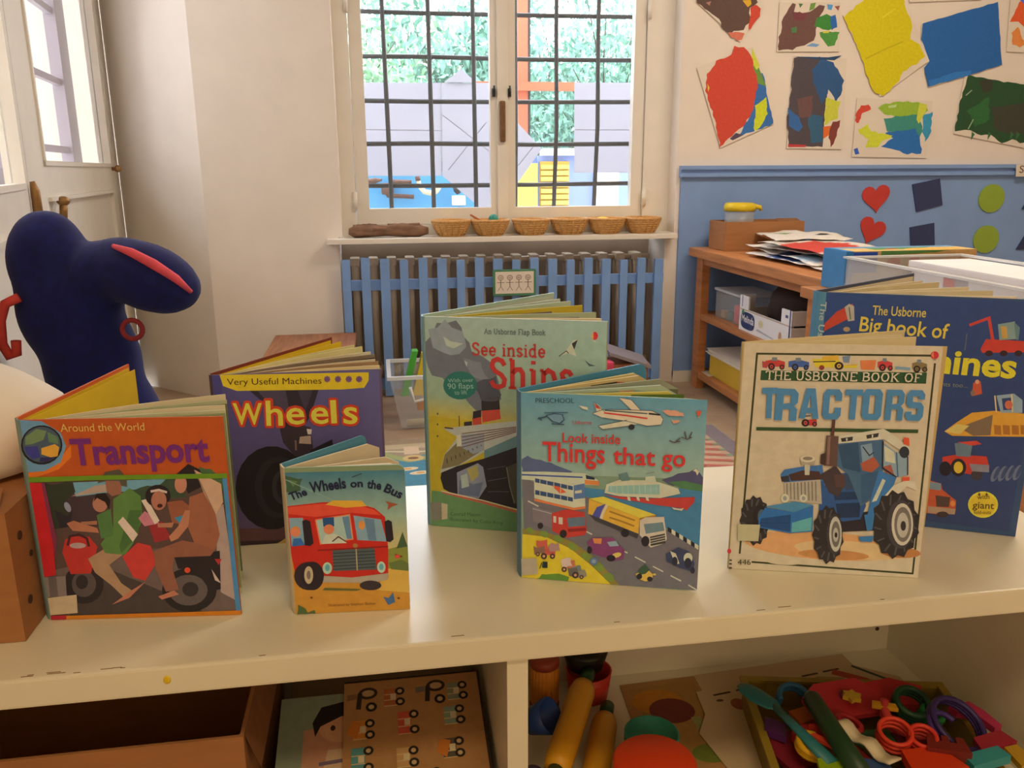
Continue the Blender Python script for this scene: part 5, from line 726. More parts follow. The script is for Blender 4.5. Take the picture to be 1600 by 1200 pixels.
MB().rbox((0.405, 4.56, 0.735), (0.475, 4.622, 0.785), 0.005).build('white_tub', m_paper, pb, True)
b = MB().box((1.0, 5.24, -0.02), (1.36, 5.3, 1.003)).box((1.52, 5.24, -0.02), (2.4, 5.3, 1.003)).box((0.6, 5.28, -0.02), (1.0, 5.3, 1.0)); b.box((1.36, 5.25, -0.02), (1.52, 5.3, 0.9))
tag(b.build('garden_screen', m_pblue), 'periwinkle blue garden screen outside the right casement', 'screen')
tag(MB().box((1.36, 5.22, 0.3), (1.515, 5.24, 0.898)).build('notice_board', m_paper), 'plain white board fixed to the blue garden screen', 'board')
tag(MB().box((1.03, 5.2, 1.003), (1.6, 5.34, 1.045)).build('screen_cap', mat('white_cap', 'f0f0ee', 0.6, 0.02, 5)), 'white board lying on top of the blue garden screen', 'board')
t = thing('louvred_shutter', 'pale yellow louvred shutter panel on the blue garden screen', 'shutter', (1.1, 5.2, 0.3))
MB().box((1.008, 5.205, 0.3), (1.19, 5.235, 0.968)).build('backing', m_yeld, t, True)
for k in range(18): MB().box((1.012, 5.19, 0.31 + k * 0.036), (1.186, 5.212, 0.335 + k * 0.036)).build('slat', m_yelo, t, True)
tag(MB().box((0.752, 4.89, -0.02), (0.932, 4.92, 0.955)).build('yellow_board', m_yelo), 'plain pale yellow board left of the louvred shutter', 'board')
t = thing('pergola', 'terracotta painted post and crossbeam in the garden', 'pergola', (0.855, 5.0, -0.02))
MB().box((0.822, 4.97, -0.02), (0.888, 5.03, 2.4)).build('post', m_terr, t, True)
MB().box((0.56, 4.94, 1.357), (1.182, 4.97, 1.404)).build('crossbeam', m_terr, t, True)
MB().box((0.888, 4.98, 1.1), (0.905, 5.02, 2.4)).build('post_edge', m_iron, t, True)
m_bark = mat('grey_bark', '453e38', 0.9, 0.2, 30, (1, 1, 0.2)); 
LEAFM = [mat('leaf_green_%d' % i, c, 0.6, 0.15, 40) for i, c in enumerate(('8ab490', '6a9888', '7aa88c'))]
def tree(label, x, y, h, spread, n, seed, mi, lean):
    r = random.Random(seed)
    t = thing('garden_tree', label, 'tree', (x, y, -0.02), group=None)
    tips = []
    tr = MB().tube([(0, 0, 0), (lean * 0.2, 0.02, h * 0.3), (lean * 0.5, 0, h * 0.5)], [0.05, 0.04, 0.03], 8)
    tr.build('trunk', m_bark, t)
    br = MB()
    for k in range(34):
        a = r.uniform(0, 6.28); z0 = h * r.uniform(0.08, 0.45)
        p0 = Vector((lean * z0 / h, 0, z0)); d = Vector((math.cos(a) * spread * r.uniform(.4, 1), math.sin(a) * 0.35, h * r.uniform(.3, .6)))
        pts = [p0, p0 + d * 0.35 + Vector((0, 0, .05)), p0 + d * 0.7 + Vector((r.uniform(-.1, .1), 0, .05)), p0 + d]
        br.tube(pts, [0.012, 0.009, 0.006, 0.003], 5); tips += pts[1:]
    br.build('branch', m_bark, t)
    lf = MB()
    for k in range(n):
        p = r.choice(tips) + Vector((r.gauss(0, .13), r.gauss(0, .12), r.gauss(0, .14)))
        s_ = r.uniform(.02, .042) * (1.5 if y > 7 else 1.0); a = Euler((r.uniform(0, 6.3), r.uniform(0, 6.3), r.uniform(0, 6.3))).to_matrix()
        lf.add([p + a @ Vector(q) * s_ for q in ((-1, 0, 0), (0, -.45, .1), (1, 0, 0), (0, .45, .1))], [(0, 1, 2, 3)])
    tag(lf.build('foliage', LEAFM[mi], t), kind='stuff')
tree('airy pale green tree outside the left half of the left casement', -0.15, 5.9, 2.0, 0.55, 5200, 1, 0, -0.2)
tree('grey green shrub behind the middle of the window', 0.72, 7.35, 2.25, 0.6, 5200, 2, 1, 0.1)
tree('willowy grey green tree outside the right casement', 1.6, 6.25, 2.05, 0.6, 6000, 3, 1, 0.2)
tree('dense green tree beyond the right edge of the window', 2.55, 7.4, 2.3, 0.5, 4600, 4, 2, 0.1)
tree('broad dim green bush far behind the left casement trees', 0.0, 8.9, 2.6, 1.0, 5200, 5, 2, 0.0)
tree('broad dim green bush far behind the right casement trees', 2.2, 10.3, 2.9, 1.0, 5200, 6, 1, 0.0)

# ------------------------------------------------------------------ radiator, guard, things on the sill
m_rad = mat('cream_radiator_paint', 'cbb9a0', 0.45, 0.05, 10)
t = thing('radiator', 'cream column radiator behind the blue slatted guard under the window', 'radiator', (0.53, 3.58, 0))
for k in range(17):
    x = -0.10 + k * 0.0765
    MB().tube([(x, 3.565, 0.08), (x, 3.565, 0.545)], 0.016, 8).tube([(x, 3.62, 0.08), (x, 3.62, 0.545)], 0.016, 8).rbox((x - 0.02, 3.55, 0.53), (x + 0.02, 3.635, 0.565), 0.008).rbox((x - 0.02, 3.55, 0.06), (x + 0.02, 3.635, 0.1), 0.008).build('column', m_rad, t, True)
MB().tube([(-0.14, 3.59, 0.08), (1.19, 3.59, 0.08)], 0.014).tube([(-0.14, 3.59, 0.545), (1.19, 3.59, 0.545)], 0.012).box((-0.11, 3.56, 0), (-0.09, 3.62, 0.07)).box((1.11, 3.56, 0), (1.13, 3.62, 0.07)).build('header_pipe', m_rad, t, True)
t = thing('radiator_guard', 'blue painted slatted wooden guard in front of the radiator', 'radiator guard', (0.52, 3.42, 0))
for k in range(18):
    x = -0.131 + k * 0.0767; top = 0.578 - 0.0016 * k
    w_ = 0.0165 + 0.0012 * ((k * 7) % 3)
    MB().rbox((x - w_, 3.398, 0.005), (x + w_, 3.416, top + 0.004 * ((k * 5) % 3 - 1)), 0.002).build('slat', m_slat, t, True)
for z0, z1 in ((0.447, 0.489), (0.03, 0.075)): MB().rbox((-0.15, 3.4165, z0), (1.2, 3.436, z1), 0.002).build('rail', m_slat, t, True)
t = thing('picture_card', 'white card in a green frame with four drawn stick figures, on radiator guard', 'card', (0.549, 3.393, 0.415))
MB().rbox((0.459, 3.384, 0.414), (0.639, 3.397, 0.522), 0.002).build('backing', mat('green_card', '4f8a6a', 0.7, 0.05, 20), t, True)
s_ = MB().box((0.469, 3.3825, 0.424), (0.629, 3.384, 0.514)).build('sheet', m_paper, t, True)
ink = Ink()
for k in range(4):
    x = 0.022 + k * 0.038
    ink.ell((x, 0.066), (0.012, 0), (0, 0.011), '9a8478'); ink.ell((x, 0.066), (0.0095, 0), (0, 0.0085), 'd8cabc')
    ink.stroke([(x - .005, .066), (x + .005, .064)], .002, '8a7468'); ink.stroke([(x, .056), (x, .03)], .003, '6a5850'); ink.stroke([(x - .016, .046), (x + .016, .046)], .0022, '7a6860')
    ink.stroke([(x - .012, .012), (x, .03), (x + .012, .012)], .0022, '8a766c')
ink.build('drawing', lambda u, v, d: Vector((0.469 - 0.549 + u, 3.3823 - 3.393 - d, 0.424 - 0.415 + v)), t, M_PAINT)

b = MB()
r = random.Random(3)
path = [(-0.115, 3.46, 0.682), (-0.09, 3.462, 0.68), (-0.03, 3.46, 0.683), (0.04, 3.458, 0.682), (0.10, 3.461, 0.686), (0.17, 3.46, 0.68), (0.205, 3.46, 0.68)]
b.tube(path, [0.012, 0.026, 0.025, 0.023, 0.027, 0.025, 0.013], 14)
for k in range(9):
    x = r.uniform(-0.1, 0.17); a = r.uniform(0.3, 2.6)
    b.tube([(x, 3.46 - math.cos(a) * 0.022, 0.682 + math.sin(a) * 0.022), (x + r.uniform(.02, .06), 3.46 - math.cos(a) * 0.024, 0.684 + math.sin(a) * 0.022)], [0.009, 0.006], 6)
b.v = [Vector(p) + Vector((0, 0, 1)) * 0.004 * noise.noise(Vector(p) * 40) for p in b.v]
tag(b.build('bark_log', mat('rough_bark', '80604c', 0.95, 0.35, 45, (0.3, 1, 1), 0.6)), 'rough brown piece of bark log lying on the window sill', 'log')
m_wick = mat('wicker', 'd8a868', 0.7, 0.25, 90, (1, 1, 3), 0.4); m_wick2 = mat('wicker_rim', 'c8965a', 0.7, 0.25, 90, (1, 1, 3), 0.4)
def basket(x, w_, label, first=None):
    t = thing('wicker_basket', label, 'basket', (x, 3.462, 0.657), group='wicker baskets on the window sill')
    k = w_ / 0.16
    wv = MB()
    for i in range(6):
        f = i / 5; wv.ring((0, 0, 0.008 + 0.045 * f), (0.048 + 0.026 * f ** 0.8) * k, 0.0062, 28, 6)
    wv.lathe([(0.0, 0.006), (0.046 * k, 0.006), (0.062 * k, 0.03), (0.071 * k, 0.054)], 28)
    wv.build('woven_side', m_wick, t)
    st = MB()
    for i in range(16):
        a = 2 * PI * i / 16; c_, s2 = math.cos(a), math.sin(a)
        st.tube([(c_ * 0.052 * k, s2 * 0.052 * k, 0.004), (c_ * 0.068 * k, s2 * 0.068 * k, 0.03), (c_ * 0.079 * k, s2 * 0.079 * k, 0.058)], 0.0035, 6)
    st.build('stake', m_wick2, t)
    MB().ring((0, 0, 0.06), 0.076 * k, 0.007, 28, 8).build('rim', m_wick2, t)
    MB().lathe([(0.0, 0.0), (0.05 * k, 0.0), (0.052 * k, 0.006), (0, 0.008)], 24).build('base', m_wick, t)
    return t
BASK = ('empty wicker basket next to the bark log on the sill', 'wicker basket holding a teal ball and a red stick', 'wicker basket below the middle of the window, between teal one and round one',
        'fourth wicker basket from the bark log, plain and empty', 'wicker basket with a pale yellow thing inside', 'last wicker basket at the right end of the sill')
for (x, w_), l in zip(((0.299, .16), (0.460, .16), (0.632, .158), (0.794, .16), (0.955, .16), (1.112, .158)), BASK): basket(x, w_, l)
tag(MB().ball((0.475, 3.465, 0.722), 0.021).build('teal_ball', mat('teal_plastic', '2f8f82', 0.4, 0.05, 20)), 'small teal ball in a wicker basket on the sill', 'ball')
tag(MB().tube([(0.378, 3.45, 0.742), (0.43, 3.46, 0.712), (0.46, 3.465, 0.69)], 0.004, 8).build('red_stick', mat('red_stick_paint', 'b8603a', 0.5, 0.05, 20)), 'thin red stick leaning out of the basket with the teal ball', 'stick')
tag(MB().ball((0.94, 3.465, 0.712), (0.03, 0.025, 0.014)).build('yellow_toy', m_yel), 'pale yellow rounded toy inside the fifth wicker basket', 'toy')
tag(MB().ball((1.112, 3.465, 0.682), (0.034, 0.03, 0.016)).build('red_toy', mat('dull_red_toy', 'c06a4a', 0.5, 0.05, 20)), 'dull red toy inside the last wicker basket', 'toy')

# ------------------------------------------------------------------ paintings, cut-out shapes on the back wall
def dec(it):
    pr = lambda q: [(q[i] * 1e-4, q[i + 1] * 1e-4) for i in range(0, len(q), 2)]
    k = it[0]
    if k in 'PG': return (k, it[1], pr(it[2]))
    if k == 'L': return (k, it[1], it[2] * 1e-4, pr(it[3]))
    if k == 'E': p_ = pr(it[2]); return (k, it[1], p_[0], p_[1], p_[2])
    if k == 'T': p_ = pr(it[3]); return (k, it[1], it[2], p_[0], p_[1], it[4] * 1e-4, it[5])
def painting(key, label):
    d = WALL_ART[key]; base = d[0][1]; pp = d[0][2]
    pts = [(pp[i] * 1e-4, pp[i + 1] * 1e-4) for i in range(0, len(pp), 2)]
    t = thing('child_painting', label, 'painting', (base[0], WY - 0.006, base[1]), group='children\'s paintings on the back wall')
    MB().prism(pts, 0.0012, lambda a, b_, c: Vector((a, c, b_))).build('paper', m_paper, t)
    Ink().run([dec(i) for i in d[1:]]).build('paint', lambda u, v, e: Vector((u, -0.0002 - e, v)), t, M_PAINT, 2e-5)
    return t
for k_, l_ in (('p1', 'brown and red painting cut by the top edge, nearest the window'), ('p2', 'maroon painting with green and blue patch, above the dark blue-brown one'), ('p3', 'plain yellow painting on the back wall'), ('p4', 'plain blue tilted painting on the back wall'),
               ('p5', 'red painting with blue and yellow right edge, nearest the window'), ('p6', 'dark brown and blue upright painting beside the red one'), ('p7', 'white painting with green, blue and yellow smears and a red dab'), ('p8', 'dark green painting on the back wall'),
               ('p9', 'orange painting cut by the right edge of the view'), ('p10', 'pale painting of which only the bottom edge shows, above the blue one')):
    painting(k_, l_)
d = WALL_ART['tag']; base = d[0][1]
t = thing('name_card', 'small white word card on the blue moulding, cut by the right edge', 'card', (base[0], WY - 0.04, base[1]))
pp = d[0][2]
MB().prism([(pp[i] * 1e-4, pp[i + 1] * 1e-4) for i in range(0, len(pp), 2)], 0.002, lambda a, b_, c: Vector((a, c, b_))).build('paper', m_paper, t)
Ink().run([dec(i) for i in d[1:]]).build('lettering', lambda u, v, e: Vector((u, -0.0003 - e, v)), t, M_PAINT)
m_heart = mat('red_card', 'c8403a', 0.7, 0.05, 20); m_navy = mat('navy_card', '36406c', 0.7, 0.05, 20); m_grn = mat('green_circle_card', '93b040', 0.7, 0.05, 20)
def cut(name, label, pts, m, cat):
    tag(MB().prism(pts, 0.004, lambda a, b_, c: Vector((a, WY - 0.0175 + c, b_))).build(name, m), label, cat, 'cut-out card shapes on the blue panel')
def heart(cx, cz, s_, rot):
    o = []
    for i in range(28):
        a = 2 * PI * i / 28; x = 16 * math.sin(a) ** 3 / 16; z = (13 * math.cos(a) - 5 * math.cos(2 * a) - 2 * math.cos(3 * a) - math.cos(4 * a)) / 16
        o.append((cx + s_ * (x * math.cos(rot) - z * math.sin(rot)), cz + s_ * (x * math.sin(rot) + z * math.cos(rot))))
    return o
cut('paper_heart', 'red card heart, the upper of two on the blue panel', heart(2.162, 0.795, 0.066, 0.12), m_heart, 'heart')
cut('paper_heart', 'red card heart, the lower of two on the blue panel', heart(2.158, 0.655, 0.064, -0.35), m_heart, 'heart')
cut('paper_square', 'navy card square, the upper of two on the blue panel', [(2.329, 0.848), (2.459, 0.872), (2.487, 0.758), (2.363, 0.729)], m_navy, 'square')
cut('paper_square', 'navy card square, the lower of two on the blue panel', [(2.340, 0.662), (2.457, 0.680), (2.476, 0.560), (2.359, 0.556)], m_navy, 'square')
for z, l in ((0.784, 'upper'), (0.603, 'lower')):
    cut('paper_circle', 'lime green card circle, the %s of two on the blue panel' % l, [(2.726 + 0.064 * math.cos(i * PI / 16), z + 0.062 * math.sin(i * PI / 16)) for i in range(32)], m_grn, 'circle')
    cut('paper_triangle', 'navy card triangle at the right edge, %s of two' % l, [(2.885, z - 0.05), (3.02, z - 0.05), (2.95, z + 0.07)], m_navy, 'triangle')

# ------------------------------------------------------------------ pine shelving by the back wall and what is on it
m_clear = clear_mat('clear_plastic', 'dfe4ea', 0.28, 0.2); m_frost = clear_mat('frosted_plastic', 'e4e6ee', 0.6, 0.35)
m_rim = clear_mat('clear_plastic_edge', 'eef0f4', 0.75, 0.25); m_green = mat('green_plastic', '4fae3c', 0.4, 0.05, 16); m_red = mat('red_plastic', 'cc3a30', 0.38, 0.05, 16)
m_dark = mat('dark_cloth', '3a2c2a', 0.9, 0.2, 18); m_inner = mat('white_carton', 'e8e6ea', 0.6, 0.03, 10)
t = thing('pine_shelf_unit', 'open pine shelving unit standing against the blue panel, left side open', 'shelf', (1.55, 2.82, 0))
MB().rbox((1.305, 2.24, 0.562), (1.79, 3.41, 0.597), 0.004).build('top_board', m_pine_y, t, True)
for y0, y1 in ((2.275, 2.34), (3.31, 3.375)):
    for x0, x1 in ((1.33, 1.365), (1.735, 1.77)): MB().rbox((x0, y0, 0), (x1, y1, 0.562), 0.003).build('post', m_pine, t, True)
MB().box((1.335, 2.34, 0.532), (1.355, 3.31, 0.562)).build('apron', m_pine_y, t, True)
MB().rbox((1.335, 2.26, 0.300), (1.765, 3.38, 0.325), 0.003).build('shelf_board', m_pine_y, t, True)
MB().rbox((1.335, 2.26, 0.045), (1.765, 3.38, 0.072), 0.003).build('shelf_board', m_pine_y, t, True)
MB().box((1.772, 2.28, 0.02), (1.782, 3.37, 0.562)).build('back_panel', mat('greyish_backing', 'b3a49c', 0.8, 0.05, 8), t, True)
# cardboard box + cup
t = thing('cardboard_box', 'small open brown cardboard box on the pine shelf top, by the wall', 'box', (1.545, 3.285, 0.598))
b = MB().box((1.376, 3.2, 0.598), (1.712, 3.205, 0.712)).box((1.376, 3.365, 0.598), (1.712, 3.37, 0.712)).box((1.376, 3.205, 0.598), (1.381, 3.365, 0.712)).box((1.707, 3.205, 0.598), (1.712, 3.365, 0.712))
b.build('wall', m_card, t, True); MB().box((1.381, 3.205, 0.598), (1.707, 3.365, 0.602)).build('bottom', m_card, t, True)
MB().add([(1.60, 3.206, 0.711), (1.70, 3.206, 0.711), (1.70, 3.25, 0.722), (1.61, 3.25, 0.722)], [(0, 1, 2, 3)]).build('flap', m_carddark, t, True)
t = thing('lidded_cup', 'clear cup with a yellow lid standing in the small cardboard box', 'cup', (1.465, 3.28, 0.602))
MB().lathe([(0.048, 0), (0.055, 0.005), (0.06, 0.155), (0.057, 0.155), (0.052, 0.006), (0, 0.005)], 28).build('body', m_clear, t)
MB().lathe([(0.063, 0.15), (0.064, 0.17), (0.055, 0.182), (0, 0.184)], 28).tube([(0.055, 0, 0.168), (0.085, -0.01, 0.163), (0.088, -0.01, 0.15)], [0.012, 0.009, 0.006], 8).build('lid', m_yel, t)
# loose paintings on the shelf top
def loose(label, cx, cy, z0, w_, l_, rz, seed, cols):
    r = random.Random(seed); me_v = []; n, m_ = 16, 20
    ph = r.uniform(0, 9)
    for j in range(m_ + 1):
        for i in range(n + 1):
            x = (i / n - .5) * w_; y = (j / m_ - .5) * l_
            z = 0.009 * noise.noise(Vector((x * 9 + ph, y * 7, seed))) + 0.004 * noise.noise(Vector((x * 25, y * 22, seed))) - 0.01 * max(0, .5 - i / n) - 0.012 * max(0, (.5 - j / m_) * 2 - .5)
            me_v.append((x, y, z))
    fc = [(j * (n + 1) + i, j * (n + 1) + i + 1, (j + 1) * (n + 1) + i + 1, (j + 1) * (n + 1) + i) for j in range(m_) for i in range(n)]
    me = bpy.data.meshes.new('loose_painting'); me.from_pydata(me_v, [], fc)
    me.polygons.foreach_set('use_smooth', [True] * len(fc))
    a = me.color_attributes.new('ink', 'FLOAT_COLOR', 'CORNER'); cc = []
    for f in fc:
        for v in f:
            x, y, z = me_v[v]; c = rgb('e8e2dc')
            for k, (q, sx_, sy_, rr) in enumerate(cols):
                if (x / w_ - sx_) ** 2 + ((y / l_ - sy_) * 1.2) ** 2 < (rr * (1 + .35 * noise.noise(Vector((x * 30, y * 30, k + seed))))) ** 2: c = rgb(q)
            cc += [*c, 1]
    a.data.foreach_set('color', cc); me.materials.append(M_PAINT)
    o = bpy.data.objects.new('loose_painting', me); COL.objects.link(o); o.location = (cx, cy, z0); o.rotation_euler = (0, 0, rz)
    sm = o.modifiers.new('t', 'SOLIDIFY'); sm.thickness = 0.0012
    tag(o, label, 'painting', 'loose paintings on the pine shelf')
loose('lowest loose sheet on the pine shelf, white with blue paint, jutting furthest forward', 1.535, 2.72, 0.616, .30, .58, 0.03, 1, (('3f5a9c', -.2, .1, .3), ('6fa0c0', .2, -.2, .2)))
loose('second loose sheet from the bottom, white with dark blue crumpled edge', 1.56, 2.78, 0.628, .30, .55, -0.09, 2, (('2c3458', -.35, .05, .16), ('90b4cc', -.3, -.25, .2)))
loose('middle loose sheet of the pile, white with green smear', 1.58, 2.83, 0.641, .29, .52, 0.12, 3, (('3f8a54', -.1, .3, .18), ('c8c8d8', 0, 0, .1)))
loose('loose red painting near the top of the paper pile', 1.565, 2.72, 0.660, .30, .50, 0.05, 4, (('d2483c', -.2, -.1, .48),))
loose('topmost loose sheet of the pile, cream with a black streak and green marks', 1.61, 3.02, 0.674, .28, .30, -0.2, 5, (('6f9a5c', -.25, .25, .14), ('2e2a2c', .25, -.05, .1)))
# fruit crate
t = thing('fruit_crate', 'white printed cardboard fruit crate on the middle pine shelf', 'crate', (1.52, 2.76, 0.3255))
MB().box((1.350, 2.555, 0.3255), (1.356, 2.965, 0.408)).box((1.68, 2.555, 0.3255), (1.686, 2.965, 0.408)).box((1.356, 2.96, 0.3255), (1.68, 2.965, 0.408)).box((1.356, 2.555, 0.3255), (1.68, 2.56, 0.408)).build('side', m_inner, t, True)
MB().box((1.356, 2.56, 0.3255), (1.68, 2.96, 0.329)).build('bottom', m_inner, t, True)
for y0, y1 in ((2.89, 2.965), (2.555, 2.63)):
    MB().rbox((1.349, y0, 0.40), (1.3565, y1, 0.458), 0.002).rbox((1.356, y0 if y0 < 2.6 else y1 - 0.006, 0.40), (1.41, (y0 if y0 < 2.6 else y1 - 0.006) + 0.006, 0.458), 0.002).build('corner_tab', m_inner, t, True)
ink = Ink()
ov = [(0.075 + 0.058 * math.copysign(abs(math.cos(a)) ** .6, math.cos(a)), 0.042 + 0.032 * math.copysign(abs(math.sin(a)) ** .6, math.sin(a))) for a in [i * PI / 14 for i in range(28)]]
ink.poly([(0, 0.078), (0.41, 0.078), (0.41, 0.0825), (0, 0.0825)], 'c8b4a0')
ink.poly(ov, '34406e'); ink.poly([(0.02, 0.066), (0.045, 0.066), (0.04, 0.082), (0.026, 0.08)], '4a8a6a')
ink.text('Melinda', (0.024, 0.036), (0.128, 0.034), 0.026, 'e8e4ea', 'bold')
ink.poly([(0.15, 0.02), (0.29, 0.012), (0.3, 0.016), (0.16, 0.028)], 'b8bcc8'); ink.ell((0.185, 0.05), (0.018, 0), (0, 0.014), 'd8cfa8'); ink.ell((0.335, 0.03), (0.011, 0), (0, 0.02), 'c89a7c')
ink.poly([(0.395, 0.0), (0.403, 0.0), (0.403, 0.135), (0.395, 0.135)], '3c4680'); ink.poly([(0.365, 0.105), (0.385, 0.105), (0.385, 0.115), (0.365, 0.115)], '5a6490'); ink.poly([(0.02, 0.09), (0.026, 0.09), (0.026, 0.132), (0.02, 0.132)], '3c4680')
ink.build('lettering', lambda u, v, e: Vector((1.3488 - 1.52 - e, 2.965 - 2.76 - u, v)), t, M_PAINT)
b = MB().ball((1.53, 2.80, 0.43), (0.13, 0.15, 0.10), 20, 14, None, lambda p: 1 + 0.12 * noise.noise(p * 14))
tag(b.build('dark_bag', m_dark), 'crumpled dark brown bag filling the white fruit crate', 'bag')
tag(MB().tube([(1.39, 2.60, 0.40), (1.44, 2.66, 0.415)], 0.028, 16).build('cardboard_tube', m_card), 'short beige cardboard tube in the near end of the fruit crate', 'tube')
t = thing('clear_tub', 'clear plastic tub with small toys at the far end of middle pine shelf', 'tub', (1.45, 3.13, 0.3255))
MB().rbox((1.37, 3.01, 0.3255), (1.53, 3.25, 0.44), 0.01).build('body', m_clear, t, True)
MB().rbox((1.365, 3.005, 0.436), (1.535, 3.255, 0.446), 0.004).build('lid', m_frost, t, True)
tag(MB().rbox((1.376, 3.02, 0.33), (1.41, 3.075, 0.40), 0.006).build('toy_block', m_red), 'dull red block inside the clear tub on the pine shelf', 'toy')
tag(MB().rbox((1.376, 3.10, 0.33), (1.40, 3.14, 0.365), 0.006).build('toy_block', mat('dark_green_toy', '3f5a4a', 0.5, 0.05, 20)), 'dark green block inside the clear tub on the pine shelf', 'toy')
tag(MB().rbox((1.376, 3.16, 0.33), (1.40, 3.20, 0.36), 0.006).build('toy_block', mat('ochre_toy', 'b08038', 0.5, 0.05, 20)), 'ochre block inside the clear tub on the pine shelf', 'toy')
t = thing('yellow_file_box', 'yellow file box full of white paper on the lowest pine shelf', 'file box', (1.5, 2.93, 0.0725))
MB().rbox((1.368, 2.58, 0.0725), (1.64, 3.27, 0.158), 0.003).build('body', mat('yellow_card', 'd9b43c', 0.6, 0.05, 9), t, True)
b = MB(); r = random.Random(5)
for k in range(7): b.box((1.364 + r.uniform(-.008, .004), 2.57 + r.uniform(0, .02), 0.159 + k * 0.0035), (1.63, 3.285 + r.uniform(-.02, .01), 0.162 + k * 0.0035))
b.build('papers', m_paper, t, True)
tag(MB().prism([(1.345, 3.22), (1.42, 3.25), (1.41, 3.33), (1.35, 3.335)], 0.001, lambda a, c, d: Vector((a, c, 0.073 + d))).build('paper_scrap', m_paper), 'white paper scrap at the far end of the lowest pine shelf', 'paper')

# ------------------------------------------------------------------ second pine table with the big clear tub
t = thing('pine_side_table', 'low pine table behind the big dark blue book, carrying the clear tub', 'table', (1.46, 1.74, 0))
MB().rbox((1.18, 1.28, 0.565), (1.75, 2.2, 0.595), 0.003).build('table_top', m_pine_y, t, True)
MB().box((1.195, 1.30, 0), (1.215, 2.18, 0.565)).build('side_panel', m_pine, t, True); MB().box((1.715, 1.30, 0), (1.735, 2.18, 0.565)).build('side_panel', m_pine, t, True)
MB().box((1.215, 1.4, 0.28), (1.715, 2.1, 0.30)).build('shelf_board', m_pine_y, t, True)
t = thing('storage_tub', 'large clear plastic storage tub on the pine table at the right', 'tub', (1.385, 1.83, 0.596))
for lo, hi in (((1.225, 1.42, 0.596), (1.229, 2.05, 0.688)), ((1.556, 1.42, 0.596), (1.56, 2.05, 0.688)), ((1.229, 1.42, 0.596), (1.556, 1.424, 0.688)), ((1.229, 2.046, 0.596), (1.556, 2.05, 0.688))): MB().box(lo, hi).build('side', m_clear, t, True)
MB().box((1.218, 1.413, 0.688), (1.236, 2.057, 0.693)).box((1.549, 1.413, 0.688), (1.567, 2.057, 0.693)).box((1.236, 1.413, 0.688), (1.549, 1.431, 0.693)).box((1.236, 2.039, 0.688), (1.549, 2.057, 0.693)).build('rim', m_rim, t, True)
MB().box((1.229, 1.424, 0.596), (1.556, 2.046, 0.6)).build('bottom', m_clear, t, True)
t = thing('white_box', 'white lidded box standing inside the large clear tub', 'box', (1.455, 1.74, 0.601))
MB().rbox((1.375, 1.45, 0.601), (1.54, 1.99, 0.672), 0.004).build('body', m_inner, t, True); MB().rbox((1.368, 1.443, 0.668), (1.546, 1.997, 0.686), 0.004).build('lid', m_inner, t, True)
ink = Ink(); ink.poly([(0, 0), (0.09, 0), (0.09, 0.03), (0, 0.03)], 'a09aa0'); ink.poly([(0, 0.004), (0.045, 0.004), (0.04, 0.024), (0, 0.026)], 'd2483c')
ink.build('label_print', lambda u, v, e: Vector((1.3745 - 1.455 - e, 1.86 - 1.74 - u, 0.03 + v)), t, M_PAINT)
t = thing('board_game_box', 'flat game box with blue end and food picture behind the clear tub', 'box', (1.4, 2.13, 0.596))
MB().rbox((1.235, 2.07, 0.596), (1.62, 2.19, 0.703), 0.003).build('body', mat('blue_box_end', '3f86c4', 0.6, 0.08, 20), t, True)
ink = Ink(); ink.poly([(0, 0), (.385, 0), (.385, .107), (0, .107)], 'ccae7c'); ink.poly([(0, .0), (.02, 0), (.02, .107), (0, .107)], '2f7fc8'); ink.poly([(.02, .05), (.09, .05), (.09, .105), (.02, .105)], '2c50b8')
ink.poly([(.1, .095), (.26, .1), (.3, .107), (.1, .107)], '5a8a4c'); ink.ell((.25, .07), (.075, 0), (0, .03), 'dcb468'); ink.ell((.14, .078), (.02, 0), (0, .01), 'c85a48'); ink.ell((.2, .085), (.015, 0), (0, .008), 'c86048'); ink.poly([(.1, .03), (.17, .03), (.17, .07), (.1, .07)], 'd8c49c')
ink.build('cover_print', lambda u, v, e: Vector((1.235 - 1.4 + u, 2.0695 - 2.13 - e, v)), t, M_PAINT)
ink = Ink(); ink.poly([(0, 0), (.385, 0), (.385, .12), (0, .12)], 'd8b878'); ink.poly([(0, .08), (.385, .08), (.385, .12), (0, .12)], '6a9ac0'); ink.poly([(.1, .03), (.24, .04), (.3, .08), (.1, .08)], '5f8f50'); ink.ell((.27, .03), (.08, 0), (0, .035), 'dcb058'); ink.ell((.16, .05), (.02, 0), (0, .012), 'c85a48'); ink.poly([(0, 0), (.02, 0), (.02, .12), (0, .12)], '2f7fc8')
ink.build('lid_print', lambda u, v, e: Vector((1.235 - 1.4 + u, 2.07 - 2.13 + v, 0.7032 - 0.596 + e)), t, M_PAINT)

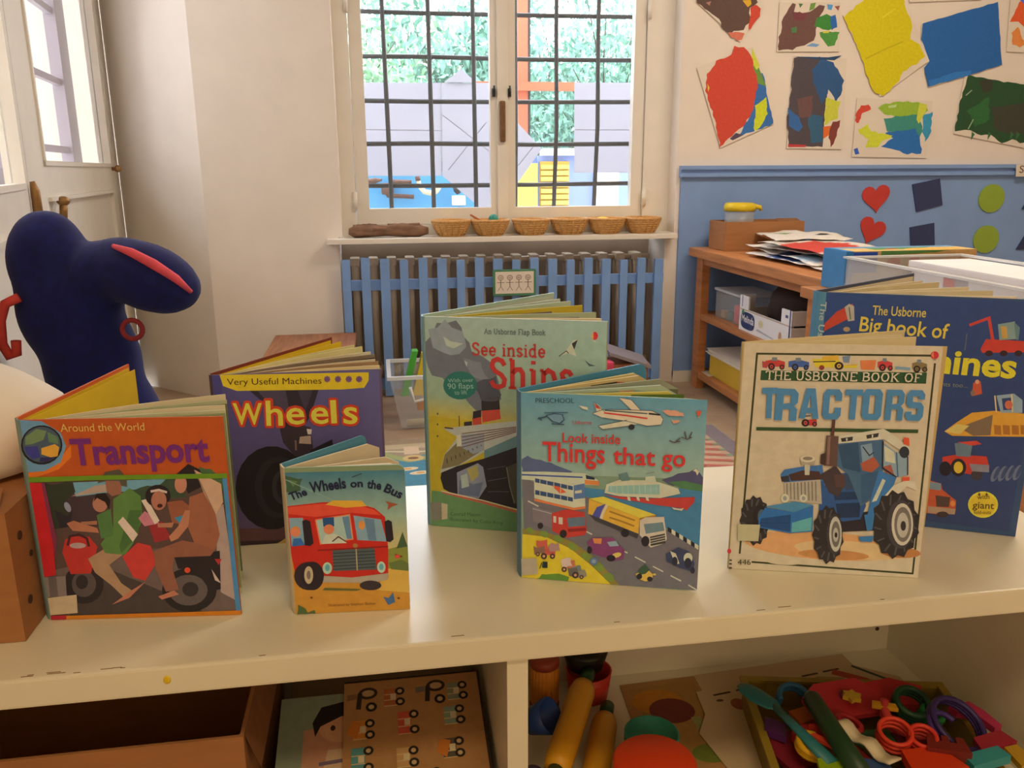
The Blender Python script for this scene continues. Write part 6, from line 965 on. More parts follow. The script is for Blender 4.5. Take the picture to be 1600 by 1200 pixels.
# ------------------------------------------------------------------ floor things
t = thing('play_rug', 'play rug with printed roads and blue water behind the white shelf', 'rug', (0.4, 2.02, 0.0005))
MB().box((-0.45, 1.24, 0.0005), (1.19, 2.8, 0.006)).build('pile', mat('rug_base', 'a89a86', 0.95, 0.12, 40, bump=0.2), t, True)
ink = Ink(); G = lambda *p: [(x + 0.45, y - 1.24) for x, y in p]
ink.poly(G((-.43, 1.3), (.9, 1.3), (.9, 2.78), (-.43, 2.78)), 'a4927c')
ink.poly(G((-.43, 1.4), (.4, 1.4), (.38, 2.52), (.2, 2.58), (.12, 2.63), (.05, 2.60), (-.02, 2.62), (-.1, 2.57), (-.43, 2.5)), '4a8aa6')
ink.stroke(G((-.4, 2.52), (-.1, 2.58), (-.02, 2.66), (.02, 2.62), (.07, 2.58), (.13, 2.60), (.18, 2.66), (.4, 2.6)), .035, 'a0a870'); ink.stroke(G((-.43, 2.71), (.3, 2.73), (.9, 2.7)), .05, 'c0b090'); ink.stroke(G((-.1, 2.70), (.1, 2.66), (.3, 2.68)), .015, 'd0c8a8')
ink.poly(G((.055, 2.64), (.105, 2.64), (.105, 2.72), (.055, 2.72)), 'd8c0a4'); ink.ell(G((.083, 2.6))[0], (.035, 0), (0, .03), 'd0b880'); ink.ell(G((.083, 2.6))[0], (.018, 0), (0, .012), '8a6040')
for x, y in ((.06, 2.5), (.0, 2.4), (.1, 2.46), (-.1, 2.5), (.02, 2.3)): ink.ell(G((x, y))[0], (.035, .004), (0, .016), 'e0d0b0'); ink.ell(G((x, y))[0], (.014, 0), (0, .008), 'd8a868')
ink.poly(G((1.12, 1.3), (1.185, 1.3), (1.185, 2.78), (1.12, 2.78)), '8a8088'); ink.poly(G((.86, 1.3), (1.12, 1.3), (1.12, 2.78), (.86, 2.78)), 'c8a890')
for k in range(26): y = 1.32 + k * .056; ink.poly(G((.9, y), (1.0, y + .03), (1.0, y + .052), (.9, y + .022)), 'b8605a' if k % 2 else 'a86058'); ink.poly(G((1.0, y + .03), (1.1, y), (1.1, y + .022), (1.0, y + .052)), 'bc6e60'); ink.poly(G((.86, y), (.89, y), (.89, y + .02), (.86, y + .02)), '8a9a80'); ink.poly(G((1.1, y), (1.12, y), (1.12, y + .02), (1.1, y + .02)), '8a9a80')
ink.build('rug_print', lambda u, v, e: Vector((-0.45 - 0.4 + u, 1.24 - 2.02 + v, 0.0056 + e)), t, M_PAINT)
t = thing('toy_container', 'clear plastic container with coloured blocks on the floor before the radiator', 'container', (0.19, 3.03, 0.007))
def taper(x0, x1, y0, y1, z0, z1, k, th, m, name, par):
    o0 = [(x0 + k, y0 + k, z0), (x1 - k, y0 + k, z0), (x1 - k, y1 - k, z0), (x0 + k, y1 - k, z0)]; o1 = [(x0, y0, z1), (x1, y0, z1), (x1, y1, z1), (x0, y1, z1)]
    MB().add(o0 + o1, [(0, 1, 5, 4), (1, 2, 6, 5), (2, 3, 7, 6), (3, 0, 4, 7), (0, 3, 2, 1)]).build(name, m, par, True)
taper(0.02, 0.36, 2.89, 3.17, 0.007, 0.2, 0.035, 0, m_clear, 'body', t)
MB().box((0.01, 2.88, 0.2), (0.37, 2.895, 0.212)).box((0.01, 3.165, 0.2), (0.37, 3.18, 0.212)).box((0.01, 2.895, 0.2), (0.025, 3.165, 0.212)).box((0.355, 2.895, 0.2), (0.37, 3.165, 0.212)).build('rim', m_rim, t, True)
MB().tube([(0.09, 2.888, 0.17), (0.105, 2.894, 0.115), (0.2, 2.892, 0.135)], 0.006, 8).build('handle', m_rim, t, True)
tag(MB().prism([(0.06, 0.12), (0.085, 0.12), (0.125, 0.285), (0.105, 0.285)], 0.05, lambda a, c, d: Vector((a, 2.96 + d, c))).build('toy_block', m_green), 'bright green slanted block sticking out of the clear toy container', 'block')
tag(MB().prism([(0.10, 0.12), (0.155, 0.12), (0.155, 0.27), (0.14, 0.272)], 0.06, lambda a, c, d: Vector((a, 2.96 + d, c))).build('toy_block', m_yel), 'yellow triangular block sticking out of the clear toy container', 'block')
tag(MB().rbox((0.18, 2.98, 0.12), (0.23, 3.03, 0.235), 0.006).build('toy_block', mat('magenta_plastic', 'a8326a', 0.4, 0.05, 16)), 'magenta block in the clear toy container', 'block')
tag(MB().rbox((0.16, 2.95, 0.06), (0.24, 3.0, 0.115), 0.006).build('toy_block', mat('blue_plastic', '3a58b0', 0.4, 0.05, 16)), 'blue block low in the clear toy container', 'block')
tag(MB().rbox((0.115, 2.94, 0.07), (0.15, 2.97, 0.105), 0.004).build('toy_block', mat('orange_plastic', 'dd8a2c', 0.4, 0.05, 16)), 'small orange block in the middle of clear toy container', 'block')
tag(MB().tube([(0.075, 2.95, 0.022), (0.14, 2.95, 0.024)], 0.013, 12).build('toy_peg', m_cream), 'cream peg at the bottom of the clear toy container', 'peg')
t = thing('wooden_chest', 'low brown wooden chest left of the radiator', 'chest', (-0.255, 3.07, 0))
m_chest = mat('brown_chest_wood', '9a6444', 0.5, 0.25, 8, (9, 1, 3), 0.05)
MB().box((-0.395, 2.87, 0.02), (-0.115, 3.28, 0.275)).build('body', m_chest, t, True); MB().rbox((-0.41, 2.855, 0.275), (-0.10, 3.295, 0.30), 0.004).build('lid', m_chest, t, True); MB().box((-0.38, 2.89, 0), (-0.13, 3.26, 0.02)).build('plinth', m_chest, t, True)
t = thing('toy_bin', 'brown toy bin with a sloping grey lid before the radiator guard', 'bin', (0.95, 3.1, 0))
MB().box((0.875, 3.04, 0.007), (1.02, 3.18, 0.185)).build('body', m_chest, t, True); MB().add([(0.86, 3.03, 0.225), (0.87, 3.19, 0.235), (1.04, 3.19, 0.175), (1.03, 3.03, 0.165), (0.86, 3.03, 0.238), (0.87, 3.19, 0.248), (1.04, 3.19, 0.188), (1.03, 3.03, 0.178)], [(0, 3, 2, 1), (4, 5, 6, 7), (0, 1, 5, 4), (1, 2, 6, 5), (2, 3, 7, 6), (3, 0, 4, 7)]).build('lid', mat('grey_lid', '8f8890', 0.5, 0.05, 10), t, True)
tag(MB().rbox((0.835, 3.0, 0.007), (0.872, 3.05, 0.205), 0.008).build('pink_block', mat('hot_pink_plastic', 'd2486a', 0.45, 0.05, 16)), 'upright hot pink block beside the brown toy bin', 'block')

# ------------------------------------------------------------------ navy plush by the door
m_plush = mat('navy_velour', '0b145a', 0.9, 0.25, 60, sheen=0.06); m_strip = mat('pink_felt', 'e0566a', 0.8, 0.08, 40); m_maroon = mat('maroon_cord', '8a2a34', 0.8, 0.1, 40); m_redcord = mat('red_cord', 'b83a34', 0.8, 0.1, 40)
t = thing('plush_toy', 'big navy plush creature with a bulging snout, standing by the glazed door', 'plush toy', (-0.5, 1.62, 0))
b = MB()
for c, r_, a in (((-.590, 1.63, .762), (.070, .075, .095), 0), ((-.575, 1.62, .68), (.078, .08, .11), 0), ((-.535, 1.615, .70), (.07, .07, .085), 0), ((-.495, 1.60, .745), (.055, .065, .058), 0), ((-.455, 1.59, .752), (.06, .066, .058), .3), ((-.412, 1.58, .737), (.098, .074, .061), .42),
                 ((-.535, 1.62, .57), (.088, .082, .12), 0), ((-.525, 1.62, .42), (.108, .10, .17), 0), ((-.515, 1.62, .24), (.13, .11, .2), 0), ((-.51, 1.62, .10), (.14, .115, .10), 0), ((-.545, 1.62, .62), (.085, .08, .12), -.2)):
    b.ball(c, r_, 20, 14, RY(a))
o = b.build('raw', m_plush)
mo = o.modifiers.new('r', 'REMESH'); mo.mode = 'VOXEL'; mo.voxel_size = 0.011
ms = o.modifiers.new('s', 'SMOOTH'); ms.iterations = 10; ms.factor = 0.5
bpy.context.view_layer.update()
me = bpy.data.meshes.new_from_object(o.evaluated_get(bpy.context.evaluated_depsgraph_get()))
mw = o.location.copy(); bpy.data.objects.remove(o)
body = bpy.data.objects.new('body', me); COL.objects.link(body); body.parent = t; body.location = mw - t.location
me.polygons.foreach_set('use_smooth', [True] * len(me.polygons))
MB().tube([(-.452, 1.540, .796), (-.42, 1.528, .785), (-.385, 1.522, .765), (-.352, 1.530, .738), (-.332, 1.545, .712)], [.004, .008, .0095, .008, .004], 8, True, 1.0, (0, 1, 0)).build('stripe', m_strip, t, True)
MB().ring((-.438, 1.545, .648), .017, .0045, 20, 8, RX(PI / 2)).build('ring_loop', m_maroon, t, True)
MB().tube([(-.618, 1.55, .71), (-.64, 1.545, .70), (-.652, 1.545, .67), (-.655, 1.545, .63), (-.646, 1.545, .607), (-.634, 1.545, .612), (-.632, 1.545, .635)], .0085, 10, True, 1.0, (0, 1, 0)).build('cord_loop', m_redcord, t, True)

# ------------------------------------------------------------------ white shelf unit
SH = 0.462
m_shelf = mat('white_shelf_paint', 'e9e4d2', 0.32, 0.04, 8, spec=0.5)
_b = m_shelf.node_tree.nodes['Principled BSDF']; _b.inputs['Coat Weight'].default_value = 0.5; _b.inputs['Coat Roughness'].default_value = 0.36
u = thing('white_shelf_unit', 'low white painted shelf unit carrying the standing books', 'shelf', (0.0, 0.96, 0))
MB().rbox((-0.98, 0.745, 0.432), (0.857, 1.18, SH), 0.003).build('top_board', m_shelf, u, True)
MB().box((-0.97, 0.752, 0.0), (-0.945, 1.165, 0.432)).build('side_panel', m_shelf, u, True)
MB().box((0.832, 0.752, 0.0), (0.855, 1.165, 0.432)).build('side_panel', m_shelf, u, True)
MB().box((0.112, 0.75, 0.12), (0.134, 1.155, 0.432)).build('divider', m_shelf, u, True)
MB().box((-0.945, 0.752, 0.10), (0.832, 1.155, 0.12)).build('bottom_board', m_shelf, u, True)
MB().box((-0.945, 1.155, 0.05), (0.832, 1.165, 0.432)).build('back_panel', m_shelf, u, True)
MB().box((-0.945, 0.78, 0.0), (0.832, 0.795, 0.10)).build('plinth', m_shelf, u, True)
MB().ball((-0.218, 0.7445, 0.4485), (0.0035, 0.0012, 0.0045)).build('paint_drip', m_yel, u, True)
m_hole = mat('screw_hole', '4a3628', 0.8, 0.1, 30)
for x, z in ((-0.21, 0.20), (-0.212, 0.185), (-0.222, 0.15), (0.87 - 0.06, 0.16)): MB().lathe([(0.0035, 0), (0.0035, 0.001)], 10, (x, 1.1545, z), RX(PI / 2)).build('screw_hole', m_hole, u, True)
sc = MB(); r = random.Random(8)
for k in range(14):
    x = r.choice((r.uniform(-.4, -.25), r.uniform(.2, .6), r.uniform(-.36, .1))); y = 0.7485 + r.uniform(0, .005)
    sc.box((x, y, SH), (x + r.uniform(.004, .02), y + .0011, SH + .0002))
sc.build('chip', mat('chipped_wood', '8a6c48', 0.8, 0.2, 60), u, True)

# ------------------------------------------------------------------ books
m_page = mat('page_paper', 'e2d8c2', 0.8, 0.03, 20)
def rounded(w_, h_, rad, z0=0.0, n=5):
    if rad <= 0: return [(0, z0), (w_, z0), (w_, h_), (0, h_)]
    o = [(0, z0)]
    for k in range(n + 1): a = -PI / 2 + PI / 2 * k / n; o.append((w_ - rad + rad * math.cos(a), z0 + rad + rad * math.sin(a)))
    for k in range(n + 1): a = PI / 2 * k / n; o.append((w_ - rad + rad * math.cos(a), h_ - rad + rad * math.sin(a)))
    return o + [(0, h_)]
def book(name, label, key, Sp, az, w_, h_, ct, sw, open_, cover_c, spine_c, back_in, back_out, pages, rad=0.0, sdir=None, cat='book', grp='picture books standing open on the white shelf', bw=None):
    """front cover along local +x at y=0, spine at the origin, back cover swung open behind it by open_ degrees"""
    t = thing(name, label, cat, (Sp[0], Sp[1], SH + 0.0004), math.radians(az), grp)
    mc = mat('cover_' + key, cover_c, 0.45, 0.03, 20); msn = mat('spine_' + key, spine_c, 0.45, 0.05, 20)
    th = math.radians(open_); sw_ = Vector((math.cos(PI / 2 + th / 2), math.sin(PI / 2 + th / 2), 0)) * sw
    if sdir: sw_ = Vector((math.cos(math.radians(sdir)), math.sin(math.radians(sdir)), 0)) * sw
    fcv = MB().prism(rounded(w_, h_, rad), ct, lambda a, b_, c: Vector((a, c, b_))).build('front_cover', mc, t)
    art = [dec(i) for i in BOOK_ART[key]]
    def clipf(u_, v_, e): return Vector((u_, -e, v_))
    ik = Ink().run(art, 'PGLE'); ik.build('cover_print', clipf, fcv)
    k0 = ik.k + 2
    Ink().run(art, 'T').build('lettering', clipf, fcv, None, 1.2e-5, k0)
    d = Vector((math.cos(th), math.sin(th), 0)); nb = Vector((-d.y, d.x, 0))
    bwid = bw or w_
    back = MB().prism(rounded(bwid, h_, rad), ct, lambda a, b_, c: sw_ + d * a + nb * (c) + Vector((0, 0, b_)))
    back.build('back_cover', mat('back_' + key, back_out, 0.45, 0.04, 20), t)
    if back_in:
        MB().prism(rounded(bwid - 0.004, h_ - 0.004, rad, 0.004), 0.0005, lambda a, b_, c: sw_ + d * a - nb * (0.0008 - c) + Vector((0, 0, b_))).build('endpaper', mat('endpaper_' + key, back_in, 0.6, 0.04, 20), t)
    # spine: a slightly rounded strip between the two hinges
    mid = sw_ * 0.5 + Vector((-sw_.y, sw_.x, 0)).normalized() * sw * (0.22 if rad == 0 else 0.1)
    prof = [Vector((0, 0, 0)), sw_ * 0.2 + (mid - sw_ * 0.5) * 0.7, mid, sw_ * 0.8 + (mid - sw_ * 0.5) * 0.7, sw_ + nb * ct]
    inn = [p + (Vector((w_ * .5, w_ * .3, 0)) - p).normalized() * 0.0016 for p in prof]
    vs = [p + Vector((0, 0, z)) for z in (0, h_) for p in prof] + [p + Vector((0, 0, z)) for z in (0, h_) for p in inn]
    n = len(prof); fsx = []
    for i in range(n - 1):
        fsx += [(i, i + 1, n + i + 1, n + i), (2 * n + i + 1, 2 * n + i, 3 * n + i, 3 * n + i + 1), (n + i, n + i + 1, 3 * n + i + 1, 3 * n + i), (i + 1, i, 2 * n + i, 2 * n + i + 1)]
    MB().add(vs, fsx).build('spine', msn, t)
    for i, pg in enumerate(pages):
        ang, ln, thick, col = pg[:4]; curl = pg[4] if len(pg) > 4 else 0.0
        a = math.radians(ang); f = min(max(ang / open_, .06), .94)
        root = sw_ * f + Vector((0.0025, 0.0, 0)); dr = Vector((math.cos(a), math.sin(a), 0)); nr = Vector((-dr.y, dr.x, 0))
        hh = h_ - 0.004 - (0.001 * (i % 2))
        ns = 8; out = []
        for q in range(ns + 1):
            s_ = q / ns; out.append(root + dr * (ln * s_) + nr * (curl * ln * math.sin(PI * s_)))
        vs = []; off = nr * thick
        z0 = 0.003
        def topz(s_):
            e_ = (1 - s_) * ln
            return hh - (rad - math.sqrt(max(rad * rad - (rad - e_) ** 2, 0)) if rad and e_ < rad else 0)
        for q, p in enumerate(out):
            tz = topz(q / ns)
            vs += [p + Vector((0, 0, z0)), p + Vector((0, 0, tz)), p + off + Vector((0, 0, z0)), p + off + Vector((0, 0, tz))]
        fc = []
        for q in range(ns):
            o = 4 * q; fc += [(o, o + 4, o + 5, o + 1), (o + 2, o + 3, o + 7, o + 6), (o + 1, o + 5, o + 7, o + 3), (o, o + 2, o + 6, o + 4)]
        fc += [(0, 1, 3, 2), (4 * ns, 4 * ns + 2, 4 * ns + 3, 4 * ns + 1)]
        pgo = MB().add(vs, fc).build('page_block' if thick > 0.004 else 'page', mat('pagecol_' + col, col, 0.75, 0.05, 30), t)
        if len(pg) > 5:   # printed picture bands along the page
            ik = Ink()
            for x0, x1, zt, c2 in pg[5]:
                ik.poly([(x0 * ln, 0.01), (x1 * ln, 0.01), (x1 * ln, min(zt * hh, topz(x1) - .0005)), (x0 * ln, min(zt * hh, topz(x0) - .0005))], c2)
            def pf(u_, v_, e, out=out, nr=nr, ln=ln):
                s_ = min(max(u_ / ln, 0), 1) * ns; q = min(int(s_), ns - 1); p = out[q].lerp(out[q + 1], s_ - q)
                return p - nr * (0.0003 + e) + Vector((0, 0, v_))
            ik.build('page_print', pf, pgo, M_PAINT)
    return t
W_ = 'e2d8c2'
book('picture_book', 'orange hardcover with a family riding a motorbike, leftmost standing book', 'transport', (-.358, .856), -6.5, .198, .220, .0022, .010, 86, 'b85c2a', '7a98a0', 'd8b818', 'd06430',
     [(2.0, .190, .0045, W_, .02), (12, .191, .0012, 'c8ccae', .03, [(0, 1, .985, '9aa880')]), (17, .191, .0008, W_, .04), (24, .195, .0008, 'b8c0a0', .04, [(0, 1, .98, '6f8060')]), (30, .198, .0012, W_, .05), (84, .23, .0006, 'd8b818')], bw=.238)
book('picture_book', 'purple-grey paperback with yellow title and big dark tyre, behind the bus book', 'wheels', (-.203, 1.008), -1, .200, .222, .0014, .008, 58, '6a5a80', '4a3a58', 'd8b81c', '7a3428',
     [(4, .192, .004, 'd8bc40', .03), (12, .2, .001, W_, .04), (17, .203, .0012, 'a88c6c', .04, [(.2, .9, .985, '8a6a50')]), (22, .205, .001, W_, .04), (28, .215, .0012, '8a7a6a', .05, [(.3, 1, .98, '4a4448')]), (34, .222, .001, W_, .05), (42, .232, .0012, 'd8cf98', .04), (47, .236, .0008, 'd8cf98', .04), (54, .24, .0006, 'd8b81c')], bw=.246)
book('board_book', 'small board book with a big red bus on its cover', 'bus', (-.104, .824), -4.5, .121, .165, .0020, .014, 50, '8aa890', 'd8d0bc', '5a98b8', '5a98b8',
     [(4, .119, .0085, W_, .01), (19, .119, .0020, 'd8ccb4', .0), (42, .122, .0022, 'd8ccb4', .0)], rad=.008, bw=.122)
book('picture_book', 'tall pale green hardcover with a smoking black ocean liner on its cover', 'ships', (.053, 1.030), -19.9, .228, .281, .0026, .012, 58, 'a8b49a', '7fb4d0', 'bcc8bc', 'a8c4b8',
     [(5, .214, .003, 'c8c49a', .02), (12, .22, .0022, W_, .03, [(.05, 1, .985, 'b8b868')]), (22, .222, .002, 'a8b8a0', .03, [(.1, .42, .98, '4a7a98'), (.42, .55, .985, 'c88c3c'), (.55, .68, .98, 'd0c050'), (.68, .9, .98, '8a8c98')]), (38, .232, .002, 'c8b43c', .03, [(.0, .5, .98, '4a9a88'), (.5, .8, .98, '7a6a78'), (.85, 1, .985, 'd0b83c')]), (46, .236, .0022, 'b8d0c8', .02), (53, .243, .002, 'c0ccc4', .01)], bw=.258)
book('board_book', 'square blue-green board book with airliner, trucks and cars on its cover', 'things', (.147, .866), -19.3, .199, .222, .0024, .014, 48, '8ab0aa', '5a8ab8', '4a90c0', '4a90c0',
     [(3, .192, .003, W_, .0), (15, .187, .0024, 'c8c060', .0, [(.25, 1, .985, 'b8b84c'), (.48, .56, .985, '8a6a38'), (.65, .97, .99, '5a7a38')]), (23, .187, .0024, 'b0c8c4', .0, [(.0, .6, .985, '8aa4a8'), (.6, .7, .985, 'c8a898'), (.7, 1, .985, '8ab0b8')]), (32, .203, .0024, '98a090', .0, [(.45, 1, .98, '6a705c')]), (39, .186, .0024, 'd8c898', .0, [(.1, .4, .98, 'b88c58'), (.5, .7, .985, '4a4438'), (.7, 1, .985, 'c85c40')]), (44, .192, .0024, 'd8cc9c', .0, [(.0, .8, .98, 'd0c090')])], rad=.014, bw=.206)
book('picture_book', 'cream thin paperback about tractors with a blue tractor on its cover', 'tractors', (.392, .8465), -16, .213, .272, .0007, .004, 24, 'cdb98a', 'c8b688', W_, 'd8cca8',
     [(2, .209, .0022, W_, .01), (6, .21, .0006, W_, .02), (19, .216, .0009, 'd8cca8', .02)], bw=.219)
t = book('picture_book', 'large navy hardcover about big machines, at the right behind the tractor book', 'big', (.563, .982), -27.0, .252, .304, .0030, .0155, 58, '3a5a94', '5a9ad0', W_, '3a4668',
     [(4, .235, .006, W_, .02), (14, .236, .0015, W_, .03), (25, .236, .0015, 'd0c8b0', .03), (35, .237, .0015, W_, .03), (46, .238, .0015, 'd0c4a0', .03), (52, .24, .0015, W_, .02)], bw=.275, sdir=147)
th = math.radians(63)
ik = Ink(); ik.text('The Usborne Big book of', (.292, .0045), (.13, .0045), .008, 'c8dcec', 'bold')
ik.build('spine_lettering', lambda u_, v_, e: Vector((-v_ * .8387, v_ * .5446, u_)) + Vector((-.5446, -.8387, 0)) * (0.0037 + e), t)

# ------------------------------------------------------------------ box and white bundle at the left end of the shelf top
t = thing('cardboard_box', 'brown cardboard box on the shelf top at the left, with slots in its side', 'box', (-.57, .93, SH + .0005))
b = MB().box((-.78, .815, SH + .0005), (-.368, .819, .60)).box((-.78, 1.04, SH + .0005), (-.368, 1.044, .60)).box((-.372, .819, SH + .0005), (-.368, 1.04, .60)).box((-.78, .819, SH + .0005), (-.776, 1.04, .60))
b.build('wall', m_card, t, True)
MB().box((-.776, .819, SH + .0005), (-.372, 1.04, SH + .004)).build('bottom', m_card, t, True)
for z in (.497, .568): MB().lathe([(0.0045, 0), (0.0045, 0.001)], 12, (-.3678, .838, z), RY(PI / 2)).build('slot', m_hole, t, True)
MB().lathe([(0.0035, 0), (0.0035, 0.001)], 12, (-.3678, .856, .54), RY(PI / 2)).build('slot', m_hole, t, True)
MB().lathe([(0.005, 0), (0.005, 0.001)], 12, (-.392, .8148, .514), RX(PI / 2)).build('dot', m_green, t, True)
b = MB().add([(-.372, .82, .599), (-.372, 1.035, .599), (-.45, 1.03, .606), (-.45, .825, .606)], [(0, 1, 2, 3)]).add([(-.77, .818, .600), (-.375, .818, .600), (-.39, .87, .607), (-.76, .87, .607)], [(0, 1, 2, 3)])
b.build('flap', m_card, t, True)
b = MB().ball((-.60, .985, .622), (.24, .165, .118), 40, 26, None, lambda p: 1 + 0.05 * noise.noise(p * 9) + 0.02 * noise.noise(p * 30))
b.v = [(p[0], p[1], max(p[2], .6085 + 0.004 * noise.noise(Vector(p) * 20))) for p in [Vector(q) for q in b.v]]
tag(b.build('white_bundle', mat('white_cloth', 'ddd6cc', 0.85, 0.05, 10, bump=0.1)), 'plump white cloth bundle lying on the brown box at the left', 'bundle')

# ------------------------------------------------------------------ inside the left compartment
FZ = 0.1205
t = thing('cardboard_box', 'wide open cardboard box under the shelf top, lower left', 'box', (-.5, .93, FZ))
b = MB().box((-.93, .80, FZ), (-.165, .804, .337)).box((-.93, 1.10, FZ), (-.165, 1.104, .337)).box((-.169, .804, FZ), (-.165, 1.10, .337)).box((-.93, .804, FZ), (-.926, 1.10, .337))
b.build('wall', m_card, t, True); MB().box((-.926, .804, FZ), (-.169, 1.10, FZ + .004)).build('bottom', m_card, t, True)
MB().add([(-.165, .806, .336), (-.165, 1.09, .336), (-.152, 1.08, .29), (-.152, .815, .285)], [(0, 1, 2, 3)]).build('flap', m_carddark, t, True)
# stack of trays carrying the two picture boards
tag(MB().rbox((-.148, .80, FZ), (.105, 1.12, .215), .01).build('storage_box', mat('dull_brown_box', '8f7a64', 0.6, 0.08, 10)), 'dull brown storage box under the picture puzzle in the left compartment', 'box')
PN = Vector((0, -.283, .959)); PU = Vector((0, .959, .283))
def board(name, label, x0, x1, yb, yf, zf, m, data, lift=0.0):
    t = thing(name, label, 'puzzle', ((x0 + x1) / 2, yf, zf), group=None)
    L_ = (yb - yf) / .959; O = Vector((x0, yf, zf)) + PN * lift
    fr = lambda a, b_, c: O + Vector((a, 0, 0)) + PU * b_ + PN * c
    MB().prism([(0, 0), (x1 - x0, 0), (x1 - x0, L_), (0, L_)], .006, lambda a, b_, c: fr(a, b_, c - .006)).build('board', m, t, True)
    ik = Ink(); data(ik, x1 - x0, L_)
    ik.build('picture_print', lambda u_, v_, e: fr(u_, v_, .0001 + e) - t.location, t, M_PAINT)
    return t
def vehicles(k, w_, l_):
    k.poly([(0, 0), (w_, 0), (w_, l_), (0, l_)], '3a2c20'); k.poly([(.0, .0), (w_ - .0035, 0), (w_ - .0035, l_ - .003), (0, l_ - .003)], 'b08458')
    def wh(x, y, r_): k.ell((x, y), (r_, 0), (0, r_), '2a2420'); k.ell((x, y), (r_ * .5, 0), (0, r_ * .5), 'c8ac88')
    T = l_
    for cx, cy, c, kind in ((.022, T - .03, '8a6a50', 0), (.062, T - .03, 'b46c44', 1), (.108, T - .028, '7a7068', 2), (.142, T - .03, '8a9078', 1), (.024, T - .074, 'd08a40', 3), (.078, T - .07, 'c85a48', 4), (.135, T - .066, '8aa090', 1), (.022, T - .115, '5a98a0', 4), (.075, T - .118, 'c8a070', 1), (.13, T - .112, '5a5448', 3), (.03, T - .155, 'b08040', 4), (.1, T - .15, 'a85a40', 3)):
        if kind in (0, 2): k.ell((cx + .008, cy + .009), (.012, 0), (0, .009), '3a302a'); k.ell((cx + .008, cy + .009), (.008, 0), (0, .005), 'c0a07a'); k.stroke([(cx - .004, cy - .014), (cx - .002, cy + .01)], .006, '3a302a'); wh(cx + .012, cy - .012, .007); k.poly([(cx - .018, cy), (cx - .006, cy + .002), (cx - .006, cy + .01), (cx - .018, cy + .009)], c)
        else:
            hh = .032 if kind == 4 else .026
            k.poly([(cx - .012, cy - hh / 2), (cx + .004, cy - hh / 2), (cx + .004, cy + hh / 2), (cx - .012, cy + hh / 2)], c)
            for q in range(3): k.stroke([(cx - .012, cy - hh / 2 + hh * q / 3), (cx + .004, cy - hh / 2 + hh * q / 3)], .0012, 'd8bc90')
            k.poly([(cx - .004, cy - .004), (cx + .003, cy - .004), (cx + .003, cy + .005), (cx - .004, cy + .005)], 'd8c8a8')
            wh(cx + .008, cy - hh / 2 + .005, .006); wh(cx + .008, cy + hh / 2 - .005, .006)
            if kind == 3: k.poly([(cx - .02, cy - .004), (cx - .008, cy - .012), (cx - .002, cy + .01), (cx - .014, cy + .014)], 'c87a34')
board('vehicle_puzzle', 'brown wooden peg board printed with vehicles in the left compartment', -.068, .106, .966, .80, .2315, mat('puzzle_wood', 'a87c52', 0.6, 0.1, 14), vehicles)
def girl(k, w_, l_):
    k.poly([(0, 0), (w_, 0), (w_, l_), (0, l_)], '8a9888'); k.poly([(.03, 0), (w_, 0), (w_, l_ - .035), (.03, l_ - .05)], 'c09078')
    k.ell((.075, l_ - .045), (.028, 0), (0, .026), 'd0a080'); k.poly([(.04, l_ - .04), (.05, l_ - .018), (.08, l_ - .012), (.105, l_ - .02), (.105, l_ - .036), (.075, l_ - .034), (.05, l_ - .046), (.044, l_ - .06)], '241c1a')
    k.poly([(.045, 0), (.06, l_ - .08), (.105, l_ - .08), (.105, 0)], 'd0b498')
    for q in range(3): k.stroke([(.05, l_ - .098 - q * .016), (.105, l_ - .094 - q * .016)], .005, '7a6a80')
    k.ell((.065, l_ - .05), (.003, 0), (0, .004), '3a2a24')
board('portrait_puzzle', 'board showing a black-haired child in a striped shirt, left of vehicle puzzle', -.146, -.04, .954, .80, .232, mat('puzzle_card', '8a9888', 0.6, 0.06, 14), girl, -.0065)
tag(MB().ball((-.155, .80, .205), (.008, .01, .012)).build('green_peg', m_green), 'small green peg at the left of the portrait board', 'peg')

# ------------------------------------------------------------------ right compartment: dough tools
def pin(label, a, b_, grp='yellow rolling pins in the right compartment'):
    a = Vector(a); b_ = Vector(b_); d = (b_ - a).normalized(); L_ = (b_ - a).length
    t = thing('rolling_pin', label, 'rolling pin', a, group=grp)
    P = lambda s_: d * s_
    MB().tube([P(.034), P(.037), P(.05), P(L_ - .05), P(L_ - .037), P(L_ - .034)], [.006, .0165, .019, .019, .0165, .006], 20).build('roller', mat('golden_plastic', 'dca024', 0.4, 0.04, 12), t)
    for s0, s1 in ((0, .036), (L_ - .036, L_)): MB().tube([P(s0), P(s0 + .003 if s0 == 0 else s0), P(s1 - (.003 if s0 else 0)), P(s1)], [.005, .0105, .0105, .005 if s0 else .0105], 16).build('handle', mat('dark_green_plastic', '24482f', 0.4, 0.05, 14), t)
    return t
pin('yellow rolling pin with green handles, the one nearer the divider', (.288, 1.085, .180), (.182, .868, .164))
pin('yellow rolling pin with green handles, right of the other pin', (.310, 1.055, .1405), (.222, .83, .1405))
t = thing('ribbed_roller', 'orange ribbed roller standing beside the divider', 'roller', (.222, 1.10, .1205))
b = MB(); b.lathe([(.0190, .004), (.0215, .008), (.0218, .035), (.0215, .064), (.0190, .068)], 96, wob=lambda k, a: 1 + .035 * math.cos(24 * a)); b.build('drum', mat('orange_ribbed', 'd8882a', 0.45, 0.05, 14), t)
MB().lathe([(.023, .0), (.023, .004)], 24).build('flange', mat('brown_red_plastic', '9a4030', 0.45, 0.05, 14), t)
MB().lathe([(.021, .068), (.023, .07), (.023, .08), (.018, .083), (0, .083)], 24).build('cap', mat('brown_red_plastic', '9a4030', 0.45, 0.05, 14), t)
